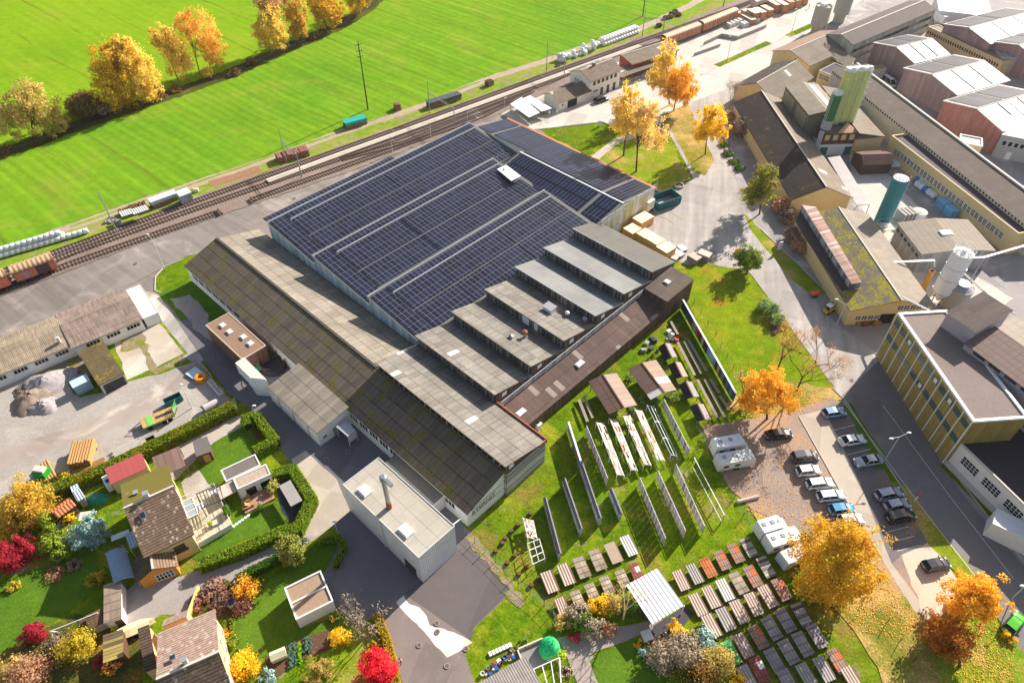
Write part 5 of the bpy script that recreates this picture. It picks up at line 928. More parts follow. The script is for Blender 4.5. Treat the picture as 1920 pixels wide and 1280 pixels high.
for k in range(7):b.box(hb+Vector((math.cos(a),math.sin(a),0))*(k*.5-1.5),.4,.6,.35,a)
b.build('blocks',white,t)
# sample field behind the sawtooth hall
s_red=corrug('red_brown_sample',(188,162,144),.42,.7,amp=.11);s_brown=corrug('brown_sample',(176,150,134),.42,.7,amp=.14);s_grey=corrug('grey_sample',(158,150,142),.42,.7,amp=.12);s_lt=corrug('pale_sample',(206,198,186),.42,.6,amp=.1)
s_tan=plain('tan_flat_sample',(182,158,136),.8,.12);s_mossy=sheet('mossy_sample',(194,174,150),.9,.9,.2,.5,0,.2,(110,104,50),.6);s_old=sheet('crumbling_sample',(206,186,158),.6,.8,.35,.6,0,.1,(90,80,50),.8)
s_or=sheet('orange_sample',(220,112,60),1.0,1.2,.2,.3,.5,0,dirt=.2,c2=(206,140,96));s_orp=sheet('orange_patched_sample',(186,150,130),.6,1.0,.16,.4,.4,0,dirt=.25,odd=.4,oddc=(206,110,72));s_dk=sheet('dark_grey_sample',(190,174,166),.55,1.1,.14,.5,0,0,dirt=.25);s_slat=slats('slatted_sample',(206,196,186),(90,76,66),None,.42,.8,hor=True)
s_blue=sheet('blue_topped_sample',(172,160,158),.55,1.0,.1,.3,.5,0,dirt=.2);s_redp=sheet('red_painted_sample',(170,96,84),.8,1.0,.2,.3,.5,0,dirt=.25,odd=.2,oddc=(230,220,206));s_grn=plain('green_sample',(70,170,90),.6,.1);s_bl=plain('blue_sample',(60,130,180),.5,.1);s_rd=plain('red_sample',(190,74,62),.7,.1)
ang0=hd(1030,1090,15.6,35.6)
def mk_table(L=3.2,Wd=1.75):
 t=thing('sample_table','x','sample table');b=MB();z0,z1=.55,.95
 MB().slab([(-L/2,-Wd/2,z1),(L/2,-Wd/2,z0),(L/2,Wd/2,z0),(-L/2,Wd/2,z1)],.08).build('panel',s_red,t);MB().slab([(-L/2-.03,Wd/2+.005,z1-.02),(L/2+.03,Wd/2+.005,z0-.02),(L/2+.03,Wd/2+.22,z0-.25),(-L/2-.03,Wd/2+.22,z1-.25)],.05).build('edge_board',brownw,t)
 for x in(-1,1):
  for y in(-1,1):MB().tube((x*L*.42,y*Wd*.4,0),(x*L*.42,y*Wd*.4,(z0+z1)/2-x*.16-.08),.05,n=5).build('leg',brownw,t)
 return t
tb0=mk_table();used_t=[False]
MN={'r':(s_red,'red brown corrugated'),'b':(s_brown,'brown corrugated'),'g':(s_grey,'grey corrugated'),'l':(s_lt,'pale corrugated'),'t':(s_tan,'flat tan'),'m':(s_mossy,'mossy brown'),'o':(s_old,'crumbling weathered'),'O':(s_or,'bright orange'),'P':(s_orp,'orange patched'),'d':(s_dk,'dark grey tiled'),'s':(s_slat,'open slatted'),'B':(s_blue,'grey and blue'),'R':(s_redp,'red painted'),'G':(s_grn,'green')}
ordn=['first','second','third','fourth','fifth','sixth','seventh','eighth']
def tables(row,pts,codes,sc=1.0):
 for i,((x,y),cd_) in enumerate(zip(pts,codes)):
  c=G(x,y,.75);c.z=0;m,w=MN[cd_];lab='%s sample table, %s from the left in %s'%(w,ordn[i],row)
  if not used_t[0]:o=tb0;used_t[0]=True;o.location=c;o.rotation_euler.z=ang0;o['label']=lab
  else:o=dup(tb0,c,ang0+random.Random(i*7+int(x)).uniform(-.03,.03),lab)
  o['group']='sample roof tables on the grass';o.scale=(sc,sc,1)
  for ch in o.children:
   if ch.name.startswith('panel'):setmat(ch,0,m)
tables('the row behind the panel walls',[(1030,1090),(1061,1076),(1090,1063),(1120,1048.8),(1150,1035.6),(1179,1022)],'rrmmtl');tables('the row behind the shrubs',[(1054,1137.5),(1083,1123.4),(1110,1110),(1137.5,1096),(1167,1084),(1193,1072)],'rooooR',.85)
tables('the row beside the white canopy',[(1276.8,1087),(1302.6,1074.7),(1327.7,1063),(1353.8,1049.3),(1379.6,1036),(1404,1025)],'rgOPPs',.93);tables('the second row beyond the canopy',[(1308.6,1132.3),(1333.7,1118.2),(1359.5,1104.9),(1385,1092),(1411.4,1079.4),(1436.5,1062)],'rrlmPs',.98)
tables('the third row beyond the canopy',[(1333.7,1172.5),(1360.5,1159.8),(1386.3,1145.7),(1413.4,1131.6),(1439.8,1117.2),(1465.3,1103.9)],'rgrrrP');tables('the row by the yellow tree',[(1370.5,1222.7),(1394,1209.3),(1421.8,1193.2),(1447.5,1176.8),(1473.3,1162.4),(1502.8,1150.7)],'GbPdds')
tables('the row below the yellow tree',[(1424,1253.5),(1452.6,1237.7),(1478.7,1221),(1505,1206.6),(1532,1191.6)],'RBddd');tables('the bottom row of the field',[(1402,1270),(1478,1278),(1513,1266),(1545,1253),(1571,1238),(1598,1272)],'gBggPr')
tilew=tiles('small_facade_tiles',(120,116,122),(142,138,142),.4,.3);gtile=slats('grey_facade_strips',(198,200,202),(176,178,184),None,.8,.7)
def pwall(A,B,lab,h=2.5,th=.3,m=None,top=None,frame=False,cols=None,z=None,name='sample_wall',posts=True,bars=0):
 a,c=G(*A,h),G(*B,h);a.z=c.z=0;d=c-a;L=d.length;u=d/L;v=Vector((-u.y,u.x,0));t=thing(name,lab,'sample wall',(a+c)/2)
 if frame:
  b=MB(u);n=max(3,int(L/1.0))
  for k in range(n+1):b.hexa(a+u*(k*(L-.08)/n)-v*.04,u*.08,v*.08,ZV*h)
  for zz in(.3,h*.5,h-.1):b.hexa(a-v*.03+ZV*zz,d,v*.06,ZV*.1)
  b.build('frame',whitem,t);b=MB(u)
  for k in range(n):
   if 1:b.hexa(a+u*(k*L/n+.1)-v*.02+ZV*.4,u*(L/n-.2),v*.03,ZV*(h-.6))
  b.build('panel',m or gtile,t)
 elif cols:
  n=len(cols);b=None
  for k,cc in enumerate(cols):MB(u).hexa(a+u*(L*k/n+.02)-v*th/2+ZV*.25,u*(L/n-.04),v*th,ZV*(h-.25)).build('panel',plain('facade_%d_%d_%d'%cc,cc,.5,.08),t)
  MB(u).hexa(a-v*(th/2+.08)+ZV*h,d,v*(th+.16),ZV*.1).build('cap',whitem,t)
 else:
  MB(u).hexa(a-v*th/2+ZV*.1,d,v*th,ZV*(h-.3)).build('panel',m or gtile,t);MB(u).slab([a-v*.32+ZV*(h-.28),c-v*.32+ZV*(h-.28),c+ZV*h,a+ZV*h],.06).slab([a+ZV*h,c+ZV*h,c+v*.32+ZV*(h-.28),a+v*.32+ZV*(h-.28)],.06).build('tile_roof',top or tilew,t)
 for k in range(max(2,int(L/3.2))+1):q=a+d*(k/max(2,int(L/3.2)))-v*.25*(0 if frame else 1);MB().tube(q,q+ZV*(h if frame else h*.6),.05,n=5).build('post',steel,t)
 return t
pwall((1022,931),(1050,1036),'long dark tiled sample wall nearest the flat annexe');pwall((1058,895),(1090,990),'dark tiled sample wall second from the flat annexe');pwall((1091,867),(1126,970),'longest tiled sample wall, third from the annexe');pwall((1146,914),(1165,961),'shortest tiled sample wall standing alone',2.3)
bro=slats('brown_grey_boards',(190,178,164),(214,204,192),(150,138,126),1.0,.8);pwall((1200,894),(1249,1009),'white framed lattice wall, lowest of the three near the tables',2.6,frame=True,m=bro);pwall((1234,881),(1286.5,995),'white framed lattice wall in the middle of three',2.6,frame=True,m=bro);pwall((1268,869),(1322,986),'white framed lattice wall nearest the parking lot',2.6,frame=True,m=bro)
pwall((1066,791),(1089,864),'short wall of coloured panels close to the sawtooth hall',2.5,.16,cols=[(150,150,146),(140,150,160),(96,128,160),(176,104,64),(120,150,176)]);pwall((1100,797),(1140,896),'white framed lattice wall left of the tilted racks',2.6,frame=True,m=bro);pwall((1245,747),(1293,841),'white framed lattice wall right of the empty frame',2.6,frame=True,m=bro)
pwall((1280.5,562),(1380,737),'long wall of many coloured facade panels at the field edge',2.6,.18,cols=[(40,66,96),(44,70,100),(38,64,94),(60,100,140),(56,84,120),(120,60,60),(186,170,90),(150,190,200),(190,120,60),(176,60,40),(130,44,36),(206,200,190),(110,40,40),(40,60,90),(150,186,200),(176,206,214),(190,210,216),(150,170,186),(60,60,90),(206,180,90),(90,96,90),(150,140,120),(60,70,84),(120,120,110),(70,90,120),(110,130,150),(60,80,110)])
def beam(A,B,lab,h=.8,w=.3,m=None,name='display_bench',cat='display bench',group=None,rows=3):
 a,c=G(*A,h),G(*B,h);a.z=c.z=0;d=c-a;L=d.length;u=d/L;v=Vector((-u.y,u.x,0));t=thing(name,lab,cat,(a+c)/2,0,group);b=MB(u)
 for k in range(rows):b.hexa(a+v*(k*w/rows-w/2)+ZV*(h-.1),d,v*(w/rows-.05),ZV*.1)
 b.build('slats',m or plain('pale_bench_wood',(176,160,146),.85,.15,2.),t)
 n=max(1,int(L/2.2))
 for k in range(n+1):q=a+d*(k/n);MB().tube(q,q+ZV*(h-.1),.05,n=5).build('post',brownw,t)
for A,B,l,h in(((1085.6,748),(1102,790),'narrow plank bench by the mossy lawn near the lean-to',1.0),((1095,742),(1112,783),'plank bench right of its twin near the lean-to',1.0),((1284,639.5),(1316,700),'slatted bench second from the coloured wall, upper run',.7),((1291,637),(1325,695),'slatted bench nearest the coloured wall, upper run',.7),((1271,641),(1303,703),'slatted bench farthest from the coloured wall, upper run',.7),((1308,711),(1346,783),'slatted bench farthest from the coloured wall, lower run',.7),((1322,710),(1359,781),'thick grey bench in the middle of the lower run',.7),((1332,710),(1348.5,736),'short slatted bench at the top of the lower run',.7),((1350,741),(1368,769),'short slatted bench at the end of the lower run',.7),((1258,602),(1271,626),'dark narrow bench by the blue end of the coloured wall',.6)):beam(A,B,l,h,.55)
beam((1302,857),(1359,965),'long thin white rail frame by the parking fence',1.6,.16,whitem,'white_rail','rail',rows=1);beam((1300,876),(1353,976),'second thin white rail beside the long one',1.3,.12,whitem,'white_rail','rail',rows=1)
rackm=slats('slatted_tile_rack',(222,200,186),(176,140,124),(240,230,222),.16,.8,hor=True,gap=.75)
def rack(q4,lab,empty=False):
 z0,z1=1.75,1.1;a,b_,c,d=[G(*q,z) for q,z in zip(q4,(z0,z1,z1,z0))];t=thing('tile_rack' if not empty else 'empty_rack',lab,'tile rack',Vector((a+c)/2)*1.0);t.location.z=0;n=3;fb=MB()
 for k in range(n):
  f0,f1=k/n+.006,(k+1)/n-.006;Q=[a+(d-a)*f0,b_+(c-b_)*f0,b_+(c-b_)*f1,a+(d-a)*f1]
  if not empty:
   sb=MB((d-a).normalized());m_=7
   for r_ in range(m_):
    g0,g1=r_/m_,(r_+.9)/m_;P0,P1,P2,P3=Q[0]+(Q[1]-Q[0])*g0,Q[0]+(Q[1]-Q[0])*g1,Q[3]+(Q[2]-Q[3])*g1,Q[3]+(Q[2]-Q[3])*g0;s_=0;rq=random.Random(k*9+r_+int(q4[0][0]))
    while s_<1:e=min(1,s_+rq.uniform(.15,.5));sb.slab([P0+(P3-P0)*s_,P1+(P2-P1)*s_,P1+(P2-P1)*(e-.02),P0+(P3-P0)*(e-.02)],.04,rq.choice((0,0,0,1))) if rq.random()>.1 else 0;s_=e
   sb.build('panel',[plain('weathered_white_slat',(204,192,180),.8,.16),plain('weathered_pink_slat',(172,136,118),.8,.2)],t)
  for p,w in zip(Q,Q[1:]+Q[:1]):fb.tube(p-ZV*.08,w-ZV*.08,.05 if empty else .03,n=5)
  if empty:fb.tube((Q[0]+Q[1])/2,(Q[2]+Q[3])/2,.04,n=5)
 fb.build('frame',whitem,t)
 for k in range(4):
  for e0,e1 in((a,d),(b_,c)):q=e0+(e1-e0)*(k/3);MB().tube(Vector((q.x,q.y,0)),q,.06,n=5).build('post',whitem,t)
rack(((1118,791),(1133,792.6),(1170.6,891.4),(1157,889.7)),'tilted slatted rack farthest left of four');rack(((1142.3,783),(1157,785.7),(1195.6,882),(1182.7,880.3)),'tilted slatted rack second from the left of four');rack(((1166.4,775.4),(1181,777),(1221.4,871.7),(1207.6,870.8)),'tilted slatted rack third from the left of four');rack(((1190.4,766.8),(1204,769.4),(1246.3,863),(1232.5,861.4)),'tilted slatted rack beside the empty frame');rack(((1213.6,759),(1225.7,760.8),(1270.4,854.5),(1258.3,852)),'empty white rack frame without panels',True)
rack(((980,970),(1000,975),(1008,1012),(989,1007)),'small slatted rack near the flat annexe wall');rack(((989,1018),(1011,1009),(1022,1046),(999,1057)),'small empty white frame next to the slatted rack',True)
def hut(eL0,eL1,r0,r1,eR0,eR1,ze,zr,lab,m1,m2,name='roof_hut',group=None):
 t=thing(name,lab,'roof sample hut',group=group);a,b_,c,d,e,f=G(*eL0,ze),G(*eL1,ze),G(*r0,zr),G(*r1,zr),G(*eR0,ze),G(*eR1,ze);t.location=((c+d)/2);t.location.z=0;u=(d-c).normalized()
 MB(u).slab([a,b_,d,c],.12).build('roof',m1,t);MB(u).slab([c,d,f,e],.12).build('roof',m2,t);MB(u).hexa(c-u*.05+ZV*-.02-u.cross(ZV)*.13,d-c+u*.1,u.cross(ZV)*.26,ZV*.1).build('ridge_cap',brownw,t)
 fr=[x*.86+((c+d)/2)*.14 for x in(a,b_,f,e)]
 for x in fr:MB().tube(Vector((x.x,x.y,0)),Vector((x.x,x.y,ze-.05)),.07,n=5).build('post',brownw,t)
 b=MB(u);b.poly([(x.x*.9+t.location.x*.1,x.y*.9+t.location.y*.1,ze-.05) for x in fr]);b.build('ceiling',dgrey,t)
hb1=sheet('brown_hut_roof',(128,100,88),1.2,1.7,.1,.35,.3,0,dirt=.2);hb2=sheet('light_hut_roof',(188,164,146),1.4,9,.05,.25,.3,0,dirt=.15);hb3=sheet('striped_hut_roof',(128,100,88),1.5,9,.14,.35,.3,0,dirt=.2,odd=.3,oddc=(206,200,192));hb4=sheet('striped_light_hut_roof',(190,164,140),1.5,9,.08,.25,.3,0,dirt=.15,odd=.3,oddc=(240,236,228))
hut((1102.7,715),(1141.4,776.3),(1130.3,702.3),(1169.8,764),(1156,699),(1194.7,759),2.3,3.0,'larger sample roof hut with a plain brown roof',hb1,hb2);hut((1176.7,691),(1219.6,748.8),(1203.3,680),(1245.4,735),(1230,674),(1268.6,730.7),2.3,3.0,'larger sample roof hut with white and brown striped roof',hb3,hb4)
hd1=tiles('dark_slate',(58,52,56),(84,76,80),.3,.25);hd2=plain('grey_slate',(150,142,136),.8,.1);hd3=plain('tan_slate',(176,146,126),.8,.12)
for i,(lx,ly,rx,ry,lab) in enumerate(((1234,651,1246,642.5,'small dark roofed hut at the top of the row of four'),(1252,684,1265.3,678,'small hut with a tan right roof slope, second from the top'),(1272,721,1285.6,714.6,'small dark hut third from the top'),(1293,762,1307,756,'small dark hut nearest the parking lot'))):
 k=1+i*.04;hut((lx,ly),(lx+13*k,ly+24.5*k),(rx,ry),(rx+13*k,ry+27*k),(rx+10.5*k,ry+1),(rx+24*k,ry+26.5*k),1.3,2.0,lab,hd1,hd3 if i==1 else hd2,'small_roof_hut','small roof sample huts')
for i,(x,y) in enumerate(((942,1019),(947,1010),(959,997),(971,985),(929,1034),(965,1042),(951,1056),(973,1077),(987,1063),(996,1098),(1009,1086),(994,964))):
 c=G(x,y);tag(MB().lathe(c,[(.3,0),(.36,.1),(.34,.45),(.28,.5)],10).build('log_stump',logm),'short log stump standing in the grass near the slatted rack','stump','log stumps on the grass')
for i,(x,y) in enumerate(((1226,640),(1212,645),(1222,637),(1206,658),(1220,655))):c=G(x,y);tag(MB().box(c,1.1,.8,.5,i).box(c+ZV*.5,.9,.6,.12,i+.2).build('planting_trough',conc if i%2 else dgrey),'grey planting trough on the grass near the dark huts','trough','troughs near the huts')
for i in range(16):c=G(1258-i*8.6,634+i*8.2);tag(MB().lathe(c,[(.22,0),(.3,.35),(.26,.35),(.22,.2)],8).build('flower_pot',rust if i%3 else dgrey),'terracotta flower pot in the row along the brown lean-to','flower pot','pots along the lean-to')
q=random.Random(3)
for i in range(12):c=G(1262+q.uniform(-10,12),630+q.uniform(-8,10));s=q.uniform(.35,.8);tag(MB().box(c,s*1.5,s,s*.5,q.uniform(0,3)).box(c+ZV*s*.5,s*1.2,s*.7,s*.2,q.uniform(0,3)).build('sample_offcut',(rust,white,s_rd,dgrey)[i%4]),'offcut in the untidy pile beside the slatted benches','offcut','offcuts by the benches')
fence([(872,1000),(890,1017),(930,1052),(962,1086),(994,1112),(1020,1135),(1036,1150),(1052,1184)],1.5,'wire fence with thin posts between paving and sample field',steel,2.0);fence([(1270,548),(1300,570),(1340,632),(1385,715),(1400,745)],1.6,'wire fence of slanting posts outside the coloured wall',rust,2.6)
fence([(1304,800),(1330,845),(1355,895),(1376,935),(1392,970),(1440,1035)],1.3,'wire fence between the sample field and the caravans',steel,2.6);fence([(1622,1120),(1660,1170),(1710,1240),(1750,1300)],1.5,'wire fence on the leafy slope below the yellow tree',dgrey,2.2)
c=G(1007,800);t=thing('heat_pump','white outdoor cooling unit at the end of the lean-to','cooling unit',c);MB().box(c,1.6,1.0,1.3,_AZ).build('housing',whitem,t);MB().lathe(c+ZV*1.3,[(.4,0),(.4,.04),(.05,.06)],14).build('fan',dgrey,t)
# station
sf=sheet('spotted_tile_roof',(142,124,106),1.4,.7,.1,.2,0,0,dirt=.3,odd=.015,oddc=(240,236,230));sfw=plain('station_white',(232,226,214),.75,.06)
def pxr(x,y):return 1000+x/3.953,80+y/3.953
ss=thing('station_house','white two storey station house with a grey brown tiled roof','station');Fs,Ws=twoside(ss,pxr(425,292),pxr(670,202),pxr(345,208),pxr(585,118),pxr(258,211),pxr(490,128),5.6,7.6,5.6,sfw,sf,sf,.18)
for k in range(6):win(ss,Ws,'b1',1.2+k*1.75,3.9,1.0,1.1,brownw,dglass)
for k in range(3):door(ss,Ws,'b1',4.5+k*2.6,1.1,2.3,dglass)
win(ss,Ws,'b1',1.4,1.5,2.2,.8,white,dglass,4);chimney(ss,1113,123,7.5,.8,rust,.8)
for k in range(5):win(ss,Ws,'a0',2+k*1.1,3.6,.5,.9,white,dglass,1)
s2=thing('station_annexe','low white station annexe with a hipped brown roof and a roof light','station annexe');f=Fr(pxr(195,440),pxr(418,355),pxr(70,380),2.9);s2.location=f.mid();gable(s2,f,2.9,4.2,sfw,sf,.5,.5);skylight(s2,G(*pxr(262,315),4.0),f.u,f.v,2.6,1.2,glass,steel);door(s2,f,'b0',3.2,3.6,2.2,black);win(s2,f,'b0',.8,1.2,.8,.8,white,dglass)
s3=thing('goods_shed','long red brown goods shed with a speckled grey roof behind the station trees','goods shed');Fg,Wg_=twoside(s3,pxr(735,168),pxr(1075,55),pxr(655,90),pxr(1000,-15),pxr(612,104),pxr(950,0),4.4,5.4,4.6,redm if 0 else plain('red_brown_boards',(150,74,54),.8,.15),sf,sf,.18)
f=Fr(pxr(655,255),pxr(1000,135),pxr(640,190),3.0);t=bld('loading_roof','lower speckled roof over the goods shed loading bay','canopy',f);mono(t,f,2.9,3.4,None,sf,.1,.14)
for k in range(8):q=f.p(.4+k*(f.L-.8)/7,.3);MB().tube(q,q+ZV*2.8,.09,n=5).build('post',brownw,t)
hexbox('loading_wall',f.sub(0,f.L,f.W*.55,f.W),0,2.9,cream,t);hexbox('ramp',f.sub(0,f.L,.6,f.W*.55),0,1.0,conc,t)
for lab,q4 in(('white flat roofed cycle shelter nearer the solar hall',((956.5,195),(978,182),(1012,211),(992,220))),('white flat roofed cycle shelter nearer the station',((982,184),(994,179),(1035,203),(1015,209)))):
 P=[G(*q,2.4) for q in q4];c=(P[0]+P[2])/2;c.z=0;t=thing('cycle_shelter',lab,'shelter',c);MB((P[2]-P[1]).normalized()).slab(P,.14).build('roof',plain('white_shelter_roof',(236,236,228),.5,.05),t)
 for q in P:MB().tube(Vector((q.x,q.y,0))*.96+c*.04,q*.96+(c+ZV*2.4)*.04-ZV*.1,.06,n=5).build('post',dgrey,t)
 u=(P[2]-P[1]).normalized();u.z=0;a=math.atan2(u.y,u.x);b=MB()
 for k in range(7):o=c+u*(k*1.1-3.3);b.tube(o+Vector((-u.y,u.x,0))*.5+ZV*.35,o+Vector((-u.y,u.x,0))*.5+ZV*.36+Vector((-u.y,u.x,0))*.02,.33,n=10).tube(o-Vector((-u.y,u.x,0))*.5+ZV*.35,o-Vector((-u.y,u.x,0))*.48+ZV*.36,.33,n=10).tube(o-Vector((-u.y,u.x,0))*.5+ZV*.6,o+Vector((-u.y,u.x,0))*.5+ZV*.7,.04,n=4)
 b.build('bicycle_row',dgrey,t).__setitem__('kind','stuff')
 # the factory at the right
f_dk=sheet('shaded_slope_roof',(70,57,50),1.2,2.6,.06,.14,.25,.3,(136,106,20),.3,c2=(60,50,46));f_tan=sheet('tan_fibre_roof',(150,134,116),1.2,2.4,.06,.18,.25,.1,(140,124,60),.35,c2=(136,122,104),odd=.02,oddc=(240,232,214));f_moss=sheet('thick_moss_roof',(124,112,98),1.2,2.6,.05,.1,.2,.62,(150,140,10),.4);f_lt=sheet('light_concrete_roof',(172,158,140),1.2,2.6,.05,.15,.2,.1,(150,140,60),.3,c2=(158,146,130))  # first roof: shade of the slope turned from the sun is in its colour
f_rust=slats('rusty_ribbed_roof',(214,178,158),(196,140,112),(236,214,204),.7,.6,gap=.3);f_long=sheet('long_brown_roof',(108,94,82),6,12,.04,.1,0,.12,(124,108,50),.4,c2=(118,104,92));f_white=sheet('sunlit_metal_roof',(214,204,198),1.2,2.2,.05,.3,.25,0,dirt=.14,rough=.5,spec=.4);f_pv=solar('slanted_pv',1.1,40,.55,(58,56,64),.15)
w_pur=slats('purple_brown_cladding',(150,124,124),(168,140,136),None,1.0,.7,gap=.25);w_red=slats('brick_red_cladding',(182,122,108),(170,110,96),None,1.0,.7,gap=.2);yel=plain('yellow_factory_render',(224,198,144),.8,.1);wgr=plain('grey_factory_render',(176,172,170),.8,.06)
ms=thing('moss_hall','yellow factory hall with a thick moss covered roof and a gable of small windows','factory hall');Fm,Wm=twoside(ms,(1601.6,592),(1494,419),(1685.6,554),(1564,376),(1735,554),(1612,372),4.3,6.6,4.3,yel,f_moss,f_lt,.18)
gs='a0' if Wm.p(0,0).y<Wm.p(Wm.L,0).y else 'a1'
for s_,z,n_ in((1.6,1.3,4),(9.5,3.6,5)):
 for k in range(n_):win(ms,Wm,gs,(Wm.W-s_-1.2-k*1.3) if(Wm.p(0,0)-Wm.p(0,Wm.W)).dot(G(1601,600)-G(1735,560))<0 else s_+k*1.3,z,1.2,1.1,white,dglass,2,2)
door(ms,Wm,gs,Wm.W*.42,3.0,2.6,black)
c0,c1,c2,c3=G(1504,384,6.3),G(1597,532,6.3),G(1616,529,6.9),G(1530,388,6.9);t=thing('clerestory_roof','raised rusty ribbed strip roof with glazing on the moss hall','roof light',(c0+c2)/2-ZV*6.5);MB((c1-c0).normalized()).slab([c0,c1,c2,c3],.15).build('roof',f_rust,t);MB().poly([c0-ZV*1.6,c1-ZV*1.6,c1-ZV*.1,c0-ZV*.1]).poly([c1-ZV*1.6,c2-ZV*1.6,c2-ZV*.1,c1-ZV*.1]).build('glazing',slats('clerestory_glass',(170,180,190),(90,96,110),None,.8,.3),t);MB().slab([G(1490,420,4.2)+ZV*.25,G(1578,548,4.2)+ZV*.25,c1-ZV*1.5,c0-ZV*1.5],.1).build('dark_strip',plain('dark_felt',(74,60,62),.85,.2),t)
dh=thing('dark_hall','long hall with a dark tarred roof slope and a tan slope towards the silos','factory hall');Fd,Wd_=twoside(dh,(1498,373),(1368,205),(1551,352),(1420,158),(1606,377),(1470,190),4.2,7.6,4.2,yel,f_dk,f_tan,.2)
dh2=thing('dark_hall_wing','angled wing of the dark hall with tan and dark roof slopes beside the road','factory hall');twoside(dh2,(1367,156),(1470,118),(1418,156),(1487,117),(1448,196),(1520,146),4.2,7.4,4.2,yel,f_dk,f_tan,.2)
P=[G(*q,3.2) for q in((1552,295.6),(1575,292),(1631,383),(1606,385))];t=thing('grey_canopy','long grey ribbed canopy along the sunny side of the dark hall','canopy',(P[0]+P[2])/2-ZV*3.2);MB((P[3]-P[0]).normalized()).slab(P,.15).build('roof',corrug('grey_ribbed_canopy',(158,150,144),.5,.5),t)
for k in range(6):q=P[1]+(P[2]-P[1])*(k/5);MB().tube(Vector((q.x,q.y,0)),q,.09,n=6).build('post',steel,t)
P=[G(*q,9.5) for q in((1517.5,215.5),(1473.6,161.4),(1533,147))];f=Fr((1517.5,215.5),(1473.6,161.4),(1560,190),9.5);t=bld('tower_hall','tall block with a light roof standing between dark hall and green silos','factory hall',f);gable(t,f,9.5,10.4,plain('olive_panel',(118,114,92),.8,.15),f_lt,.5,.25,fas=brownw)
for k in range(2):MB().hexa(f.p(1.2+k*f.L*.5,-.06,4),f.u*f.L*.38,f.v*.07,ZV*4.6).build('wall_panel',plain('pale_olive_panel',(150,148,122),.8,.1),t)
MB().hexa(f.p(f.L*.1,f.W*.62,10.25),f.u*f.L*.8,f.v*1.3,ZV*.14).build('skylight',poly,t)
ra=thing('brown_roof_hall','hall with a broad brownish roof sloping down behind the silos','factory hall');P=[G(*q,z) for q,z in(((1612,250),7),((1660,256),5.0),((1580,168),5.0),((1540,160),7))];ra.location=(P[0]+P[2])/2;ra.location.z=0;MB().slab(P,.2).build('roof',f_tan,ra);MB().prism([p*.97+(P[0]+P[2])*.015 for p in P],0,4.7).build('wall',yel,ra)
sb=thing('silo_building','white and brown silo base building with yellow panels and pipes','silo building');f=Fr((1545,252),(1612,250),(1524,232),6.2);sb.location=f.mid();flat(sb,f,6.2,slats('rust_brown_boards',(92,58,50),(108,72,60),None,.5,.8),f_tan,.1,.15,brownw);hexbox('plinth',f.sub(-.06,f.L+.06,-.06,f.W),0,3.2,white,sb)
for k in range(4):MB().hexa(f.p(.6+k*2.2,-.04,4.4),f.u*1.3,f.v*.05,ZV*1.5).build('yellow_panel',cream,sb)
door(sb,f,'b0',.3,2.0,2.4,tealm,d=.12);door(sb,f,'b0',f.L-2.6,1.8,2.4,tealm,d=.12);MB().slab([f.p(f.L*.4,.3,6.3),f.p(f.L,.3,6.3),f.p(f.L*.75,f.W*.6,7.6)],.1).build('orange_roof',plain('orange_tile',(214,168,128),.8,.15),sb)
for k in range(4):MB().tube(f.p(-.2-.25*k,.2*k,.2),f.p(-.2-.25*k,.2*k,7.0),.1,n=6).build('pipe',whitem,sb)
def silo(lab,px,py,zb,tx,ty,r,prof,m,extra=None,n=20,name='silo'):
 c=G(px,py,zb);zt=topz(c,tx,ty);t=thing(name,lab,'silo',Vector((c.x,c.y,0)));h=zt-zb;MB().lathe(c,[(rr_*r,(zz*h)) for rr_,zz in prof],n).build('shell',m,t,smooth=False);return t,c,h
ygs=gloss('yellow_green_silo',(196,204,120),.4);dgs=gloss('dark_green_silo',(16,110,60),.4);yst=gloss('yellow_stripe',(226,208,60),.4)
def silohead(t,c,h,r):
 b=MB();b.box(c+ZV*h,r*1.3,r*1.3,.9,.4).box(c+ZV*h+Vector((.5,-.6,0)),.8,.7,1.3,.4);b.build('filter',whitem,t);b=MB()
 for k in range(12):a=k*math.pi/6;q=c+Vector((r*math.cos(a),r*math.sin(a),h));w=c+Vector((r*math.cos(a+.524),r*math.sin(a+.524),h));b.tube(q,q+ZV*1.0,.03,n=4).tube(q+ZV,w+ZV,.035,n=4)
 b.build('railing',whitem,t)
def ladder(t,c,h,a,r,m=whitem):
 b=MB();u=Vector((math.cos(a),math.sin(a),0));v=Vector((-u.y,u.x,0));o=c+u*(r+.15)
 for s in(-.25,.25):b.tube(o+v*s+ZV*.3,o+v*s+ZV*(h+.8),.04,n=4)
 for k in range(int(h/.6)):b.tube(o-v*.25+ZV*(.5+k*.6),o+v*.25+ZV*(.5+k*.6),.025,n=4)
 for k in range(int(h/1.5)):b.tube(o+v*.4+u*.5+ZV*(1.5+k*1.5),o-v*.4+u*.5+ZV*(1.5+k*1.5),.03,n=4).tube(o-v*.4+u*.5+ZV*(1.5+k*1.5),o-v*.3+ZV*(1.5+k*1.5),.03,n=4)
 b.build('ladder',m,t)
cyl=[(1,0),(1,1)]
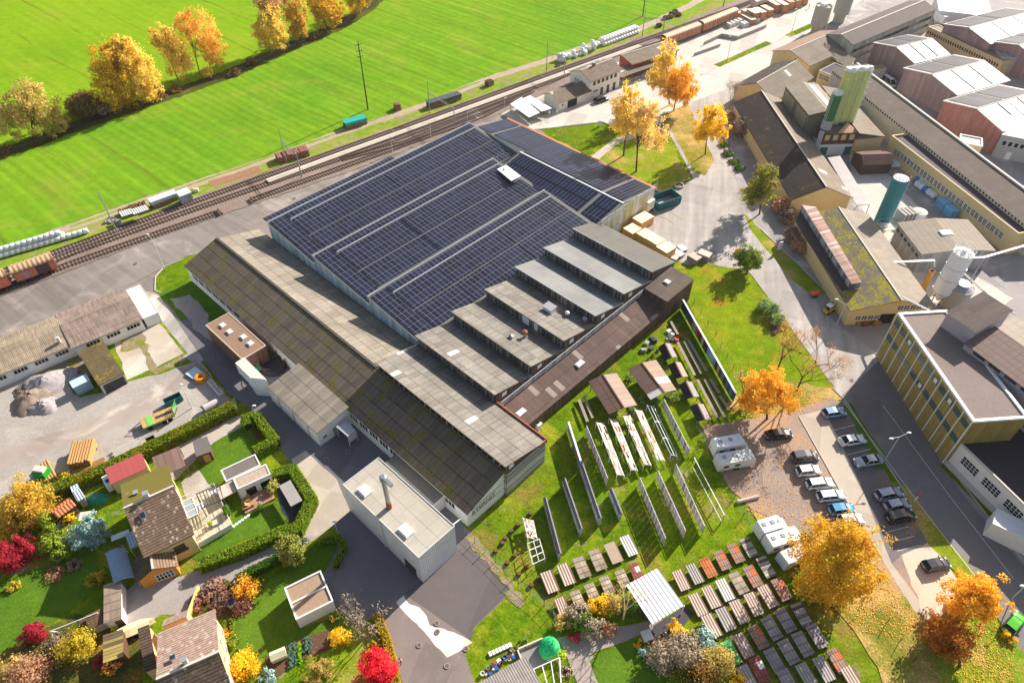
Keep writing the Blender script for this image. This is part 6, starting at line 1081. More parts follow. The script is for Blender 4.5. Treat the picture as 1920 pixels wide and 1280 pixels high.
for lab,bx_,by_,tx,ty,num in(('pale yellow green silo standing next to the dark green one',1559.6,233,1585,134,'4'),('pale yellow green silo in the middle of three',1574,230.5,1604,132,'3'),('pale yellow green silo at the outer right of three',1590,230,1623,132,'2')):
 t,c,h=silo(lab,bx_,by_,6.3,tx,ty,1.28,[(.5,0),(1,.04),(1,1)],ygs);silohead(t,c,h,1.28);MB().lathe(c,[(1.32,h*.03),(1.32,h*.06)],20).build('ring',steel,t);ladder(t,c,h,-.9,1.28);o=c+Vector((-1.2,-.65,.6));MB().tube(o,o+ZV*(h-1),.14,n=6).build('yellow_pipe',yst,t)
 cu=bpy.data.curves.new('number','FONT');cu.body=num;cu.size=1.3;ob=bpy.data.objects.new('number',cu);me=bpy.data.meshes.new_from_object(ob);bpy.data.objects.remove(ob);me.materials.append(white);ob=bpy.data.objects.new('number',me);COL.objects.link(ob);a=-1.75;ob.rotation_euler=(math.pi/2,0,a+math.pi/2);ob.parent=t;d=Vector((math.cos(a),math.sin(a),0));ob.location=d*1.31+ZV*(c.z+h*.86)+Vector((d.y,-d.x,0))*.4
t,c,h=silo('dark green silo with a grey foot in front of the pale silos',1547,243,6.3,1563,177,1.35,[(.6,0),(1,.05),(1,1)],dgs);silohead(t,c,h,1.35);MB().lathe(c,[(1.37,h*.04),(1.37,h*.3)],20).build('grey_foot',gloss('silo_grey',(170,172,170),.4),t);ladder(t,c,h,-2.6,1.35)
tealsilo=gloss('teal_silo_paint',(14,126,136),.4,0,.5)
t,c,h=silo('tall teal silo with a caged ladder in the factory yard',1649.6,424,0,1690,334,1.75,cyl,tealsilo,n=28);MB().lathe(c,[(1.7,h),(1.6,h+.05),(.3,h+.3)],24).build('lid',white,t);b=MB()
for k in range(14):a=k*math.pi/7;q=c+Vector((1.7*math.cos(a),1.7*math.sin(a),h));w=c+Vector((1.7*math.cos(a+.45),1.7*math.sin(a+.45),h));b.tube(q,q+ZV*.9,.03,n=4).tube(q+ZV*.9,w+ZV*.9,.035,n=4).tube(q+ZV*.45,w+ZV*.45,.03,n=4)
b.build('railing',rust,t);ladder(t,c,h,-.25,1.75,lconc)
t,c,h=silo('white steel silo with a cone foot behind the office block',1755,566,0,1799,474,1.95,[(.15,.05),(1,.24),(1,1)],gloss('white_silo_paint',(226,228,230),.4),n=28)
for zf in(.245,.52,.74):MB().lathe(c,[(1.99,h*zf),(1.99,h*zf+.1)],28).build('band',steel,t)
b=MB()
for rr_ in(1.95,1.3):
 for k in range(16):a=k*math.pi/8;q=c+Vector((rr_*math.cos(a),rr_*math.sin(a),h));w=c+Vector((rr_*math.cos(a+.39),rr_*math.sin(a+.39),h));b.tube(q,q+ZV*1.0,.03,n=4).tube(q+ZV,w+ZV,.05,n=4).tube(q+ZV*.5,w+ZV*.5,.03,n=4)
b.build('railing',whitem,t);MB().lathe(c,[(1.9,h),(1.9,h+.04),(.4,h+.4),(.4,h+.8)],20).build('lid',white,t)
for k in range(4):a=k*1.57+.4;q=c+Vector((1.7*math.cos(a),1.7*math.sin(a),0));MB().tube(q,q+ZV*h*.26,.12,n=6).build('leg',steel,t)
t,c,h=silo('grey concrete tank partly hidden behind the white steel silo',1784,572,0,1798,538,2.3,[(1,0),(1,.9),(1.05,.9),(1.05,1)],conc,n=24);MB().lathe(c,[(2.2,h),(1.2,h+.5),(1.2,h+1)],20).build('lid',steel,t)
t,c,h=silo('slim ochre pipe stack next to the white steel silo',1729,543,0,1748,508,.55,cyl,gloss('ochre_paint',(200,146,40),.45),name='pipe_stack');MB().lathe(c,[(.6,h),(.6,h+.1),(.4,h+.1),(.4,h-.3)],14).build('rim',rust,t)
t,c,h=silo('white round tank beside the teal silo',1717.5,412,0,1722,397,1.7,cyl,white,name='tank');MB().lathe(c,[(1.75,h),(1.75,h+.1),(.3,h+.35)],20).build('lid',lconc,t)
b=MB();c=G(1696,414)
for k in range(4):b.box(c+Vector((k*1.0-1.5,k*.25,0)),.7,3.0,2.6,.3)
tag(b.build('bin_block',conc),'row of grey ribbed concrete bins between teal silo and white tank','concrete bins')
for lab,bx_,by_,tx,ty in(('concrete silo drum on a slimmer foot beside the freight road',1530,62,1550,10),('second concrete silo cut by the top edge',1571,42,1592,-14)):
 t,c,h=silo(lab,bx_,by_,0,tx,ty,2.7,[(.72,0),(.72,.3),(1,.32),(1,1),(.96,1),(.96,.96)],conc,n=24);MB().box(c+ZV*(h-.3),2.2,1.6,1.0,.5).build('machinery',whitem,t);ladder(t,c,h,-.6,2.7)
fl_=Fr((1729.4,475.6),(1685.5,419),(1868,489),5.2);t=bld('concrete_workshop','grey concrete workshop with a beige pitched roof and a skylight','workshop',fl_);fl_.W=16;gable(t,fl_,5.2,6.0,slats('grey_wall_panels',(150,148,150),(166,166,170),None,1.2,.7,gap=.3),sheet('beige_sheet_roof',(172,158,140),1.2,1.3,.05,.2,.2,0,dirt=.15),.5,.3)
for k in range(6):win(t,fl_,'b0',.8+k*(fl_.L-2.2)/5,3.4,1.2,.9,grey,dglass,2)
skylight(t,G(1773,438,5.9),fl_.u,fl_.v,1.6,2.6,poly,gut)
def longhall(A,B,C,z,zr,wm,rm,lab,name='factory_hall',t_=.5,cat='factory hall',**k):
 f=Fr(A,B,C,z);t=bld(name,lab,cat,f);gable(t,f,z,zr,wm,rm,t_,.2,**k);return t,f
fy=Fr((1908,441),(1671,257),(1925,420),5.4);t=bld('yellow_window_hall','long yellow building with a row of barred windows and a dark flat roof','factory building',fy);fy.W=8;flat(t,fy,5.4,yel,plain('dark_purple_roof',(86,76,84),.85,.12),.5,.3)
nW=15
for k in range(nW):s=4+k*(fy.L-8)/(nW-1)-1.1;win(t,fy,'b0',s,2.2,1.0,1.6,white,dglass,2,3);win(t,fy,'b0',s+1.2,2.2,1.0,1.6,white,dglass,2,3)
flb=Fr((1895,395),(1626.6,182),(1920,366),6.7);t=bld('long_brown_hall','very long brown roofed hall with tiny windows above the yellow building','factory hall',flb);flb.L+=26;flb.o=flb.o-flb.u*8;mono(t,flb,6.6,7.6,lconc,f_long,.2,.2,fas=gut)
n_=int(flb.L/1.05)
b=MB();g=MB()
for k in range(min(96,n_)):s=.4+k*flb.L/min(96,n_);MB().hexa(flb.p(s,-.03,5.7),flb.u*.4,-flb.v*.06,ZV*.5).build('window',dglass,t)
MB().hexa(flb.p(-.2,flb.W-.1,7.3),flb.u*(flb.L+.4),flb.v*.6,ZV*.7).build('parapet',lconc,t)
def ware(L0,AP,Rr,Lb,APb,Rb,ze,zr,wm,lab,zr2=None,m1=None,m2=None):
 t=thing('warehouse',lab,'warehouse');F,Wl=twoside(t,Rr,Rb,AP,APb,L0,Lb,ze,zr,ze,wm,m2 or f_white,m1 or f_white,.25);u,v=F.u,F.v;w2=F.W
 s0,s1=.8,F.L-.8;t_=((G(*AP,zr)-F.p(0,0)).dot(v));n=2
 def q(a,b):return F.p(a,b,(ze+(zr-ze)*b/t_ if b<t_ else zr-(zr-ze)*(b-t_)/(F.W-t_))+.12)
 for k in range(n):a0,a1=s0+(s1-s0)*k/n+.3,s0+(s1-s0)*(k+1)/n-.5;MB(u).slab([q(a0,.6),q(a1,.6),q(a1,t_-.5),q(a0,t_-.5)],.06).build('solar_array',f_pv,t)
 for k in(1,2):a=F.L*k/3;MB(u).slab([q(a,t_+.4),q(a+.25,t_+.4),q(a+.25,F.W-.4),q(a,F.W-.4)],.05).build('gutter_strip',brownw,t)
 MB(u).slab([q(F.L*.5,t_+1.2),q(F.L*.5+1.1,t_+1.2),q(F.L*.5+1.1,F.W-1.2),q(F.L*.5,F.W-1.2)],.05).build('skylight',poly,t);return t,F,Wl
ware((1634,81.7),(1680,87.5),(1716.7,120),(1690,66),(1746.7,71.7),(1782.5,101.7),7,9,w_pur,'purple brown clad warehouse beside the white van, farthest of three gables');ware((1688,129),(1748,139),(1794,179),(1780,104),(1845,113),(1896.7,151),7,9,w_pur,'purple brown clad warehouse in the middle of three gables');ware((1764,191),(1832,203),(1879,247),(1864,160),(1940,171),(1990,213),7,9.2,w_red,'brick red clad warehouse, nearest of three gables')
ware((1766.7,47.5),(1815,51.7),(1856.7,81.7),(1880,14),(1935,20),(1980,50),7,9,w_pur,'dark gabled warehouse at the upper right corner');ware((1858,82),(1910,84),(1950,115),(1940,50),(1990,60),(2030,90),7,9,w_pur,'partly visible warehouse at the right edge')
f=Fr((1879,250),(1960,215),(1940,300),7);f=Fr.mk(G(1838,340)*1.0,(G(1925,393)-G(1838,340)).normalized(),(G(1879,262,0)-G(1838,340)).normalized(),26,22);t=thing('grey_hall','grey rendered hall with square windows at the right edge','factory hall',f.mid());pw=[G(1867,270,6.5),G(1920,262,6.5)]
f=Fr((1880,252),(1930,262),(1935,210),6.5);t.location=f.mid();f.L+=14;gable(t,f,6.5,8,wgr,f_white,.5,.3)
for k in range(4):win(t,f,'b0',.8+k*1.4,3.6,1.1,1.4,white,dglass,1)
for k in range(4):win(t,f,'b0',8+k*1.4,3.6,1.1,1.4,white,dglass,1)
door(t,f,'b0',3.0,1.2,2.2,white)
tg=thing('tan_gable_hall','tan gabled hall beside the freight road with a folded roof corner','factory hall');Ft,Wt=twoside(tg,(1517.5,126.7),(1604,84),(1485,93.3),(1574,55.8),(1445,96.7),(1530,60),5.2,7.4,5.2,yel,f_tan,sheet('smooth_tan_roof',(172,140,116),1.2,9,.03,.12,.2,0,dirt=.15),.2);win(tg,Wt,'a0',Wt.W*.6,4.6,.9,.9,dgrey,dglass)
f=Fr((1536,133),(1559,142),(1546,112),4.4);t=bld('small_flat_block','small yellow flat roofed block with four windows under the tan hall','annexe',f);flat(t,f,4.4,yel,plain('dark_flat_roof',(60,54,62),.85,.1),.2,.25,lconc);wins(t,f,'b0',.6,f.L-.4,4,.9,2.2,1.6,white,glass,2,2)
P=[G(*q,z) for q,z in(((1546,80),7),((1606,110),5),((1590,128),3.9),((1547,98),5.6))];t=thing('folded_roof','small sloping roof with a window strip in the tan hall corner','roof',(P[0]+P[2])/2);t.location.z=0;MB().slab(P,.2).build('roof',f_tan,t);MB().prism([p*.96+(P[0]+P[2])*.02 for p in P],0,3.7).build('wall',yel,t)
lh,f=longhall((1600,84),(1754,18),(1572,56),7.5,9.0,slats('grey_green_cladding',(176,178,166),(150,156,150),None,1.4,.7),sheet('mauve_brown_roof',(110,96,92),1.2,20,.04,.1,.25,.04,dirt=.25),'long hall with a mauve brown roof running to the top edge','long_hall',cap=lconc)
for z in(2.0,4.6):MB().hexa(f.p(1,-.05,z),f.u*(f.L-2),f.v*.06,ZV*1.0).build('window_band',glass,lh)
f=Fr((1740,52),(1880,118),(1748,44),4.2);f.W=4.5;t=bld('yellow_connector','narrow connecting building with a mossy flat roof between the warehouses','factory building',f);flat(t,f,4.4,yel,f_lt,.2,.3);
for k in range(30):MB().hexa(f.p(.6+k*(f.L-1.2)/30,-.06,2.4),f.u*.5,f.v*.07,ZV*1.0).build('window',dglass,t)
f=Fr((1760,22),(1826,30),(1748,8),4);t=bld('white_depot','white glaring flat depot at the top right','depot',f);f.L+=6;f.W+=10;flat(t,f,4.2,white,plain('white_depot_roof',(236,234,230),.5,.05),.2,.3);f=Fr((1772,34),(1797,31),(1778,22),3);t=bld('lorry_box','white lorry box parked by the depot wall','lorry',f);hexbox('body',f,.8,3.4,whitem,t);hexbox('cab',f.sub(f.L+.1,f.L+1.6,.1,f.W-.1),.5,2.6,bluem,t)
for k in(.6,f.L-.6,f.L+.9):
 for w in(0,f.W):MB().tube(f.p(k,w-.1,.45),f.p(k,w+.1,.45),.45,n=10).build('wheel',rubber,t)
f=Fr((1878,108),(1907,110),(1890,96),5);t=bld('spotted_roof_block','small block with a dotted flat roof between the warehouses','factory building',f);flat(t,f,5.2,wgr,sheet('dotted_roof',(206,200,184),1.4,1.4,.2,.5,0,0,dirt=.1),.1,.2)
f=Fr((1800,268),(1842,276),(1828,258),5);t=bld('white_edged_box','small flat box with a bright white parapet below the red warehouse','factory building',f);flat(t,f,5.0,yel,lconc,.3,.35,white)
f=Fr((1634,132),(1663,128),(1630,124),4);t=bld('moss_flat_box','small flat block with an ochre mossy roof beside the white van','factory building',f);flat(t,f,3.8,wgr,sheet('ochre_moss_roof',(176,150,50),3,3,.05,.1,0,.4,(190,160,30),.2),.15,.2)
must=slats('mustard_facade_panels',(158,136,72),(148,126,66),(166,146,84),.3,.6,gap=.12);fo=Fr((1825.9,789.5),(1684.8,586.3),(1906.5,752.5),11.6);ob_=bld('office_block','mustard clad office block with white ribs and two bands of windows','office building',fo);flat(ob_,fo,11.3,must,asphalt('office_roof_gravel',(126,112,104),.16,None,.8,0,crack=0),.3,.45,whitem)
for z in(5.4,9.2):
 for k in range(11):MB().hexa(fo.p(fo.L*k/11+.25,-.08,z),fo.u*(fo.L/11-.5),fo.v*.09,ZV*1.15).build('window',gloss('green_glass',(70,96,100),.1),ob_)
for k in range(12):MB().hexa(fo.p(min(fo.L-.1,fo.L*k/11),-.2,.4),fo.u*.12,fo.v*.22,ZV*10.9).build('rib',whitem,ob_)
for k in(2,4,5,8):MB().hexa(fo.p(fo.L*(k+.3)/11,-.09,5.5 if k%2 else 9.3),fo.u*.8,fo.v*.06,ZV*.9).build('blind',white,ob_)
for i,(x,y) in enumerate(((1706,722),(1752,784))):c=G(x,y);t=thing('loading_ramp','white walled loading ramp %s the office block'%('under the upper half of' if i==0 else 'at the lower half of'),'ramp',c);a=hd(1690,700,60,88);u=Vector((math.cos(a),math.sin(a),0));v=Vector((-u.y,u.x,0));MB().hexa(c-u*3.5,u*7,v*1.6,ZV*1.2).build('ramp',white,t);MB().hexa(c-u*3.5+v*.1+ZV*1.2,u*2,v*1.4,ZV*.06).build('deck',conc,t)
fp_=Fr((1831,618),(1779,583),(1901,586),15);pn=bld('roof_penthouse','mauve grey penthouse with a dark streaked roof on the office block','penthouse',fp_);walls(pn,fp_,(14.7,)*4,plain('mauve_render',(170,158,166),.8,.06),11.2);mono(pn,fp_,14.8,15.1,None,sheet('streaked_dark_roof',(92,80,74),.6,9,.2,.1,0,0,dirt=.3),.25,.2,fas=lconc)
fq=Fr((1812,640),(1925,724),(1860,614),13);t=bld('brown_roof_block','block with a brown ribbed roof adjoining the penthouse','factory building',fq);fq.L+=10;mono(t,fq,12.6,13.4,plain('mauve_render',(170,158,166),.8,.06),sheet('mauve_ribbed_roof',(146,122,112),1.0,1.5,.05,.3,.25,0,dirt=.15),.2,.2)
for k in range(4):MB().hexa(fq.p(2+k*3,-.3,12.0),fq.u*2.2,fq.v*.1,ZV*.5).build('window_strip',glass,t)
fq2=Fr((1862,612),(1960,680),(1900,590),10.4);t=bld('pale_roof_block','block with a pale beige roof right of the brown ribbed roof','factory building',fq2);fq2.L+=8;mono(t,fq2,9.8,10.2,wgr,sheet('pale_beige_roof',(206,190,170),1.2,2,.04,.2,.2,0,dirt=.1),.2,.2)
fw_=Fr((1797,828),(1925,952),(1835,800),5.6);t=bld('white_window_wing','white low wing with barred windows and a dark flat roof below the office block','factory building',fw_);fw_.L+=8;fw_.W=12;flat(t,fw_,5.6,white,plain('dark_flat_roof',(60,54,62),.85,.1),.2,.3,lconc)
for k in range(7):win(t,fw_,'b0',2.0+k*4.3,2.6,3.2,1.8,white,dglass,5,3)
MB().hexa(fw_.p(-.1,-.4,0),fw_.u*fw_.L,fw_.v*.4,ZV*1.0).build('plinth',lconc,t);fz=fw_.sub(10,fw_.L,6,12);hexbox('roof_block',fz,5.6,7.6,cream,t);hexbox('block_roof',fz.sub(-.1,fz.L,-.1,fz.W),7.6,7.8,f_lt,t)
f=Fr((1861,981),(1925,1012),(1884,960),3.4);t=bld('white_entrance_block','white flat entrance block at the right edge by the road','annexe',f);f.L+=4;flat(t,f,3.4,white,plain('white_flat_roof',(226,226,222),.6,.05),.1,.2)
bagm=plain('white_bag',(232,232,236),.7,.12);q=random.Random(9)
for i in range(10):
 c=G(1628+(i%5)*8.0,312-(i%5)*.8,0);s=1.1;z=(i//5)*1.05;tag(MB().ball(c+ZV*(.5+z),.58,.58,.56,10,6,0,.04,q).build('bulk_bag',bagm),'white bulk bag in the double stacked row under the shed roof','bulk bag','bulk bags by the shed')
for i in range(4):c=G(1672+(i%2)*9,308+(i//2)*5);tag(MB().ball(c+ZV*.7,.85,.8,.8,10,6,0,.06,q).build('bulk_bag',bagm),'white bulk bag in the small heap at the yellow wall','bulk bag','bulk bags at the yellow wall')
for i in range(11):c=G(1719+(i%6)*7.2,345+(i%6)*5+(i//6)*9-4);tag(MB().ball(c+ZV*.8,1.0,1.0,.85,10,6,0,.08,q).build('wrapped_load',bagm if i%4 else gloss('blue_wrap',(60,130,200),.5)),('white' if i%4 else 'blue')+' wrapped load in the row along the yellow window hall','wrapped load','wrapped loads in the yard' if i%4 else 'blue wrapped loads in the yard')
P=[G(*p,2.2) for p in((1600,303),(1652,290),(1668,305),(1622,316))];f=Fr((1621,305),(1675,303),(1618,282),3.6);t=bld('brown_shed','dark brown roofed shed sheltering the white bulk bags','shed',f);gable(t,f,3.2,4.6,plain('dark_board',(82,66,58),.85,.15),sheet('rust_brown_roof',(120,88,78),1.0,2.0,.15,.3,.25,0,dirt=.3),.35,.3)
for i,(x,y) in enumerate(((1757,372),(1772,386))):f=Fr((x,y),(x+14,y+12),(x+8,y-8),1.8);t=bld('blue_container','light blue steel container %s in the yard'%('nearer the wrapped loads' if i==0 else 'nearer the right'),'container',f);f.W=2.2;MB(f.u).hexa(f.p(0,0,0),f.u*f.L,f.v*2.2,ZV*1.9).build('body',corrug('light_blue_steel',(96,166,206),.3,.4),t);MB().hexa(f.p(-.05,-.05,1.9),f.u*(f.L+.1),f.v*2.3,ZV*.1).build('lid',gloss('light_blue_lid',(140,196,226),.4),t)
def pipes(P,r,m,lab,name='pipe_bridge'):
 t=thing(name,lab,'pipe',Vector((P[0].x,P[0].y,0)));b=MB()
 for k in(-.16,.16):
  for a,c in zip(P[:-1],P[1:]):d=(c-a).normalized();n=Vector((-d.y,d.x,0))*k;b.tube(a+n,c+n,r,n=6)
 b.build('pipe',m,t)
 for p in P[1:-1] if len(P)>2 else P[-1:]:MB().tube(Vector((p.x,p.y,0)),p,.1,n=6).build('support',steel,t)
pipes([G(1812,484,9),G(1846,482,9.2),G(1940,455,9.5)],.08,whitem,'double white pipe bridge from the white silo to the right edge');pipes([G(1672,492,5),G(1752,488,5.2),G(1752,500,3)],.12,whitem,'white pipe between the moss hall roof and the white silo');pipes([G(1690,556,7),G(1742,582,9)],.12,gut,'pair of pipes from the moss hall gable to the office roof');pipes([G(1800,506,4),G(1860,560,4),G(1905,590,4)],.12,lconc,'bundle of beige pipes behind the concrete tank')
f=Fr((1656,432),(1680,430),(1660,425),2.4);t=bld('steel_platform','cluttered steel platform at the foot of the teal silo','platform',f);b=MB();b.hexa(f.p(0,0,2.2),f.u*f.L,f.v*3,ZV*.15)
for a in(0,f.L):
 for w in(0,3):b.tube(f.p(a,w,0),f.p(a,w,3.3),.07,n=5)
b.tube(f.p(0,0,3.3),f.p(f.L,0,3.3),.05,n=5).tube(f.p(0,3,3.3),f.p(f.L,3,3.3),.05,n=5).tube(f.p(0,0,3.3),f.p(0,3,3.3),.05,n=5).build('frame',lconc,t);MB().box(f.p(1,1.5,2.35),1.2,.8,.7,.4).build('machine',white,t)
for i,(x,y,m_) in enumerate(((1608,606,wood),(1620,608,rust),(1631,605,plain('red_brown_pallet',(170,96,60),.8,.15)),(1641,608,wood))):c=G(x,y);t=thing('pallet_stack',('yellowish' if m_ is wood else 'rusty brown' if i==1 else 'red brown')+' pallet stack '+('first' if i==0 else 'second' if i==1 else 'third' if i==2 else 'last')+' from the left at the moss hall gable','pallet stack',c);b=MB()
for i,(x,y,m_,w_) in enumerate(((1608,606,wood,'a'),(1620,608,rust,'b'),(1631,605,brownw,'c'),(1641,608,wood,'d'))):
 t=[o for o in bpy.data.objects if o.name.startswith('pallet_stack') and o.type=='EMPTY'][i];c=G(x,y);b=MB()
 for k in range(6):b.box(c+ZV*k*.16,1.5,1.3,.1,.3).box(c+ZV*(k*.16+.1),.15,1.2,.06,.3)
 b.build('boards',m_,t)
 # trees and plants
def tree(base,top,blobs,m,lab,n=2600,size=.34,bm=None,seed=1,name='tree',group=None,tr=.22,fill=.4,droop=0.0,cat='tree',limbs=True):
 """base, top: photo points of trunk foot and crown top (gives the height); blobs: crown lobes as photo x,y,radius in metres,(flatten)"""
 c=G(*base);t=thing(name,lab,cat,c,0,group);q=np.random.default_rng(seed);C=[];Nn=[];cents=[]
 bl=[]
 for bx_,by_,r,*e in blobs:
  d0=Vector((c.x,c.y,0)).normalized();ro=G(bx_,by_,0);k=(c.x*d0.x+c.y*d0.y)/(ro.x*d0.x+ro.y*d0.y);p=Vector((0,0,CAMH))+(ro-Vector((0,0,CAMH)))*k;p.z=max(p.z,r*.6);bl.append((p,r,e[0] if e else 1.0))
 tot=sum(r*r for _,r,_ in bl)
 for p,r,fz in bl:
  k=int(3.1*n*r*r/tot);nc=max(8,k//60);cl=q.normal(0,1,(nc,3));cl/=np.linalg.norm(cl,axis=1,keepdims=True);cl*=q.uniform(fill,1.12,(nc,1))*(1+.22*np.sin(cl[:,:1]*3+p.x)*np.cos(cl[:,1:2]*4+p.y));i=q.integers(0,nc,k);pt=cl[i]+q.normal(0,.12,(k,3))
  if droop:pt[:,2]-=droop*np.abs(q.normal(0,.3,k))*(np.hypot(pt[:,0],pt[:,1])>.5)
  w=np.array(p)+pt*np.array((r,r,r*fz));ok=w[:,2]>.15;C.append(w[ok]);Nn.append((pt+np.array((0,0,.3)))[ok])
 leaves(np.concatenate(C),np.concatenate(Nn),size*.54,m,t,seed,'crown',.6,1.0)
 b=MB();bm=bm or bark;P=max(bl,key=lambda z:z[0].z)[0];b.tube(c-ZV*.1,c*.5+Vector((P.x,P.y,0))*.5+ZV*P.z*.5,tr,tr*.6,7).tube(c*.5+Vector((P.x,P.y,0))*.5+ZV*P.z*.5,P,tr*.6,tr*.2,6)
 if limbs:
  rq=random.Random(seed)
  for p,r,fz in bl:
   for j in range(5):o=c+(P-c)*rq.uniform(.35,.8);o=Vector((c.x+(P.x-c.x)*.5,c.y+(P.y-c.y)*.5,P.z*rq.uniform(.35,.6)));e=p+Vector((rq.uniform(-.7,.7)*r,rq.uniform(-.7,.7)*r,rq.uniform(-.2,.7)*r*fz));mid=(o+e)/2+ZV*r*.1;b.tube(o,mid,tr*.35,tr*.2,5,caps=False).tube(mid,e,tr*.2,.02,4,caps=False)
 b.build('trunk',bm,t);return t
def bare(base,top,spread,lab,m,twm,seed=1,name='bare_tree',levels=4,leafn=350,cat='tree',multi=1,group=None):
 c=G(*base);h=topz(c,*top);t=thing(name,lab,cat,c,0,group);rq=random.Random(seed);b=MB();tips=[]
 lean=Vector((0,0,1))
 def grow(p,d,L,r,k):
  e=p+d*L;b.tube(p,e,r,r*.68,6 if k<2 else 4,caps=False)
  if k>=levels:tips.append(e);return
  for j in range(rq.choice((2,3,3))):a=rq.uniform(0,6.28);s=rq.uniform(.35,.75)*spread;nd=(d+Vector((math.cos(a)*s,math.sin(a)*s,rq.uniform(-.1,.25)))).normalized();grow(e if j else p+d*L*rq.uniform(.6,1),nd,L*rq.uniform(.62,.82),r*.62,k+1)
 for j in range(multi):a=j*6.28/max(1,multi);grow(c+Vector((math.cos(a),math.sin(a),0))*(.25 if multi>1 else 0),(Vector((math.cos(a)*.35,math.sin(a)*.35,1)) if multi>1 else Vector((0,0,1))).normalized(),h*.3,.18 if multi==1 else .07,0)
 b.build('trunk',m,t)
 if tips and leafn:
  q=np.random.default_rng(seed);i=q.integers(0,len(tips),leafn);P=np.array([tuple(tips[k]) for k in i])+q.normal(0,.45,(leafn,3));P[:,2]=np.maximum(P[:,2],.1);leaves(P,q.normal(0,1,(leafn,3)),.24,twm,t,seed,'twigs',.8,.18)
 return t
l_gold=leafm('golden_birch_leaves',(206,176,72),(226,200,112),(198,168,78));l_gold2=leafm('pale_gold_leaves',(206,160,66),(226,190,100),(190,136,50));l_amber=leafm('amber_leaves',(190,150,42),(210,174,58),(166,136,44));l_or=leafm('orange_leaves',(208,156,44),(226,182,66),(194,146,50));l_olive=leafm('olive_leaves',(166,146,76),(204,182,112),(140,130,60));l_ygr=leafm('yellow_green_leaves',(164,146,36),(200,176,60),(130,136,40));l_red=leafm('scarlet_leaves',(196,30,46),(222,60,70),None,.3);l_crim=leafm('crimson_leaves',(142,36,46),(190,66,80),(112,28,40));l_pink=leafm('pinkish_leaves',(166,126,98),(194,156,122),(146,112,76));l_spr=leafm('blue_spruce_needles',(110,138,128),(166,188,180),None,.1);l_con=leafm('conifer_needles',(96,116,26),(136,148,44),(66,88,24),.15);l_brn=leafm('brown_twigs',(114,90,76),(150,124,104),(126,100,80),.1);l_wil=leafm('willow_leaves',(176,146,50),(214,182,84),(146,130,50));l_dgr=leafm('dark_evergreen',(64,92,24),(104,124,50),None,.15);l_grb=leafm('grey_brown_twigs',(132,116,96),(170,152,128),(110,96,70),.2);l_bright=leafm('bright_yellow_leaves',(214,178,30),(232,202,66),(196,156,40))
B_='trees along the brook'
tree((62,262),(60,150),[(28,215,5.2),(82,212,5.2),(55,185,5.0),(108,232,3.4),(5,225,4)],l_olive,'broad olive coloured tree at the left edge by the brook',3400,.42,seed=11,group=B_);shrub(165,212,4.6,5.5,'dark olive bush between olive tree and golden pair',leafm('dull_bush',(110,90,50),(140,116,70)),4,.4,20,group='bushes along the brook');shrub(196,212,2.6,3,'small dark bush left of the golden pair',l_brn,5,.35,20,group='bushes along the brook')
tree((228,203),(205,75),[(205,115,4.6,1.2),(208,155,5.2,1.2),(225,180,4.0),(215,95,3.0)],l_amber,'golden orange tree left in the closely grown pair by the brook',3800,.42,seed=12,group=B_);tree((256,197),(240,70),[(240,110,4.4,1.3),(268,140,4.4,1.2),(272,170,3.8),(228,85,2.6)],l_gold,'golden tree right in the closely grown pair by the brook',3600,.42,seed=13,group=B_)
tree((336,153),(312,45),[(318,80,4.2,1.2),(335,110,4.4,1.1),(300,70,3.2)],l_gold,'golden birch with a clear trunk left of the pale birch',3000,.4,birchb,14,group=B_,droop=.5);tree((375,139),(350,22),[(370,55,4.8,1.3),(392,85,4.4,1.1),(350,45,3.4),(400,110,2.6)],l_gold2,'pale gold birch with visible white branches',3000,.36,birchb,15,group=B_,droop=.5);shrub(392,146,1.5,3.2,'small golden shrub at the foot of the pale birch',l_gold,6,.3,30,group='bushes along the brook')
tree((510,101),(500,5),[(505,40,4.6,1.3),(515,70,3.8),(490,60,3.2)],l_gold,'golden birch at the left of the upper group',3000,.4,birchb,16,group=B_,droop=.4);tree((557,81),(552,-15),[(555,25,3.8,1.5),(558,55,3.0)],leafm('dull_gold_leaves',(176,140,50),(200,164,80)),'slim dull gold tree in the middle of the upper group',2400,.4,seed=17,group=B_);tree((520,88),(500,-30),[(510,6,4.2),(495,-10,4)],l_pink,'brownish tree behind the golden birch of the upper group',1800,.4,seed=18,group=B_);tree((615,54),(605,-40),[(610,15,5,1.1),(590,5,3.6),(630,20,3.4)],l_amber,'amber tree at the right of the upper group',3000,.42,seed=19,group=B_);tree((664,26),(660,-60),[(664,-8,4.6),(680,-14,4)],l_amber,'amber tree cut by the top edge beside the brook',2000,.42,seed=20,group=B_)
for x,y in((440,140),(470,120),(585,72),(120,240),(10,285),(330,170),(300,184)):shrub(x,y,1.8,1.6,'low dark thicket on the brook bank',leafm('dull_bush',(110,90,50),(140,116,70)),x,.35,22,stem=False,name='thicket',group='thickets on the brook bank')
S_='birches at the station'
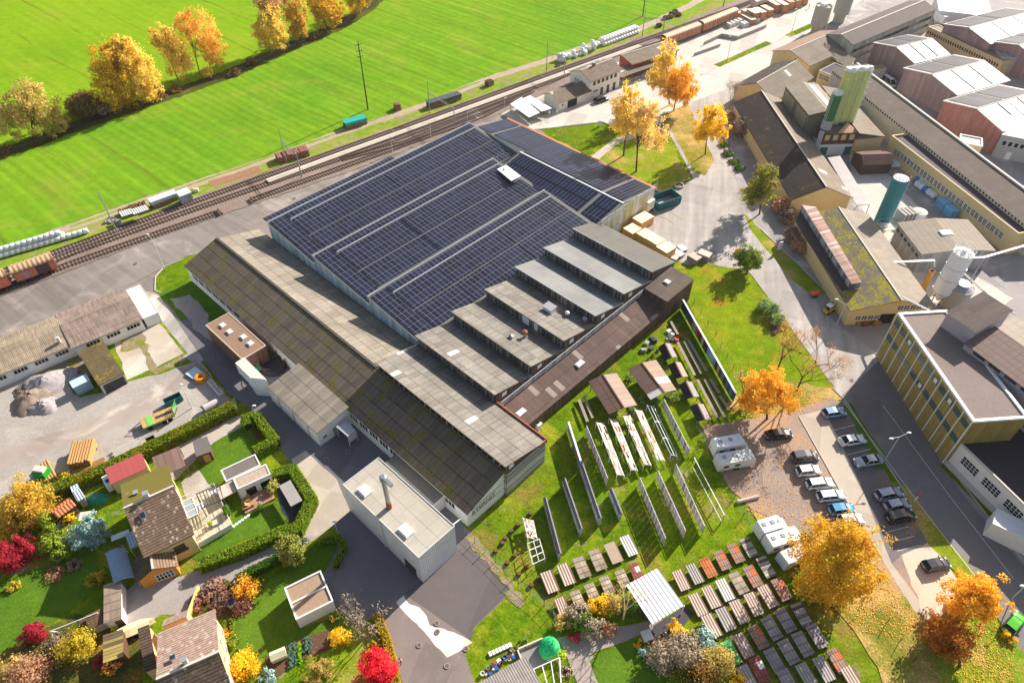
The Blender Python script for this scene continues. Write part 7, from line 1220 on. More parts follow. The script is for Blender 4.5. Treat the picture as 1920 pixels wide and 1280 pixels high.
tree((1169,292),(1182,148),[(1180,175,2.4,1.5),(1174,205,3.4,1.2),(1165,230,3.0),(1190,220,3.2)],l_gold,'golden birch with a dark trunk nearest the solar hall',3000,.34,seed=21,group=S_,tr=.25,droop=.5);tree((1192.6,322),(1215,170),[(1212,215,3.4,1.2),(1222,245,3.6),(1200,200,2.8),(1235,262,2.4),(1205,250,2.6)],leafm('sparse_gold_leaves',(206,174,92),(226,200,126),(188,156,104)),'sparser golden birch with a leaning dark trunk',2300,.32,seed=22,group=S_,tr=.25,droop=.5);tree((1255,198),(1250,78),[(1250,100,2.8,1.4),(1240,135,3.4,1.2),(1228,150,2.4),(1255,155,3.0)],l_gold,'tall golden birch in front of the goods shed',2800,.36,seed=23,group=S_,droop=.5);tree((1263,208),(1275,110),[(1275,140,3.8,1.1),(1285,170,3.4),(1260,175,2.8)],l_or,'rounder orange birch right of the tall one',2600,.36,seed=24,group=S_,droop=.4)
tree((1322,290),(1335,195),[(1338,225,3.6,1.1),(1318,245,3.0),(1350,245,2.6),(1330,210,2.4)],l_bright,'bright yellow tree on the island beside the road',2600,.34,seed=25,tr=.18)
bare((1366,210),(1372,145),1.0,'bare grey tree beside the dark hall wing',birchb,l_grb,3,leafn=800,levels=5);shrub(1388,252,3.0,4.2,'reddish brown leafless bush beside the dark hall',l_brn,7,.3,26);shrub(1368,225,1.6,2.2,'small orange brown bush by the dark hall corner',l_pink,8,.3,26)
for i,(x,y) in enumerate(((1356,272),(1364,290),(1376,305),(1388,318))):shrub(x,y,1.4,1.2,'dark evergreen bush in the row below the dark hall wall',l_dgr,i+9,.28,32,stem=False,group='evergreen bushes below the dark hall')
tree((1424,402),(1430,310),[(1432,332,3.0),(1412,365,2.8),(1428,360,3.0),(1440,345,2.0)],leafm('olive_green_leaves',(126,124,40),(166,156,70),(104,116,30)),'olive green tree by the yard wall of the dark hall',2800,.32,seed=26);
for i,(x,y,r,h) in enumerate(((1462,396,2.4,3.4),(1486,450,2.2,3.0),(1500,470,2.2,3.0),(1478,415,2.2,3.2),(1508,430,1.6,2.2),(1512,452,1.6,2.2))):shrub(x,y,r,h,'pinkish brown leafless bush in the belt along the moss hall',l_brn if i%2 else l_pink,i+31,.28,26,group='leafless bushes along the moss hall')
tree((1402,510),(1406,455),[(1404,480,2.6,1.1),(1412,492,1.9),(1396,492,1.8)],l_con,'round green pine on the lawn corner by the loading yard',2400,.26,seed=27);shrub(1384,477,1.0,1.3,'small orange bush beside the round green pine',l_or,41,.22,40);shrub(1438,583,2.1,2.4,'larger rhododendron bush beside the road',leafm('grey_green_leaves',(96,116,60),(150,164,110)),42,.24,44);shrub(1454,606,1.7,1.9,'smaller rhododendron bush beside the road',leafm('grey_green_leaves',(96,116,60),(150,164,110)),43,.24,44);shrub(1456,622,1.3,.8,'reddish twiggy shrub below the rhododendrons',l_brn,44,.2,30)
bare((1454.7,700),(1466,612),.8,'bare upright tree left of the road',bark,leafm('ochre_twigs',(150,110,60),(186,140,90)),5,leafn=900,levels=5);bare((1491.6,737),(1535,632),1.1,'broad bare tree right beside the road',bark,leafm('ochre_twigs',(150,110,60),(186,140,90)),6,leafn=1300,levels=5);bare((1390,745),(1396,685),.9,'small bare shrub tree at the end of the coloured wall',bark,l_pink,8,levels=3,leafn=200)
tree((1438,786),(1440,700),[(1425,740,3.2),(1455,735,3.4),(1440,720,3.0),(1468,750,2.2),(1408,752,2.0)],l_or,'round orange tree above the parking lot',3600,.28,seed=28,tr=.22)
tree((1561,1120),(1575,975),[(1535,1030,3.6),(1600,1025,3.8),(1570,1060,4.4),(1530,1085,3.4),(1605,1085,3.4),(1570,1005,3.2),(1560,1110,2.8)],l_amber,'very large amber tree between sample field and parking lot',6800,.27,seed=29,tr=.35);tree((1808,1165),(1830,1080),[(1800,1120,2.8),(1845,1115,3.0),(1825,1100,2.6),(1855,1140,2.2),(1790,1145,1.8)],l_or,'orange tree by the green car at the right edge',3000,.26,seed=30);tree((1800,1250),(1790,1170),[(1765,1185,2.4),(1795,1200,3.0),(1760,1215,2.0)],leafm('brown_orange_leaves',(150,92,36),(186,120,50)),'browner tree below the orange one at the right edge',1500,.25,seed=31);shrub(1890,1195,1.0,1.0,'small yellow bush next to the green car',l_bright,45,.2,40)
tree((45,985),(45,890),[(30,945,3.2),(70,945,3.0),(45,975,3.0),(85,975,2.2),(45,920,2.6),(10,985,2.0)],l_wil,'large pale yellow willow below the dirt yard',4600,.24,seed=32,droop=.9,tr=.3);tree((22,1060),(25,1000),[(10,1040,2.2),(40,1030,2.2),(30,1060,2.0),(55,1062,1.3)],l_crim,'crimson maple at the left edge',3000,.2,seed=33);tree((168,1012),(168,965),[(168,985,1.6,.9),(168,1003,2.5,.6)],l_spr,'blue spruce on the shaded lawn',2800,.2,seed=34,fill=.3)
for i,(x,y,h) in enumerate(((96,985,3.2),(106,1008,2.8),(112,1032,2.8),(98,1030,2.6),(120,1046,2.2))):shrub(x,y,1.2,h,'tall green cypress in the tight row beside the spruce',l_con,i+50,.2,60,name='cypress',group='cypresses beside the spruce')
for x,y,r,h,m_,lab in((70,957,1.0,1.2,l_bright,'yellow bush in front of the orange hut'),(130,972,1.1,1.3,l_bright,'bright yellow bush right of the orange hut'),(122,903,1.4,1.3,l_ygr,'olive bush behind the shiny metal shed'),(100,912,1.0,1.0,l_dgr,'dark bush left of the shiny metal shed'),(185,1090,1.3,1.8,l_ygr,'yellowish bush above the narrow white shed'),(105,1078,1.3,.9,l_pink,'russet low bush at the dark lawn edge'),(140,1062,1.2,.9,l_brn,'brown low bush below the spruce'),(25,1102,1.0,.8,l_ygr,'small light bush on the left lawn edge'),(155,1220,2.4,3.6,l_ygr,'round yellow green tree by the slatted shed'),(60,1262,3.0,2.4,l_pink,'pinkish shrub in the lower left corner'),(20,1255,1.8,1.6,l_olive,'olive shrub in the lower left corner'),(215,1250,1.3,2.0,leafm('copper_leaves',(180,120,50),(214,160,80)),'copper coloured beech hedge bush below the slatted shed'),(196,1246,1.1,1.3,l_crim,'small dark red bush below the slatted shed'),(115,1215,1.6,2.0,l_brn,'brown bush left of the yellow green tree'),(216,1170,.9,1.0,l_lime,'lime bush at the white shed corner'),(450,1090,1.0,.8,l_brn,'brown twiggy bush on the dry bed'),(465,1112,1.9,2.8,l_or,'orange bush beside the blue striped box'),(462,1252,2.1,2.4,l_bright,'bright yellow round shrub by the cold frame'),(432,1172,.9,1.1,l_con,'small green ball shrub by the peach house'),(428,1186,.8,.8,l_or,'small orange shrub by the peach house wall'),(440,1205,.9,.9,l_con,'light green shrub by the peach house wall'),(448,1228,.8,.8,l_green,'green shrub by the peach house wall'),(640,1198,1.5,1.9,l_bright,'yellow bush by the bare soil bed'),(625,1162,.5,.6,l_or,'tiny orange bush at the double garage corner'),(500,1268,1.2,.8,l_spr,'grey green low plant at the bottom bed'),(695,1180,.1,.1,l_grb,'x'),(700,1218,1.0,1.1,l_ygr,'yellow green bush above the scarlet maple')):
 if lab!='x':shrub(x,y,r,h,lab,m_,int(x),.2,46)
for i in range(7):shrub(378+i*13,1128-(i%3)*14+i*1.2,1.5,1.3,'leafless brown shrub in the dry bed by the driveway',l_brn if i%2 else leafm('red_brown_twigs',(124,80,66),(150,110,92),None,.1),i+60,.22,26,group='leafless shrubs in the dry bed')
tree((63,1200),(62,1170),[(62,1186,1.5)],l_crim,'small round crimson tree on the lower left lawn',1000,.17,seed=35);tree((548,1050),(545,1005),[(535,1020,1.7),(552,1030,1.9),(545,1045,1.7),(560,1045,1.2),(540,1055,1.2)],leafm('pine_needles',(110,116,40),(150,150,70),(80,96,30),.15),'yellowish pine between the driveway and the double garage',2600,.2,seed=36);tree((708,1272),(708,1225),[(700,1245,2.0),(720,1255,2.0),(705,1265,2.0)],l_red,'scarlet maple beside the lane at the bottom',3400,.18,seed=37);bare((690,1190),(680,1140),1.1,'bare grey shrub tree at the lane corner',birchb,l_grb,9,leafn=500,multi=3,levels=3)
tree((600,1262),(590,1240),[(592,1255,1.6),(610,1262,1.4)],l_olive,'olive bush casting shade on the autumn lawn',900,.2,seed=38)
for x,y,r,h,m_,lab in((1054,1172,1.2,1.7,l_olive,'round olive bush at the left end of the mixed hedge'),(1080,1152,1.6,2.4,l_grb,'grey twiggy bush in the mixed hedge'),(1092,1172,1.6,2.2,l_dgr,'dark green bush in the mixed hedge'),(1078,1196,.9,1.0,l_crim,'small dark red bush below the mixed hedge'),(1122,1140,1.5,2.4,l_bright,'yellow bush rising from the mixed hedge'),(1112,1182,1.6,1.9,l_grb,'grey brown bush in the lower mixed hedge'),(1150,1140,1.6,2.6,l_olive,'olive bush below the crumbling sample tables'),(1186,1140,1.5,3.0,l_dgr,'dark conifer bush beside the white canopy'),(1140,1182,1.2,1.4,l_pink,'pinkish bush at the walk'),(1050,1232,.9,1.2,l_lime,'lime bush by the glass pergola'),(1058,1262,1.0,.9,l_grb,'grey green plant by the glass pergola'),(1198,1208,.7,.8,l_or,'orange bush at the dark terrace'),(1206,1224,.8,.9,l_spr,'grey green bush below the orange one at the terrace'),(1240,1235,2.3,2.8,l_grb,'tan twiggy bush left in the big bottom hedge'),(1278,1228,2.6,3.6,l_grb,'large tan twiggy bush in the big bottom hedge'),(1268,1185,1.3,1.8,l_bright,'yellow bush at the white canopy corner'),(1322,1208,1.7,2.4,l_spr,'blue green conifer bush by the sample tables'),(1340,1245,2.3,3.0,l_olive,'dark olive bush right in the big bottom hedge'),(1310,1270,2.4,2.6,leafm('russet_mix',(120,96,40),(170,130,70),(80,90,30)),'russet bush at the bottom edge hedge'),(1384,1276,1.2,1.2,l_bright,'bright yellow bush at the bottom edge'),(980,1204,.7,.8,l_dgr,'small dark bush at the bungalow patio'),(958,1222,.6,.6,l_grb,'small grey bush in the clutter row'),(992,1212,.35,.4,l_bright,'tiny yellow flower bush on the patio')):shrub(x,y,r,h,lab,m_,int(x)+3,.2,44)
bare((1168,1160),(1165,1105),1.2,'bare knobbly fruit tree behind the sample tables',leafm('pale_limb',(170,150,110),(190,170,130),None,.0),l_ygr,12,leafn=160,levels=3)
c=G(1030,1218);t=thing('netted_bush','rounded bush wrapped in a bright green net','bush',c);q=np.random.default_rng(4);p=q.normal(0,1,(1500,3));p/=np.linalg.norm(p,axis=1,keepdims=True);p[:,2]=np.abs(p[:,2]);leaves(np.array(c)+p*np.array((1.5,1.5,2.6)),p,.2,leafm('green_net',(30,170,110),(70,200,140),(150,190,60),.3),t,4,'net',.35);leaves(np.array(c)+p[:700]*np.array((1.3,1.3,2.3)),p[:700],.2,l_ygr,t,5)
for i,(x,y) in enumerate(((1150,720),(1180,712),(1168,728),(1165,745),(1150,775),(1180,770),(1205,752),(1228,756),(1256,745),(1268,748))):shrub(x,y,1.0,1.0,'leafy grey green weed tuft around the larger sample huts',leafm('weed_leaves',(110,136,60),(160,170,96)),i+80,.2,40,stem=False,name='weed_tuft',group='weed tufts around the sample huts')
q=np.random.default_rng(8);LC=[]
for poly_,k in((((1390,940),(1500,1000),(1640,1070),(1735,1165),(1690,1200),(1600,1180),(1480,1060)),6500),(((1320,800),(1430,790),(1500,880),(1560,1000),(1480,985),(1372,920)),1500),(((1360,770),(1500,730),(1570,750),(1500,775),(1420,790)),1500),(((1120,300),(1200,260),(1300,330),(1246,362)),900),(((1240,215),(1290,200),(1330,290),(1300,320)),900),(((1740,1160),(1835,1135),(1900,1200),(1900,1280),(1800,1290)),2200)):
 a=np.array(poly_,float);lo,hi=a.min(0),a.max(0);n_=0
 while n_<k:
  x,y=q.uniform(lo,hi);ins=False;j=len(a)-1
  for i in range(len(a)):
   if(a[i,1]>y)!=(a[j,1]>y) and x<(a[j,0]-a[i,0])*(y-a[i,1])/(a[j,1]-a[i,1])+a[i,0]:ins=not ins
   j=i
  n_+=1
  if ins:p=G(x,y);LC.append((p.x,p.y,_lay[0]+.03))
lo_=thing('tmp',None,None);fl=leaves(LC,[(0,0,1)]*len(LC),.075,leafm('fallen_leaf',(206,140,50),(226,170,80),(170,110,50),.1),None if 0 else lo_,9,'fallen_leaves',.3);fl.parent=None;bpy.data.objects.remove(lo_);tag(fl,kind='stuff')
# vehicles
def carmesh(kind):
 """side profiles in metres (x forward); the body is lofted across five stations so the flanks and roof curve in"""
 L={'hatch':4.2,'wagon':4.7,'suv':4.7,'sedan':4.8,'mpv':4.6,'van':5.4}[kind];h={'hatch':1.5,'wagon':1.5,'suv':1.7,'sedan':1.45,'mpv':1.75,'van':2.3}[kind];r=L/2
 low={'hatch':[(-r,.5),(-r+.05,.9),(-r+.25,1.0),(r-1.15,.98),(r-.2,.78),(r,.6),(r,.35),(-r,.35)]};lw=[(-r,.32),(-r-.0,.62),(-r+.06,.94),(r-1.2,.97),(r-.35,.8),(r-.02,.62),(r,.32)]
 cab={'hatch':[(-r+.12,.95),(-r+.55,h-.08),(-.35,h),(.35,h-.03),(r-1.15,.97)],'wagon':[(-r+.12,.95),(-r+.55,h-.06),(-.3,h),(.45,h-.04),(r-1.3,.97)],'suv':[(-r+.1,.97),(-r+.45,h-.07),(-.3,h),(.5,h-.04),(r-1.25,.98)],'sedan':[(-r+.65,.95),(-r+1.35,h-.06),(-.25,h),(.4,h-.04),(r-1.35,.96)],'mpv':[(-r+.08,.97),(-r+.3,h-.07),(-.2,h),(.7,h-.06),(r-.75,.95)],'van':[(-r+.03,.9),(-r+.1,h-.06),(.3,h),(1.1,h-.1),(r-.55,1.1)]}[kind]
 return L,h,lw,cab
CARP={}
def mk_car(kind):
 L,h,lw,cab=carmesh(kind);t=thing('parked_car','x','car');w=.9 if kind!='van' else 1.0;paint=gloss('paint_slot',(200,200,200),.2)
 b=MB();st_=[(-w,.16),(-w*.93,.03),(-w*.5,0),(w*.5,0),(w*.93,.03),(w,.16)];rows=[]
 for y,dz in st_:
  k=1-.045*(abs(y)>w*.9)-.02*(abs(y)>w*.96);rows.append([Vector((x*k,y,z-(dz if z>.55 else 0))) for x,z in lw])
 base=len(b.v)
 for rw in rows:b.v+=rw
 n=len(lw)
 for i in range(len(rows)-1):
  for j in range(n-1):b.f.append((base+i*n+j,base+i*n+j+1,base+(i+1)*n+j+1,base+(i+1)*n+j));b.m.append(0)
  b.f.append((base+i*n+n-1,base+i*n,base+(i+1)*n,base+(i+1)*n+n-1));b.m.append(0)
 b.f.append(tuple(base+j for j in range(n))[::-1]);b.m.append(0);b.f.append(tuple(base+(len(rows)-1)*n+j for j in range(n)));b.m.append(0);bo=b.build('body',paint,t,smooth=True,uv=True)
 tz=max(z for _,z in cab);b=MB();wt=w*.74;wb=w*.95;P=lambda x,z,s:Vector((x,s*(wb+(wt-wb)*(z-.95)/(tz-.95)),z))
 for s in(-1,1):b.poly([P(x,z,s) for x,z in(cab if s<0 else cab[::-1])],0)
 for(x0,z0),(x1,z1) in zip(cab[:-1],cab[1:]):b.poly([P(x0,z0,1),P(x1,z1,1),P(x1,z1,-1),P(x0,z0,-1)],0)
 b.build('window',dglass,t);b=MB();i1,i2=1,len(cab)-2
 rp=[(cab[k][0],cab[k][1]+.015) for k in range(i1,i2+1)]
 for(x0,z0),(x1,z1) in zip(rp[:-1],rp[1:]):b.slab([P(x0,z0,.98),P(x1,z1,.98),P(x1,z1,-.98),P(x0,z0,-.98)],.05)
 for s in(-1,1):
  for(xa,za),(xb,zb) in((cab[0],cab[1]),(cab[-1],cab[-2])):b.tube(P(xa,za,s),P(xb,zb,s),.05,n=5,caps=False)
  xm=(cab[1][0]+cab[-2][0])/2;b.tube(P(xm,.95,s),P(xm,tz-.03,s),.045,n=5,caps=False)
 b.build('roof',paint,t)
 for x in(-L*.31,L*.31):
  for s in(-1,1):wh=MB().tube((x,s*(w-.18),.33),(x,s*(w+.015),.33),.33,n=16).build('wheel',rubber,t);MB().tube((x,s*(w-.1),.33),(x,s*(w+.03),.33),.2,n=12).build('rim',steel,wh)
 MB().box((-L/2-.01,0,.62),.03,.5,.11).box((L/2,0,.42),.03,.5,.11).build('number_plate',white,t);MB().box((L/2-.03,0,.52),.06,.9,.16).build('grille',black,t);MB().box((0,0,.2),L*.98,w*1.98,.16).build('sill',dgrey,t)
 for s in(-1,1):MB().box((L/2-.16,s*w*.72,.6),.22,.36,.16).build('headlight',gloss('lamp_glass',(230,232,236),.15),t);MB().box((-L/2+.06,s*w*.76,.72),.14,.28,.2).build('tail_light',gloss('tail_red',(150,14,18),.25),t);MB().box((cab[-1][0]-.1,s*(w+.08),.95),.16,.18,.14).build('mirror',dgrey,t)
 return t
def car(px,py,hx,hy,kind,col,lab,z=0,rough=.22,metal=.0):
 c=G(px,py,.6);c.z=_lay[0]*0+.0;a=hd(px,py,hx,hy);pm=gloss('paint_%d_%d_%d'%col,col,rough,metal,.5,.6)
 if kind not in CARP:CARP[kind]=mk_car(kind);o=CARP[kind];o.location=c;o.rotation_euler.z=a;o['label']=lab;CARP[kind+'u']=1
 else:o=dup(CARP[kind],c,a,lab)
 o['category']='van' if kind=='van' else 'car'
 o.name='parked_van' if kind=='van' else 'parked_car'
 for ch in o.children:
  if ch.name.startswith(('body','roof')):setmat(ch,0,pm)
 return o
HX=(40,-4)
car(1459.7,814,*HX,'sedan',(34,32,40),'black sedan in the tree shadow near the motorhome');car(1509,856,*HX,'mpv',(96,96,100),'dark grey people carrier at the top of the slanting row');car(1515.5,882,*HX,'hatch',(236,236,232),'white hatchback with dark roof glass below the grey people carrier');car(1537.4,906,*HX,'wagon',(238,236,228),'white estate car third in the slanting row');car(1558,929,*HX,'wagon',(222,226,230),'silvery white estate car above the blue hatchback');car(1577.8,954,*HX,'hatch',(90,160,196),'light blue hatchback under the big amber tree edge');car(1595,974,*HX,'hatch',(232,234,234),'white hatchback half hidden by the big amber tree')
car(1563.6,773,40,-6,'hatch',(150,178,206),'pale blue small car at the top of the asphalt bays');car(1597.5,825,40,-6,'sedan',(236,238,238),'white coupe with a dark rear window by the verge');car(1628,863.5,-40,6,'sedan',(176,184,194),'silver sedan under the double street lamp');car(1666.4,925,40,-8,'wagon',(156,170,190),'silver blue estate car first of the three by the red topped sign');car(1681.8,946,40,-8,'hatch',(170,174,188),'silver hatchback between estate car and black off-roader');car(1689.4,967.5,40,-8,'suv',(24,26,32),'black off-roader lowest of the three by the red topped sign');car(1755.3,1058,40,-8,'hatch',(70,62,74),'dark purple hatchback alone on the sunlit end bay');car(1901.4,1167,26,-30,'hatch',(90,190,40),'bright green car at the right edge')
car(1127,187,30,-10,'wagon',(44,48,54),'dark estate car in front of the station house');car(880,238,20,10,'hatch',(30,84,150),'blue hatchback parked beside the railway by the solar hall');car(1666,156,20,14,'van',(236,236,236),'white delivery van between the warehouses');car(1283,99,20,-8,'mpv',(200,204,206),'silver people carrier on the freight yard near the goods shed') if 0 else None
def camper(px,py,hx,hy,L,h,m,lab,motor=True,cover=False):
 c=G(px,py,h*.8);c.z=0;a=hd(px,py,hx,hy);t=thing('motorhome' if motor else 'caravan',lab,'motorhome' if motor else 'caravan');w=1.1;pr=[(-L/2,.45),(-L/2+.12,h-.25),(-L/2+.35,h),(L/2-(1.3 if motor else .5),h),(L/2-(.9 if motor else .1),h-.5),(L/2-(.75 if motor else 0),1.2),(L/2,1.05 if motor else .9),(L/2,.45)]
 b=MB();
 for s in(-1,1):b.poly([(x,s*w,z) for x,z in(pr if s<0 else pr[::-1])])
 for(x0,z0),(x1,z1) in zip(pr,pr[1:]+pr[:1]):b.poly([(x0,w,z0),(x1,w,z1),(x1,-w,z1),(x0,-w,z0)])
 b.build('body',m,t)
 if not cover:
  for x in(-L*.3,-.1,L*.22):MB().box((x,.2,h),.6,.6,.1).build('roof_hatch',(gloss('hatch_grey',(150,156,160),.3) if x<0 else poly),t)
  for s in(-1,1):
   for x in(-L*.3,0):MB().box((x,s*w,h*.5),.9,.05,.5).build('window',dglass,t)
  MB().box((0,0,h*.3),L*.94,w*2.02,.12).build('trim',grey,t)
  if motor:MB().poly([(L/2-.82,.9,1.3),(L/2-.82,-.9,1.3),(L/2-.93,-.9,h-.55),(L/2-.93,.9,h-.55)]).build('windscreen',dglass,t)
 for x in((-L*.3,L*.36) if motor else(-.3,.3)):
  for s in(-1,1):MB().tube((x,s*(w-.2),.33),(x,s*(w+.01),.33),.33,n=12).build('wheel',rubber,t)
 if not motor:MB().tube((L/2,.4,.5),(L/2+1.2,0,.5),.05,n=5).tube((L/2,-.4,.5),(L/2+1.2,0,.5),.05,n=5).build('drawbar',steel,t)
 t.rotation_euler.z=a;t.location=c;return t
cw=gloss('camper_white',(234,234,232),.35);camper(1370,829,40,-7,6.4,2.8,cw,'white motorhome with grey roof hatches at the top of the parking lot');camper(1379,858,40,-7,6.6,2.5,plain('dusty_white',(216,214,206),.6,.08),'dusty white caravan beside the upper motorhome',False);camper(1449,983,40,-12,5.2,2.6,cw,'white motorhome above the lower caravan',True);camper(1469,1008,40,-12,5.8,2.5,gloss('cream_white',(236,232,220),.4),'cream white caravan in the lower group',False);camper(1488,1040,36,-16,4.4,2.3,plain('grey_cover',(196,200,202),.7,.12),'caravan under a grey cover beside the big amber tree',False,True)
c=G(1402,937);t=thing('pipe_roll','long pinkish roll lying on the leafy gravel','roll',c);a=hd(1402,937,20,-5);u=Vector((math.cos(a),math.sin(a),0));MB().tube(c-u*1.9+ZV*.3,c+u*1.9+ZV*.3,.3,n=12).build('roll',plain('pinkish_plastic',(206,176,166),.5,.15),t);MB().tube(c-u*1.95+ZV*.3,c+u*1.95+ZV*.3,.2,n=10).build('core',white,t)
c=G(1552,585);t=thing('forklift','yellow and black forklift truck in front of the moss hall','forklift');a=hd(1552,585,14,-8);b=MB();b.box((0,0,.35),2.2,1.2,.7);b.build('chassis',gloss('forklift_yellow',(226,180,30),.4),t);MB().box((-.2,0,2.0),1.3,1.1,.08).build('roof',whitem,t)
for x in(-.8,.4):
 for y in(-.5,.5):MB().tube((x,y,1.05),(x,y,2.0),.05,n=5).build('pillar',black,t)
b=MB();b.tube((1.2,-.35,.1),(1.2,-.35,2.3),.07,n=5).tube((1.2,.35,.1),(1.2,.35,2.3),.07,n=5).box((1.7,.3,.1),1.1,.12,.06).box((1.7,-.3,.1),1.1,.12,.06).build('mast',black,t)
for x in(-.7,.8):
 for y in(-.6,.6):MB().tube((x,y-.1,.33),(x,y+.1,.33),.33,n=12).build('wheel',rubber,t)
MB().box((-.5,0,1.05),.5,.5,.5).build('seat',black,t);t.rotation_euler.z=a;t.location=c
c=G(1526,556);t=thing('tool_skip','orange red tipping skip on the kerb near the forklift','skip',c);MB().hexa(c+Vector((-.8,-.5,.3)),(1.6,.3,.2),(-.2,1.0,0),(.1,0,.7)).build('tub',gloss('orange_red_paint',(226,84,40),.4),t);MB().box(c,1.2,.8,.3,.3).build('frame',dgrey,t)
# masts, lamps, signs
def mast_pair(b0,b1,h0,h1,lab):
 a,c=G(*b0),G(*b1);t=thing('catenary_portal',lab,'catenary mast',a);MB().tube(a,a+ZV*h0,.16,.1,6).build('mast',steel,t);MB().tube(c,c+ZV*h1,.16,.12,6).build('mast',steel,t);z=min(h0,h1)-.4;b=MB()
 for k in(-.2,.2):b.tube(a+ZV*(z+k),c+ZV*(z+k),.06,n=5)
 n=10
 for k in range(n):p,q_=a+(c-a)*(k/n),a+(c-a)*((k+1)/n);b.tube(p+ZV*(z-.2+.4*(k%2)),q_+ZV*(z-.2+.4*((k+1)%2)),.03,n=4)
 b.build('beam',steel,t);b=MB()
 for f_ in(.3,.6):p=a+(c-a)*f_+ZV*z;b.tube(p,p-ZV*1.4,.04,n=4).tube(p-ZV*1.4,p-ZV*1.2+RD*1.0,.03,n=4)
 b.build('registration_arm',steel,t)
mast_pair((538,305),(566,333),9.8,7.0,'steel catenary portal by the log pile');mast_pair((806,212),(853,242),9.6,6.6,'steel catenary portal by the dark tarpaulin stack');mast_pair((1024.6,134),(1057.5,146),9.6,6.6,'steel catenary portal beside the station house');mast_pair((1204,69),(1242,67),9.8,6.4,'steel catenary portal at the silage bales')
c=G(222,440);t=thing('catenary_mast','single grey catenary mast by the firewood stacks','catenary mast',c);MB().tube(c,c+ZV*11.6,.17,.1,6).build('mast',steel,t);MB().tube(c+ZV*9,c+ZV*9.3-RN*3.2,.05,n=5).build('bracket',steel,t)
def wires():
 b=MB();P=[G(-100,575),G(222,440),G(548,318),G(826,226),G(1040,140),G(1222,68),G(1400,0)]
 for dz,dy in((5.6,0),(7.0,0),(5.6,-4.2),(7.0,-4.2)):
  for a,c in zip(P[:-1],P[1:]):m_=(a+c)/2;b.tube(a+RN*dy+ZV*dz,m_+RN*dy+ZV*(dz-.35*(dz>6)),.018,n=3,caps=False).tube(m_+RN*dy+ZV*(dz-.35*(dz>6)),c+RN*dy+ZV*dz,.018,n=3,caps=False)
 return tag(b.build('overhead_wires',dgrey),'thin overhead wires running along the railway tracks','wires')
wires()
def pole(px,py,tx,ty,lab):
 c=G(px,py);h=topz(c,tx,ty);t=thing('wooden_pole',lab,'pole',c);MB().tube(c,c+ZV*h,.22,.13,7).build('mast',bark,t);
 for dz in(.9,2.6,4.2):MB().hexa(c-RD*1.1-RN*.06+ZV*(h-dz),RD*2.2,RN*.12,ZV*.14).build('crossarm',bark,t)
 b=MB()
 for dz in(.9,2.6,4.2):
  for s in(-1,-.4,.4,1):b.tube(c+RD*s+ZV*(h-dz+.1),c+RD*s+ZV*(h-dz+.4),.06,n=5)
 b.build('insulator',white,t)
pole(690,205,672,78,'tall wooden pole with cross arms standing in the mown field');pole(1205,31,1213,-60,'wooden pole at the top edge near the silage bales')
c=G(1356,13);MB().tube(c,c+ZV*9,.16,.1,6).build('signal_mast',dgrey);tag(bpy.data.objects['signal_mast'],'dark mast beside the track at the top edge','mast')
def lamp(px,py,h,lab,dbl=False,arm=1.2,ang=0.0,m=None,z0=0):
 c=G(px,py);t=thing('street_lamp',lab,'street lamp',c);MB().tube(c,c+ZV*h,.09,.05,6).build('pole',m or gut,t);u=Vector((math.cos(ang),math.sin(ang),0))
 for s in((1,-1) if dbl else(1,)):
  MB().tube(c+ZV*h,c+u*arm*s+ZV*(h+.35),.045,n=5).build('arm',m or gut,t);MB().ball(c+u*(arm+.3)*s+ZV*(h+.35),.42,.2,.12,8,5).build('lamp_head',whitem,t)
 return t
lamp(308,502,8.3,'tall slim street lamp on the grass corner by the railway road',ang=2.6,arm=.6);lamp(1659,862,6.4,'double headed street lamp beside the main road',True,1.5,hd(1659,862,30,-10));lamp(1567,612,6.0,'curved street lamp at the factory entrance',arm=1.6,ang=2.5);lamp(1896,1122,4.5,'street lamp by the road at the right edge',arm=.8,ang=3.5);lamp(360,765,5.5,'thin white mast lamp in the dirt yard',arm=.3,ang=2.0);lamp(634,1000,2.2,'short white lamp at the hedge corner near the annexe',arm=.3,ang=2.0);lamp(478,778,1.8,'small white garden lamp on the hedge corner',arm=.2,ang=1.0);lamp(1363,115,7.5,'slim lamp on the grass island of the freight road',arm=.5,ang=2.5,m=grey);lamp(1484,62,7.5,'slim lamp by the concrete silos',arm=.5,ang=2.5,m=grey)
for i,(x,y) in enumerate(((736,286),(808,258),(877,233),(946,211))):lamp(x,y,4.0,'white headed platform lamp, %s of the four beside the sidings'%ordn[i],arm=.15,ang=1.0)
c=G(1714,940);t=thing('totem_sign','white advertising stele with a red top beside the parked cars','sign',c);a=hd(1714,940,10,-14);MB().box(c,.9,.25,2.0,a).build('panel',white,t);MB().box(c+ZV*2.0,.92,.27,.55,a).build('red_top',gloss('sign_red',(214,40,84),.4),t)
c=G(1460,470);t=thing('white_sign','white sign board standing in the leafy verge','sign',c);MB().box(c+ZV*.3,.9,.2,2.2,.3).build('panel',white,t);MB().box(c,.3,.2,.3,.3).build('post',grey,t)
c=G(1123,238);t=thing('white_sign','white info board on the station green','sign',c);MB().box(c+ZV*.3,.9,.2,1.6,.3).build('panel',white,t);MB().box(c,.7,.12,.3,.3).build('post',grey,t)
for i,(x,y) in enumerate(((1030,224),(1044,222))):c=G(x,y);t=thing('post_sign','small sign on a post at the station kerb, '+('left of the pair' if i==0 else 'right of the pair'),'sign',c);MB().tube(c,c+ZV*2.4,.05,n=5).build('post',steel,t);MB().box(c+ZV*1.9,.5,.06,.6,.3).build('panel',white,t)
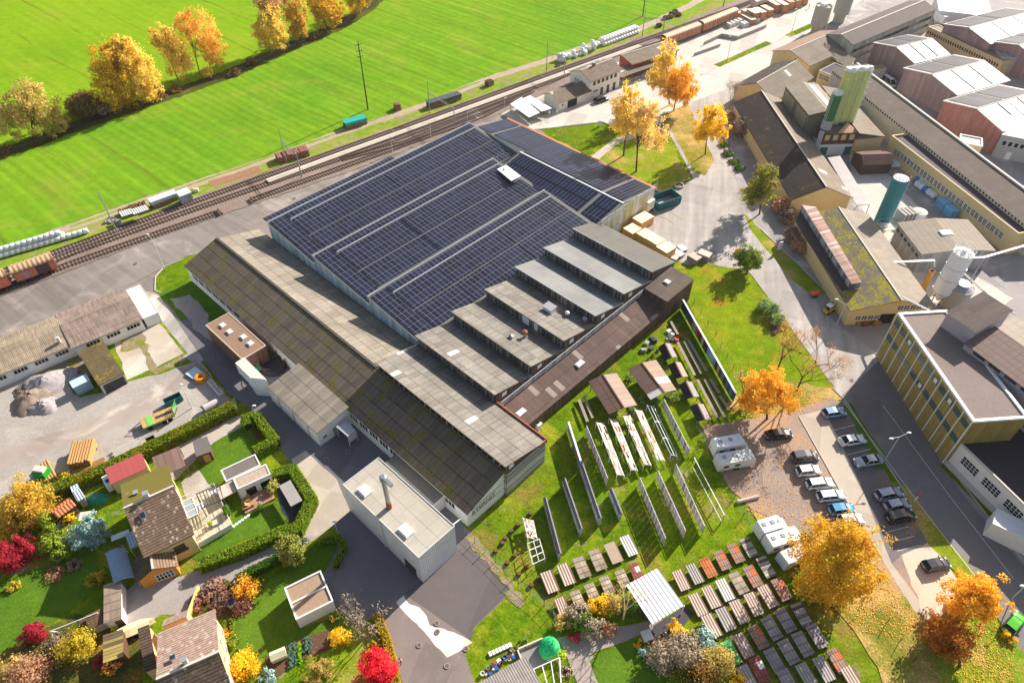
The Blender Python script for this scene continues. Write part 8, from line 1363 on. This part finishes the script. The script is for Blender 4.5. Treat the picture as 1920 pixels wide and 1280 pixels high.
# wagons, stacks and bales by the railway
wag=slats('brown_wagon_side',(146,94,70),(164,112,84),None,.9,.7);wagr=corrug('pale_wagon_roof',(196,160,120),.9,.6,amp=.12);graf=slats('graffiti',(196,120,90),(150,140,170),(90,60,66),1.3,.6)
def wagon(A,B,h,w,m,rm,lab,name='freight_wagon',low=None,ribs=8,tank=False):
 a,c=G(*A),G(*B);d=c-a;L=d.length;u=d/L;v=Vector((-u.y,u.x,0));v=v if v.y>0 else-v;t=thing(name,lab,'wagon',(a+c)/2);MB().hexa(a+u*.3-v*1.1+ZV*.75,u*(L-.6),v*2.2,ZV*.3).build('underframe',dgrey,t)
 if tank:MB().tube(a+u*.5+ZV*2.4,c-u*.5+ZV*2.4,1.35,n=16).build('tank',m,t)
 else:
  MB(u).hexa(a+u*.4-v*w/2+ZV*1.05,u*(L-.8),v*w,ZV*(h-1.6)).build('body',m,t);b=MB(u);n=7;R0=w/2+.05
  for k in range(n):
   t0,t1=math.pi*k/n,math.pi*(k+1)/n;p0,p1=-math.cos(t0)*R0,-math.cos(t1)*R0;z0,z1=h-.6+math.sin(t0)*.75,h-.6+math.sin(t1)*.75;b.slab([a+u*.35+v*p0+ZV*z0,a+u*(L-.35)+v*p0+ZV*z0,a+u*(L-.35)+v*p1+ZV*z1,a+u*.35+v*p1+ZV*z1],.05)
  b.build('roof',rm,t)
  for k in range(ribs):MB().hexa(a+u*(.6+k*(L-1.4)/(ribs-1))-v*(w/2+.06)+ZV*1.0,u*.14,v*(w+.12),ZV*(h-1.7)).build('rib',m,t)
  if low:MB(u).hexa(a+u*.5-v*(w/2+.08)+ZV*1.1,u*(L-1),v*.02,ZV*(h-2.0)).build('graffiti',low,t)
 for k in(1.6,3.2,L-3.2,L-1.6):
  for s in(-.78,.78):MB().tube(a+u*k+v*(s-.07)+ZV*.55,a+u*k+v*(s+.07)+ZV*.55,.45,n=12).build('wheel',rust,t)
 for s in(-.8,.8):MB().tube(a+v*s+ZV*1.0,a+u*.4+v*s+ZV*1.0,.12,n=6).tube(c+v*s+ZV*1.0,c-u*.4+v*s+ZV*1.0,.12,n=6).build('buffer',dgrey,t)
wagon((30,531),(114,501),4.0,2.9,wag,wagr,'rusty covered wagon with violet brown graffiti at the left edge',low=graf);wagon((-80,572),(28,532),4.0,2.9,wag,wagr,'covered wagon cut by the left edge with bright graffiti',low=slats('graffiti_bright',(220,120,90),(120,170,200),(240,220,210),1.1,.6))
hop=slats('hopper_brown',(176,120,88),(190,136,104),None,.8,.7);hopr=corrug('hopper_roof',(214,168,130),1.1,.6,amp=.2)
wagon((1310,63),(1376,36),4.0,2.8,hop,hopr,'long brown covered hopper wagon at the freight yard',ribs=14);wagon((1240,90),(1308,64),4.0,2.8,hop,hopr,'brown hopper wagon behind the goods shed',ribs=14);wagon((1408,20),(1450,3),3.6,2.7,gloss('tank_grey',(196,186,176),.4),None,'grey tank wagon beside the stacked timber','tank_wagon',tank=True)
wagon((1452,2),(1500,-18),3.6,2.7,gloss('tank_grey',(196,186,176),.4),None,'second tank wagon cut by the top edge','tank_wagon',tank=True)
for i,(x,y,L,h) in enumerate(((1394,28,5,1.8),(1402,24,4.5,2.6),(1412,24,4.5,3.2),(1424,22,5,3.2),(1404,34,5.5,2.0),(1438,17,5,2.6),(1452,8,5,3.0),(1466,8,5,3.2),(1478,3,5,3.0),(1490,0,5,3.2),(1504,-6,5,3))):
 c=G(x,y,h*.8);c.z=0;a=hd(x,y,26,14);t=thing('timber_pack','tan timber pack in the freight yard stacks beside the tank wagons','timber stack',c,0,'timber packs on the freight yard');MB().box(c+ZV*.15,L,2.4,h-.15,a,0,1).build('boards',[slats('tan_pack_side',(176,118,84),(196,140,104),None,.4,.8,hor=True,gap=.5),packt if i<8 else plain('brown_pack_top',(190,150,120),.7,.1)],t);MB().box(c,L*.9,.2,.15,a).build('bearer',brownw,t)
for i in range(2):
 for k in range(7):x,y=(1366+k*6.6,51-k*2.7) if i==0 else(1392+k*5.2,50-k*2.0);c=G(x,y);a=hd(x,y,26,14);tag(MB().box(c,2.2,1.0,1.3,a).box(c+ZV*1.3,2.1,.9,.06,a).build('wrapped_pallet',[plain('wrapped_white',(226,222,216),.5,.06)]),'white wrapped pallet in the %s row on the freight yard'%('left' if i==0 else 'right'),'pallet','wrapped pallets, %s row'%('left' if i==0 else 'right'))
b=MB();P=[G(1318,86),G(1352,70),G(1382,75),G(1436,53)]
for a,c in zip(P[:-1],P[1:]):b.hexa(a,c-a,Vector((.2,.5,0)),ZV*1.2)
tag(b.build('retaining_wall',conc),'low concrete ramp wall on the freight yard','wall');tag(MB().hexa(G(1300,106),G(1350,88)-G(1300,106),Vector((.2,.5,0)),ZV*1.0).build('retaining_wall',conc),'short concrete ramp wall nearer the station trees','wall')
bale=plain('white_bale_wrap',(236,238,236),.35,.1,1.5);balet=plain('greenish_bale_wrap',(200,224,206),.35,.1,1.5)
def balem():b=MB();b.tube((0,-.62,.6),(0,.62,.6),.5,.62,14).tube((0,.62,.6),(0,.64,.6),.62,.3,14);b=MB();b.lathe((0,0,0),[(.35,-.62),(.55,-.58),(.63,-.4),(.65,0),(.63,.4),(.55,.58),(.35,.62)],14);return b
def bales(P,lab,group,m=bale,start=0):
 b0=None;rq=random.Random(len(P))
 for i,(c,rz) in enumerate(P):
  if b0 is None:
   o=balem().build('silage_bale',m,None,True);b0=o;tag(o,lab,'silage bale',group)
  else:o=b0.copy();COL.objects.link(o)
  o.location=c;o.rotation_euler=(math.pi/2,rq.uniform(0,3),rz)
a0,a1=G(4,483),G(162,437);n_=16;P=[]
for k in range(n_):P.append((a0+(a1-a0)*(k/(n_-1))+ZV*.62,RAILANG+math.pi/2))
for k in range(12):P.append((a0+(a1-a0)*(k/(n_-1))+RN*1.25+ZV*.62,RAILANG+math.pi/2))
for k in range(11):P.append((a0+(a1-a0)*((k+.5)/(n_-1))+RN*.6+ZV*1.7,RAILANG+math.pi/2))
bales(P,'white wrapped round bale in the long row beside the left railway track','silage bales beside the left track')
rq=random.Random(5);P=[]
for k in range(34):f_=rq.random();p=G(1050,117)+(G(1120,88)-G(1050,117))*f_+RN*rq.uniform(-1.4,1.6);P.append((p+ZV*(.6 if k<22 else 1.6),rq.uniform(0,3)))
bales(P,'white bale in the untidy heap beside the track near the station','silage bale heap near the station')
a0,a1=G(1131,85),G(1192,62);P=[]
for k in range(13):
 for j,z in((0,.62),(1.25,.62),(2.5,.62),(.6,1.7),(1.9,1.7)):P.append((a0+(a1-a0)*(k/12)+RN*(j-.6)+ZV*z,RAILANG+math.pi/2))
bales(P,'white bale in the tidy stacked pile beside the upper track','stacked silage bales at the upper track')
tealwrap=gloss('teal_tarpaulin',(30,170,160),.45);dkwrap=gloss('dark_tarpaulin',(70,86,96),.4)
logpile((519,302),(579,287),2.0,3.0,'pinkish log pile beside the catenary portal',plain('pink_log',(170,120,100),.85,.2));logpile((646,240),(686,229),1.9,2.4,'log pile under a bright teal tarpaulin at the field edge',logm,tealwrap);logpile((802,202),(862,184),1.8,2.2,'long log pile under a dark tarpaulin at the field edge',logm,dkwrap);logpile((224,404),(250,396),1.3,1.6,'open firewood frame at the left of the firewood row',logm);logpile((246,400),(278,390),2.0,2.0,'firewood stack under grey sheets second in the row',logm);logpile((284,389),(334,371),2.0,2.0,'longest firewood stack with a white sheet on top',logm,gloss('pale_sheet_tarp',(206,210,214),.4));logpile((740,206),(752,203),1.8,2.0,'short end of a split log pile beside the farm track',plain('pink_log',(170,120,100),.85,.2),seed=5);logpile((912,162),(924,157),1.7,1.8,'small dark log heap beside the farm track',logm,seed=6)
for A,B in(((247,398),(277,388)),((225,402),(248,395))):a,c=G(*A,2.1),G(*B,2.1);v=RN*2.4;t=thing('sheet_cover','pale corrugated cover sheet lying on the %s firewood stack'%('second' if A[0]>240 else 'first'),'cover sheet',a);MB(RD).slab([a-v/2,c-v/2,c+v/2+ZV*.1,a+v/2+ZV*.1],.06).build('sheet',corrug('pale_cover',(196,194,186),.5,.5),t)
f=Fr((337,368),(358,360),(334,356),2.6);f.W=2.4;t=bld('tool_cabinet','pale grey cabinet hut at the right end of the firewood row','cabinet',f);mono(t,f,2.5,2.7,plain('pale_grey_hut',(170,178,180),.6,.06),gut,.12,.1);door(t,f,'b0',f.L*.55,.8,2.0,grey,hm=dgrey)
c=G(368,359);tag(MB().box(c,1.2,1.0,.8,.3).box(c+ZV*.8,1.0,.8,.06,.3).build('planter_box',lconc),'pale square planter right of the grey cabinet','planter')
rocks(214,416,16,(18,8),.3,.6,gv,'rock','pale rock in the scatter at the foot of the catenary mast','rock','rocks at the catenary mast',6)
for i,(x,y,m_) in enumerate(((1260,28,rust),(1266,24,dgrey),(1248,36,dgrey),(1272,30,brownw),(1256,34,dgrey),(1236,50,dgrey))):c=G(x,y);tag(MB().ball(c+ZV*.5,1.3,.9,.8,8,5,0,.15,random.Random(i)).build('dung_heap',soil),'dark clod heap on the bare patch by the upper track','heap','clod heaps by the upper track')
# the hazy air
HM=bpy.data.materials.new('haze');HM.use_nodes=True;_ht=HM.node_tree;_ht.nodes.remove(_ht.nodes['Principled BSDF']);_pv=_ht.nodes.new('ShaderNodeVolumePrincipled');_pv.inputs['Color'].default_value=(1.0,.96,.9,1);_pv.inputs['Density'].default_value=.00009;_pv.inputs['Anisotropy'].default_value=.55;_ht.links.new(_pv.outputs[0],_ht.nodes['Material Output'].inputs['Volume'])
tag(MB().hexa((-1000,-600,-1.2),(2000,0,0),(0,2200,0),(0,0,103)).build('haze',HM),kind='stuff')
# people
def person(px,py,z,lab,shirt,trousers,ang=0.0,stride=.25):
 c=G(px,py,z);j=[(0,0,.95),(0,0,1.2),(0,0,1.45),(0,0,1.56),(0,0,1.68),(.02,0,1.78),(0,.2,1.42),(.05,.27,1.15),(.15,.25,.92),(0,-.2,1.42),(-.08,-.26,1.15),(.02,-.28,.9),(.02,.1,.9),(.12,.1,.5),(.06+stride*.3,.1,.08),(.2+stride*.3,.1,.04),(-.02,-.1,.9),(-.06,-.1,.5),(-.2-stride*.2,-.1,.08),(-.06-stride*.2,-.1,.04)]
 e=[(0,1),(1,2),(2,3),(3,4),(4,5),(2,6),(6,7),(7,8),(2,9),(9,10),(10,11),(0,12),(12,13),(13,14),(14,15),(0,16),(16,17),(17,18),(18,19)]
 rad=[.15,.15,.16,.06,.11,.1,.075,.05,.04,.075,.05,.04,.1,.07,.05,.045,.1,.07,.05,.045]
 me=bpy.data.meshes.new('person');me.from_pydata(j,e,[]);o=bpy.data.objects.new('person',me);COL.objects.link(o);md=o.modifiers.new('skin','SKIN')
 for k,r in enumerate(rad):me.skin_vertices[0].data[k].radius=(r,r)
 me.skin_vertices[0].data[0].use_root=True;s=o.modifiers.new('sub','SUBSURF');s.levels=s.render_levels=1
 dg=bpy.context.evaluated_depsgraph_get();m2=bpy.data.meshes.new_from_object(o.evaluated_get(dg));bpy.data.objects.remove(o);m2.materials.clear()
 for mm in(shirt,trousers,plain('skin',(206,158,130),.6,.04),plain('dark_hair',(50,38,30),.8,.1)):m2.materials.append(mm)
 for p in m2.polygons:zc=p.center.z;p.material_index=1 if zc<.95 else(0 if zc<1.5 else(3 if zc>1.73 or p.center.x<-.04 else 2))
 for p in m2.polygons:p.use_smooth=True
 o=bpy.data.objects.new('person',m2);COL.objects.link(o);o.location=c;o.rotation_euler.z=ang;tag(o,lab,'person')
person(945,327,7.5,'person in dark clothes standing on the white roof patch of the solar hall',black,plain('navy_cloth',(40,46,66),.8,.1),.5,0);person(752,1242,0,'person in a pale top walking past the scarlet maple',plain('pale_cloth',(226,222,214),.8,.08),plain('dark_cloth',(50,48,52),.8,.1),1.2,.5);person(1516,17,0,'person in dark clothes on the freight yard near the timber packs',black,dgrey,.2,.3)
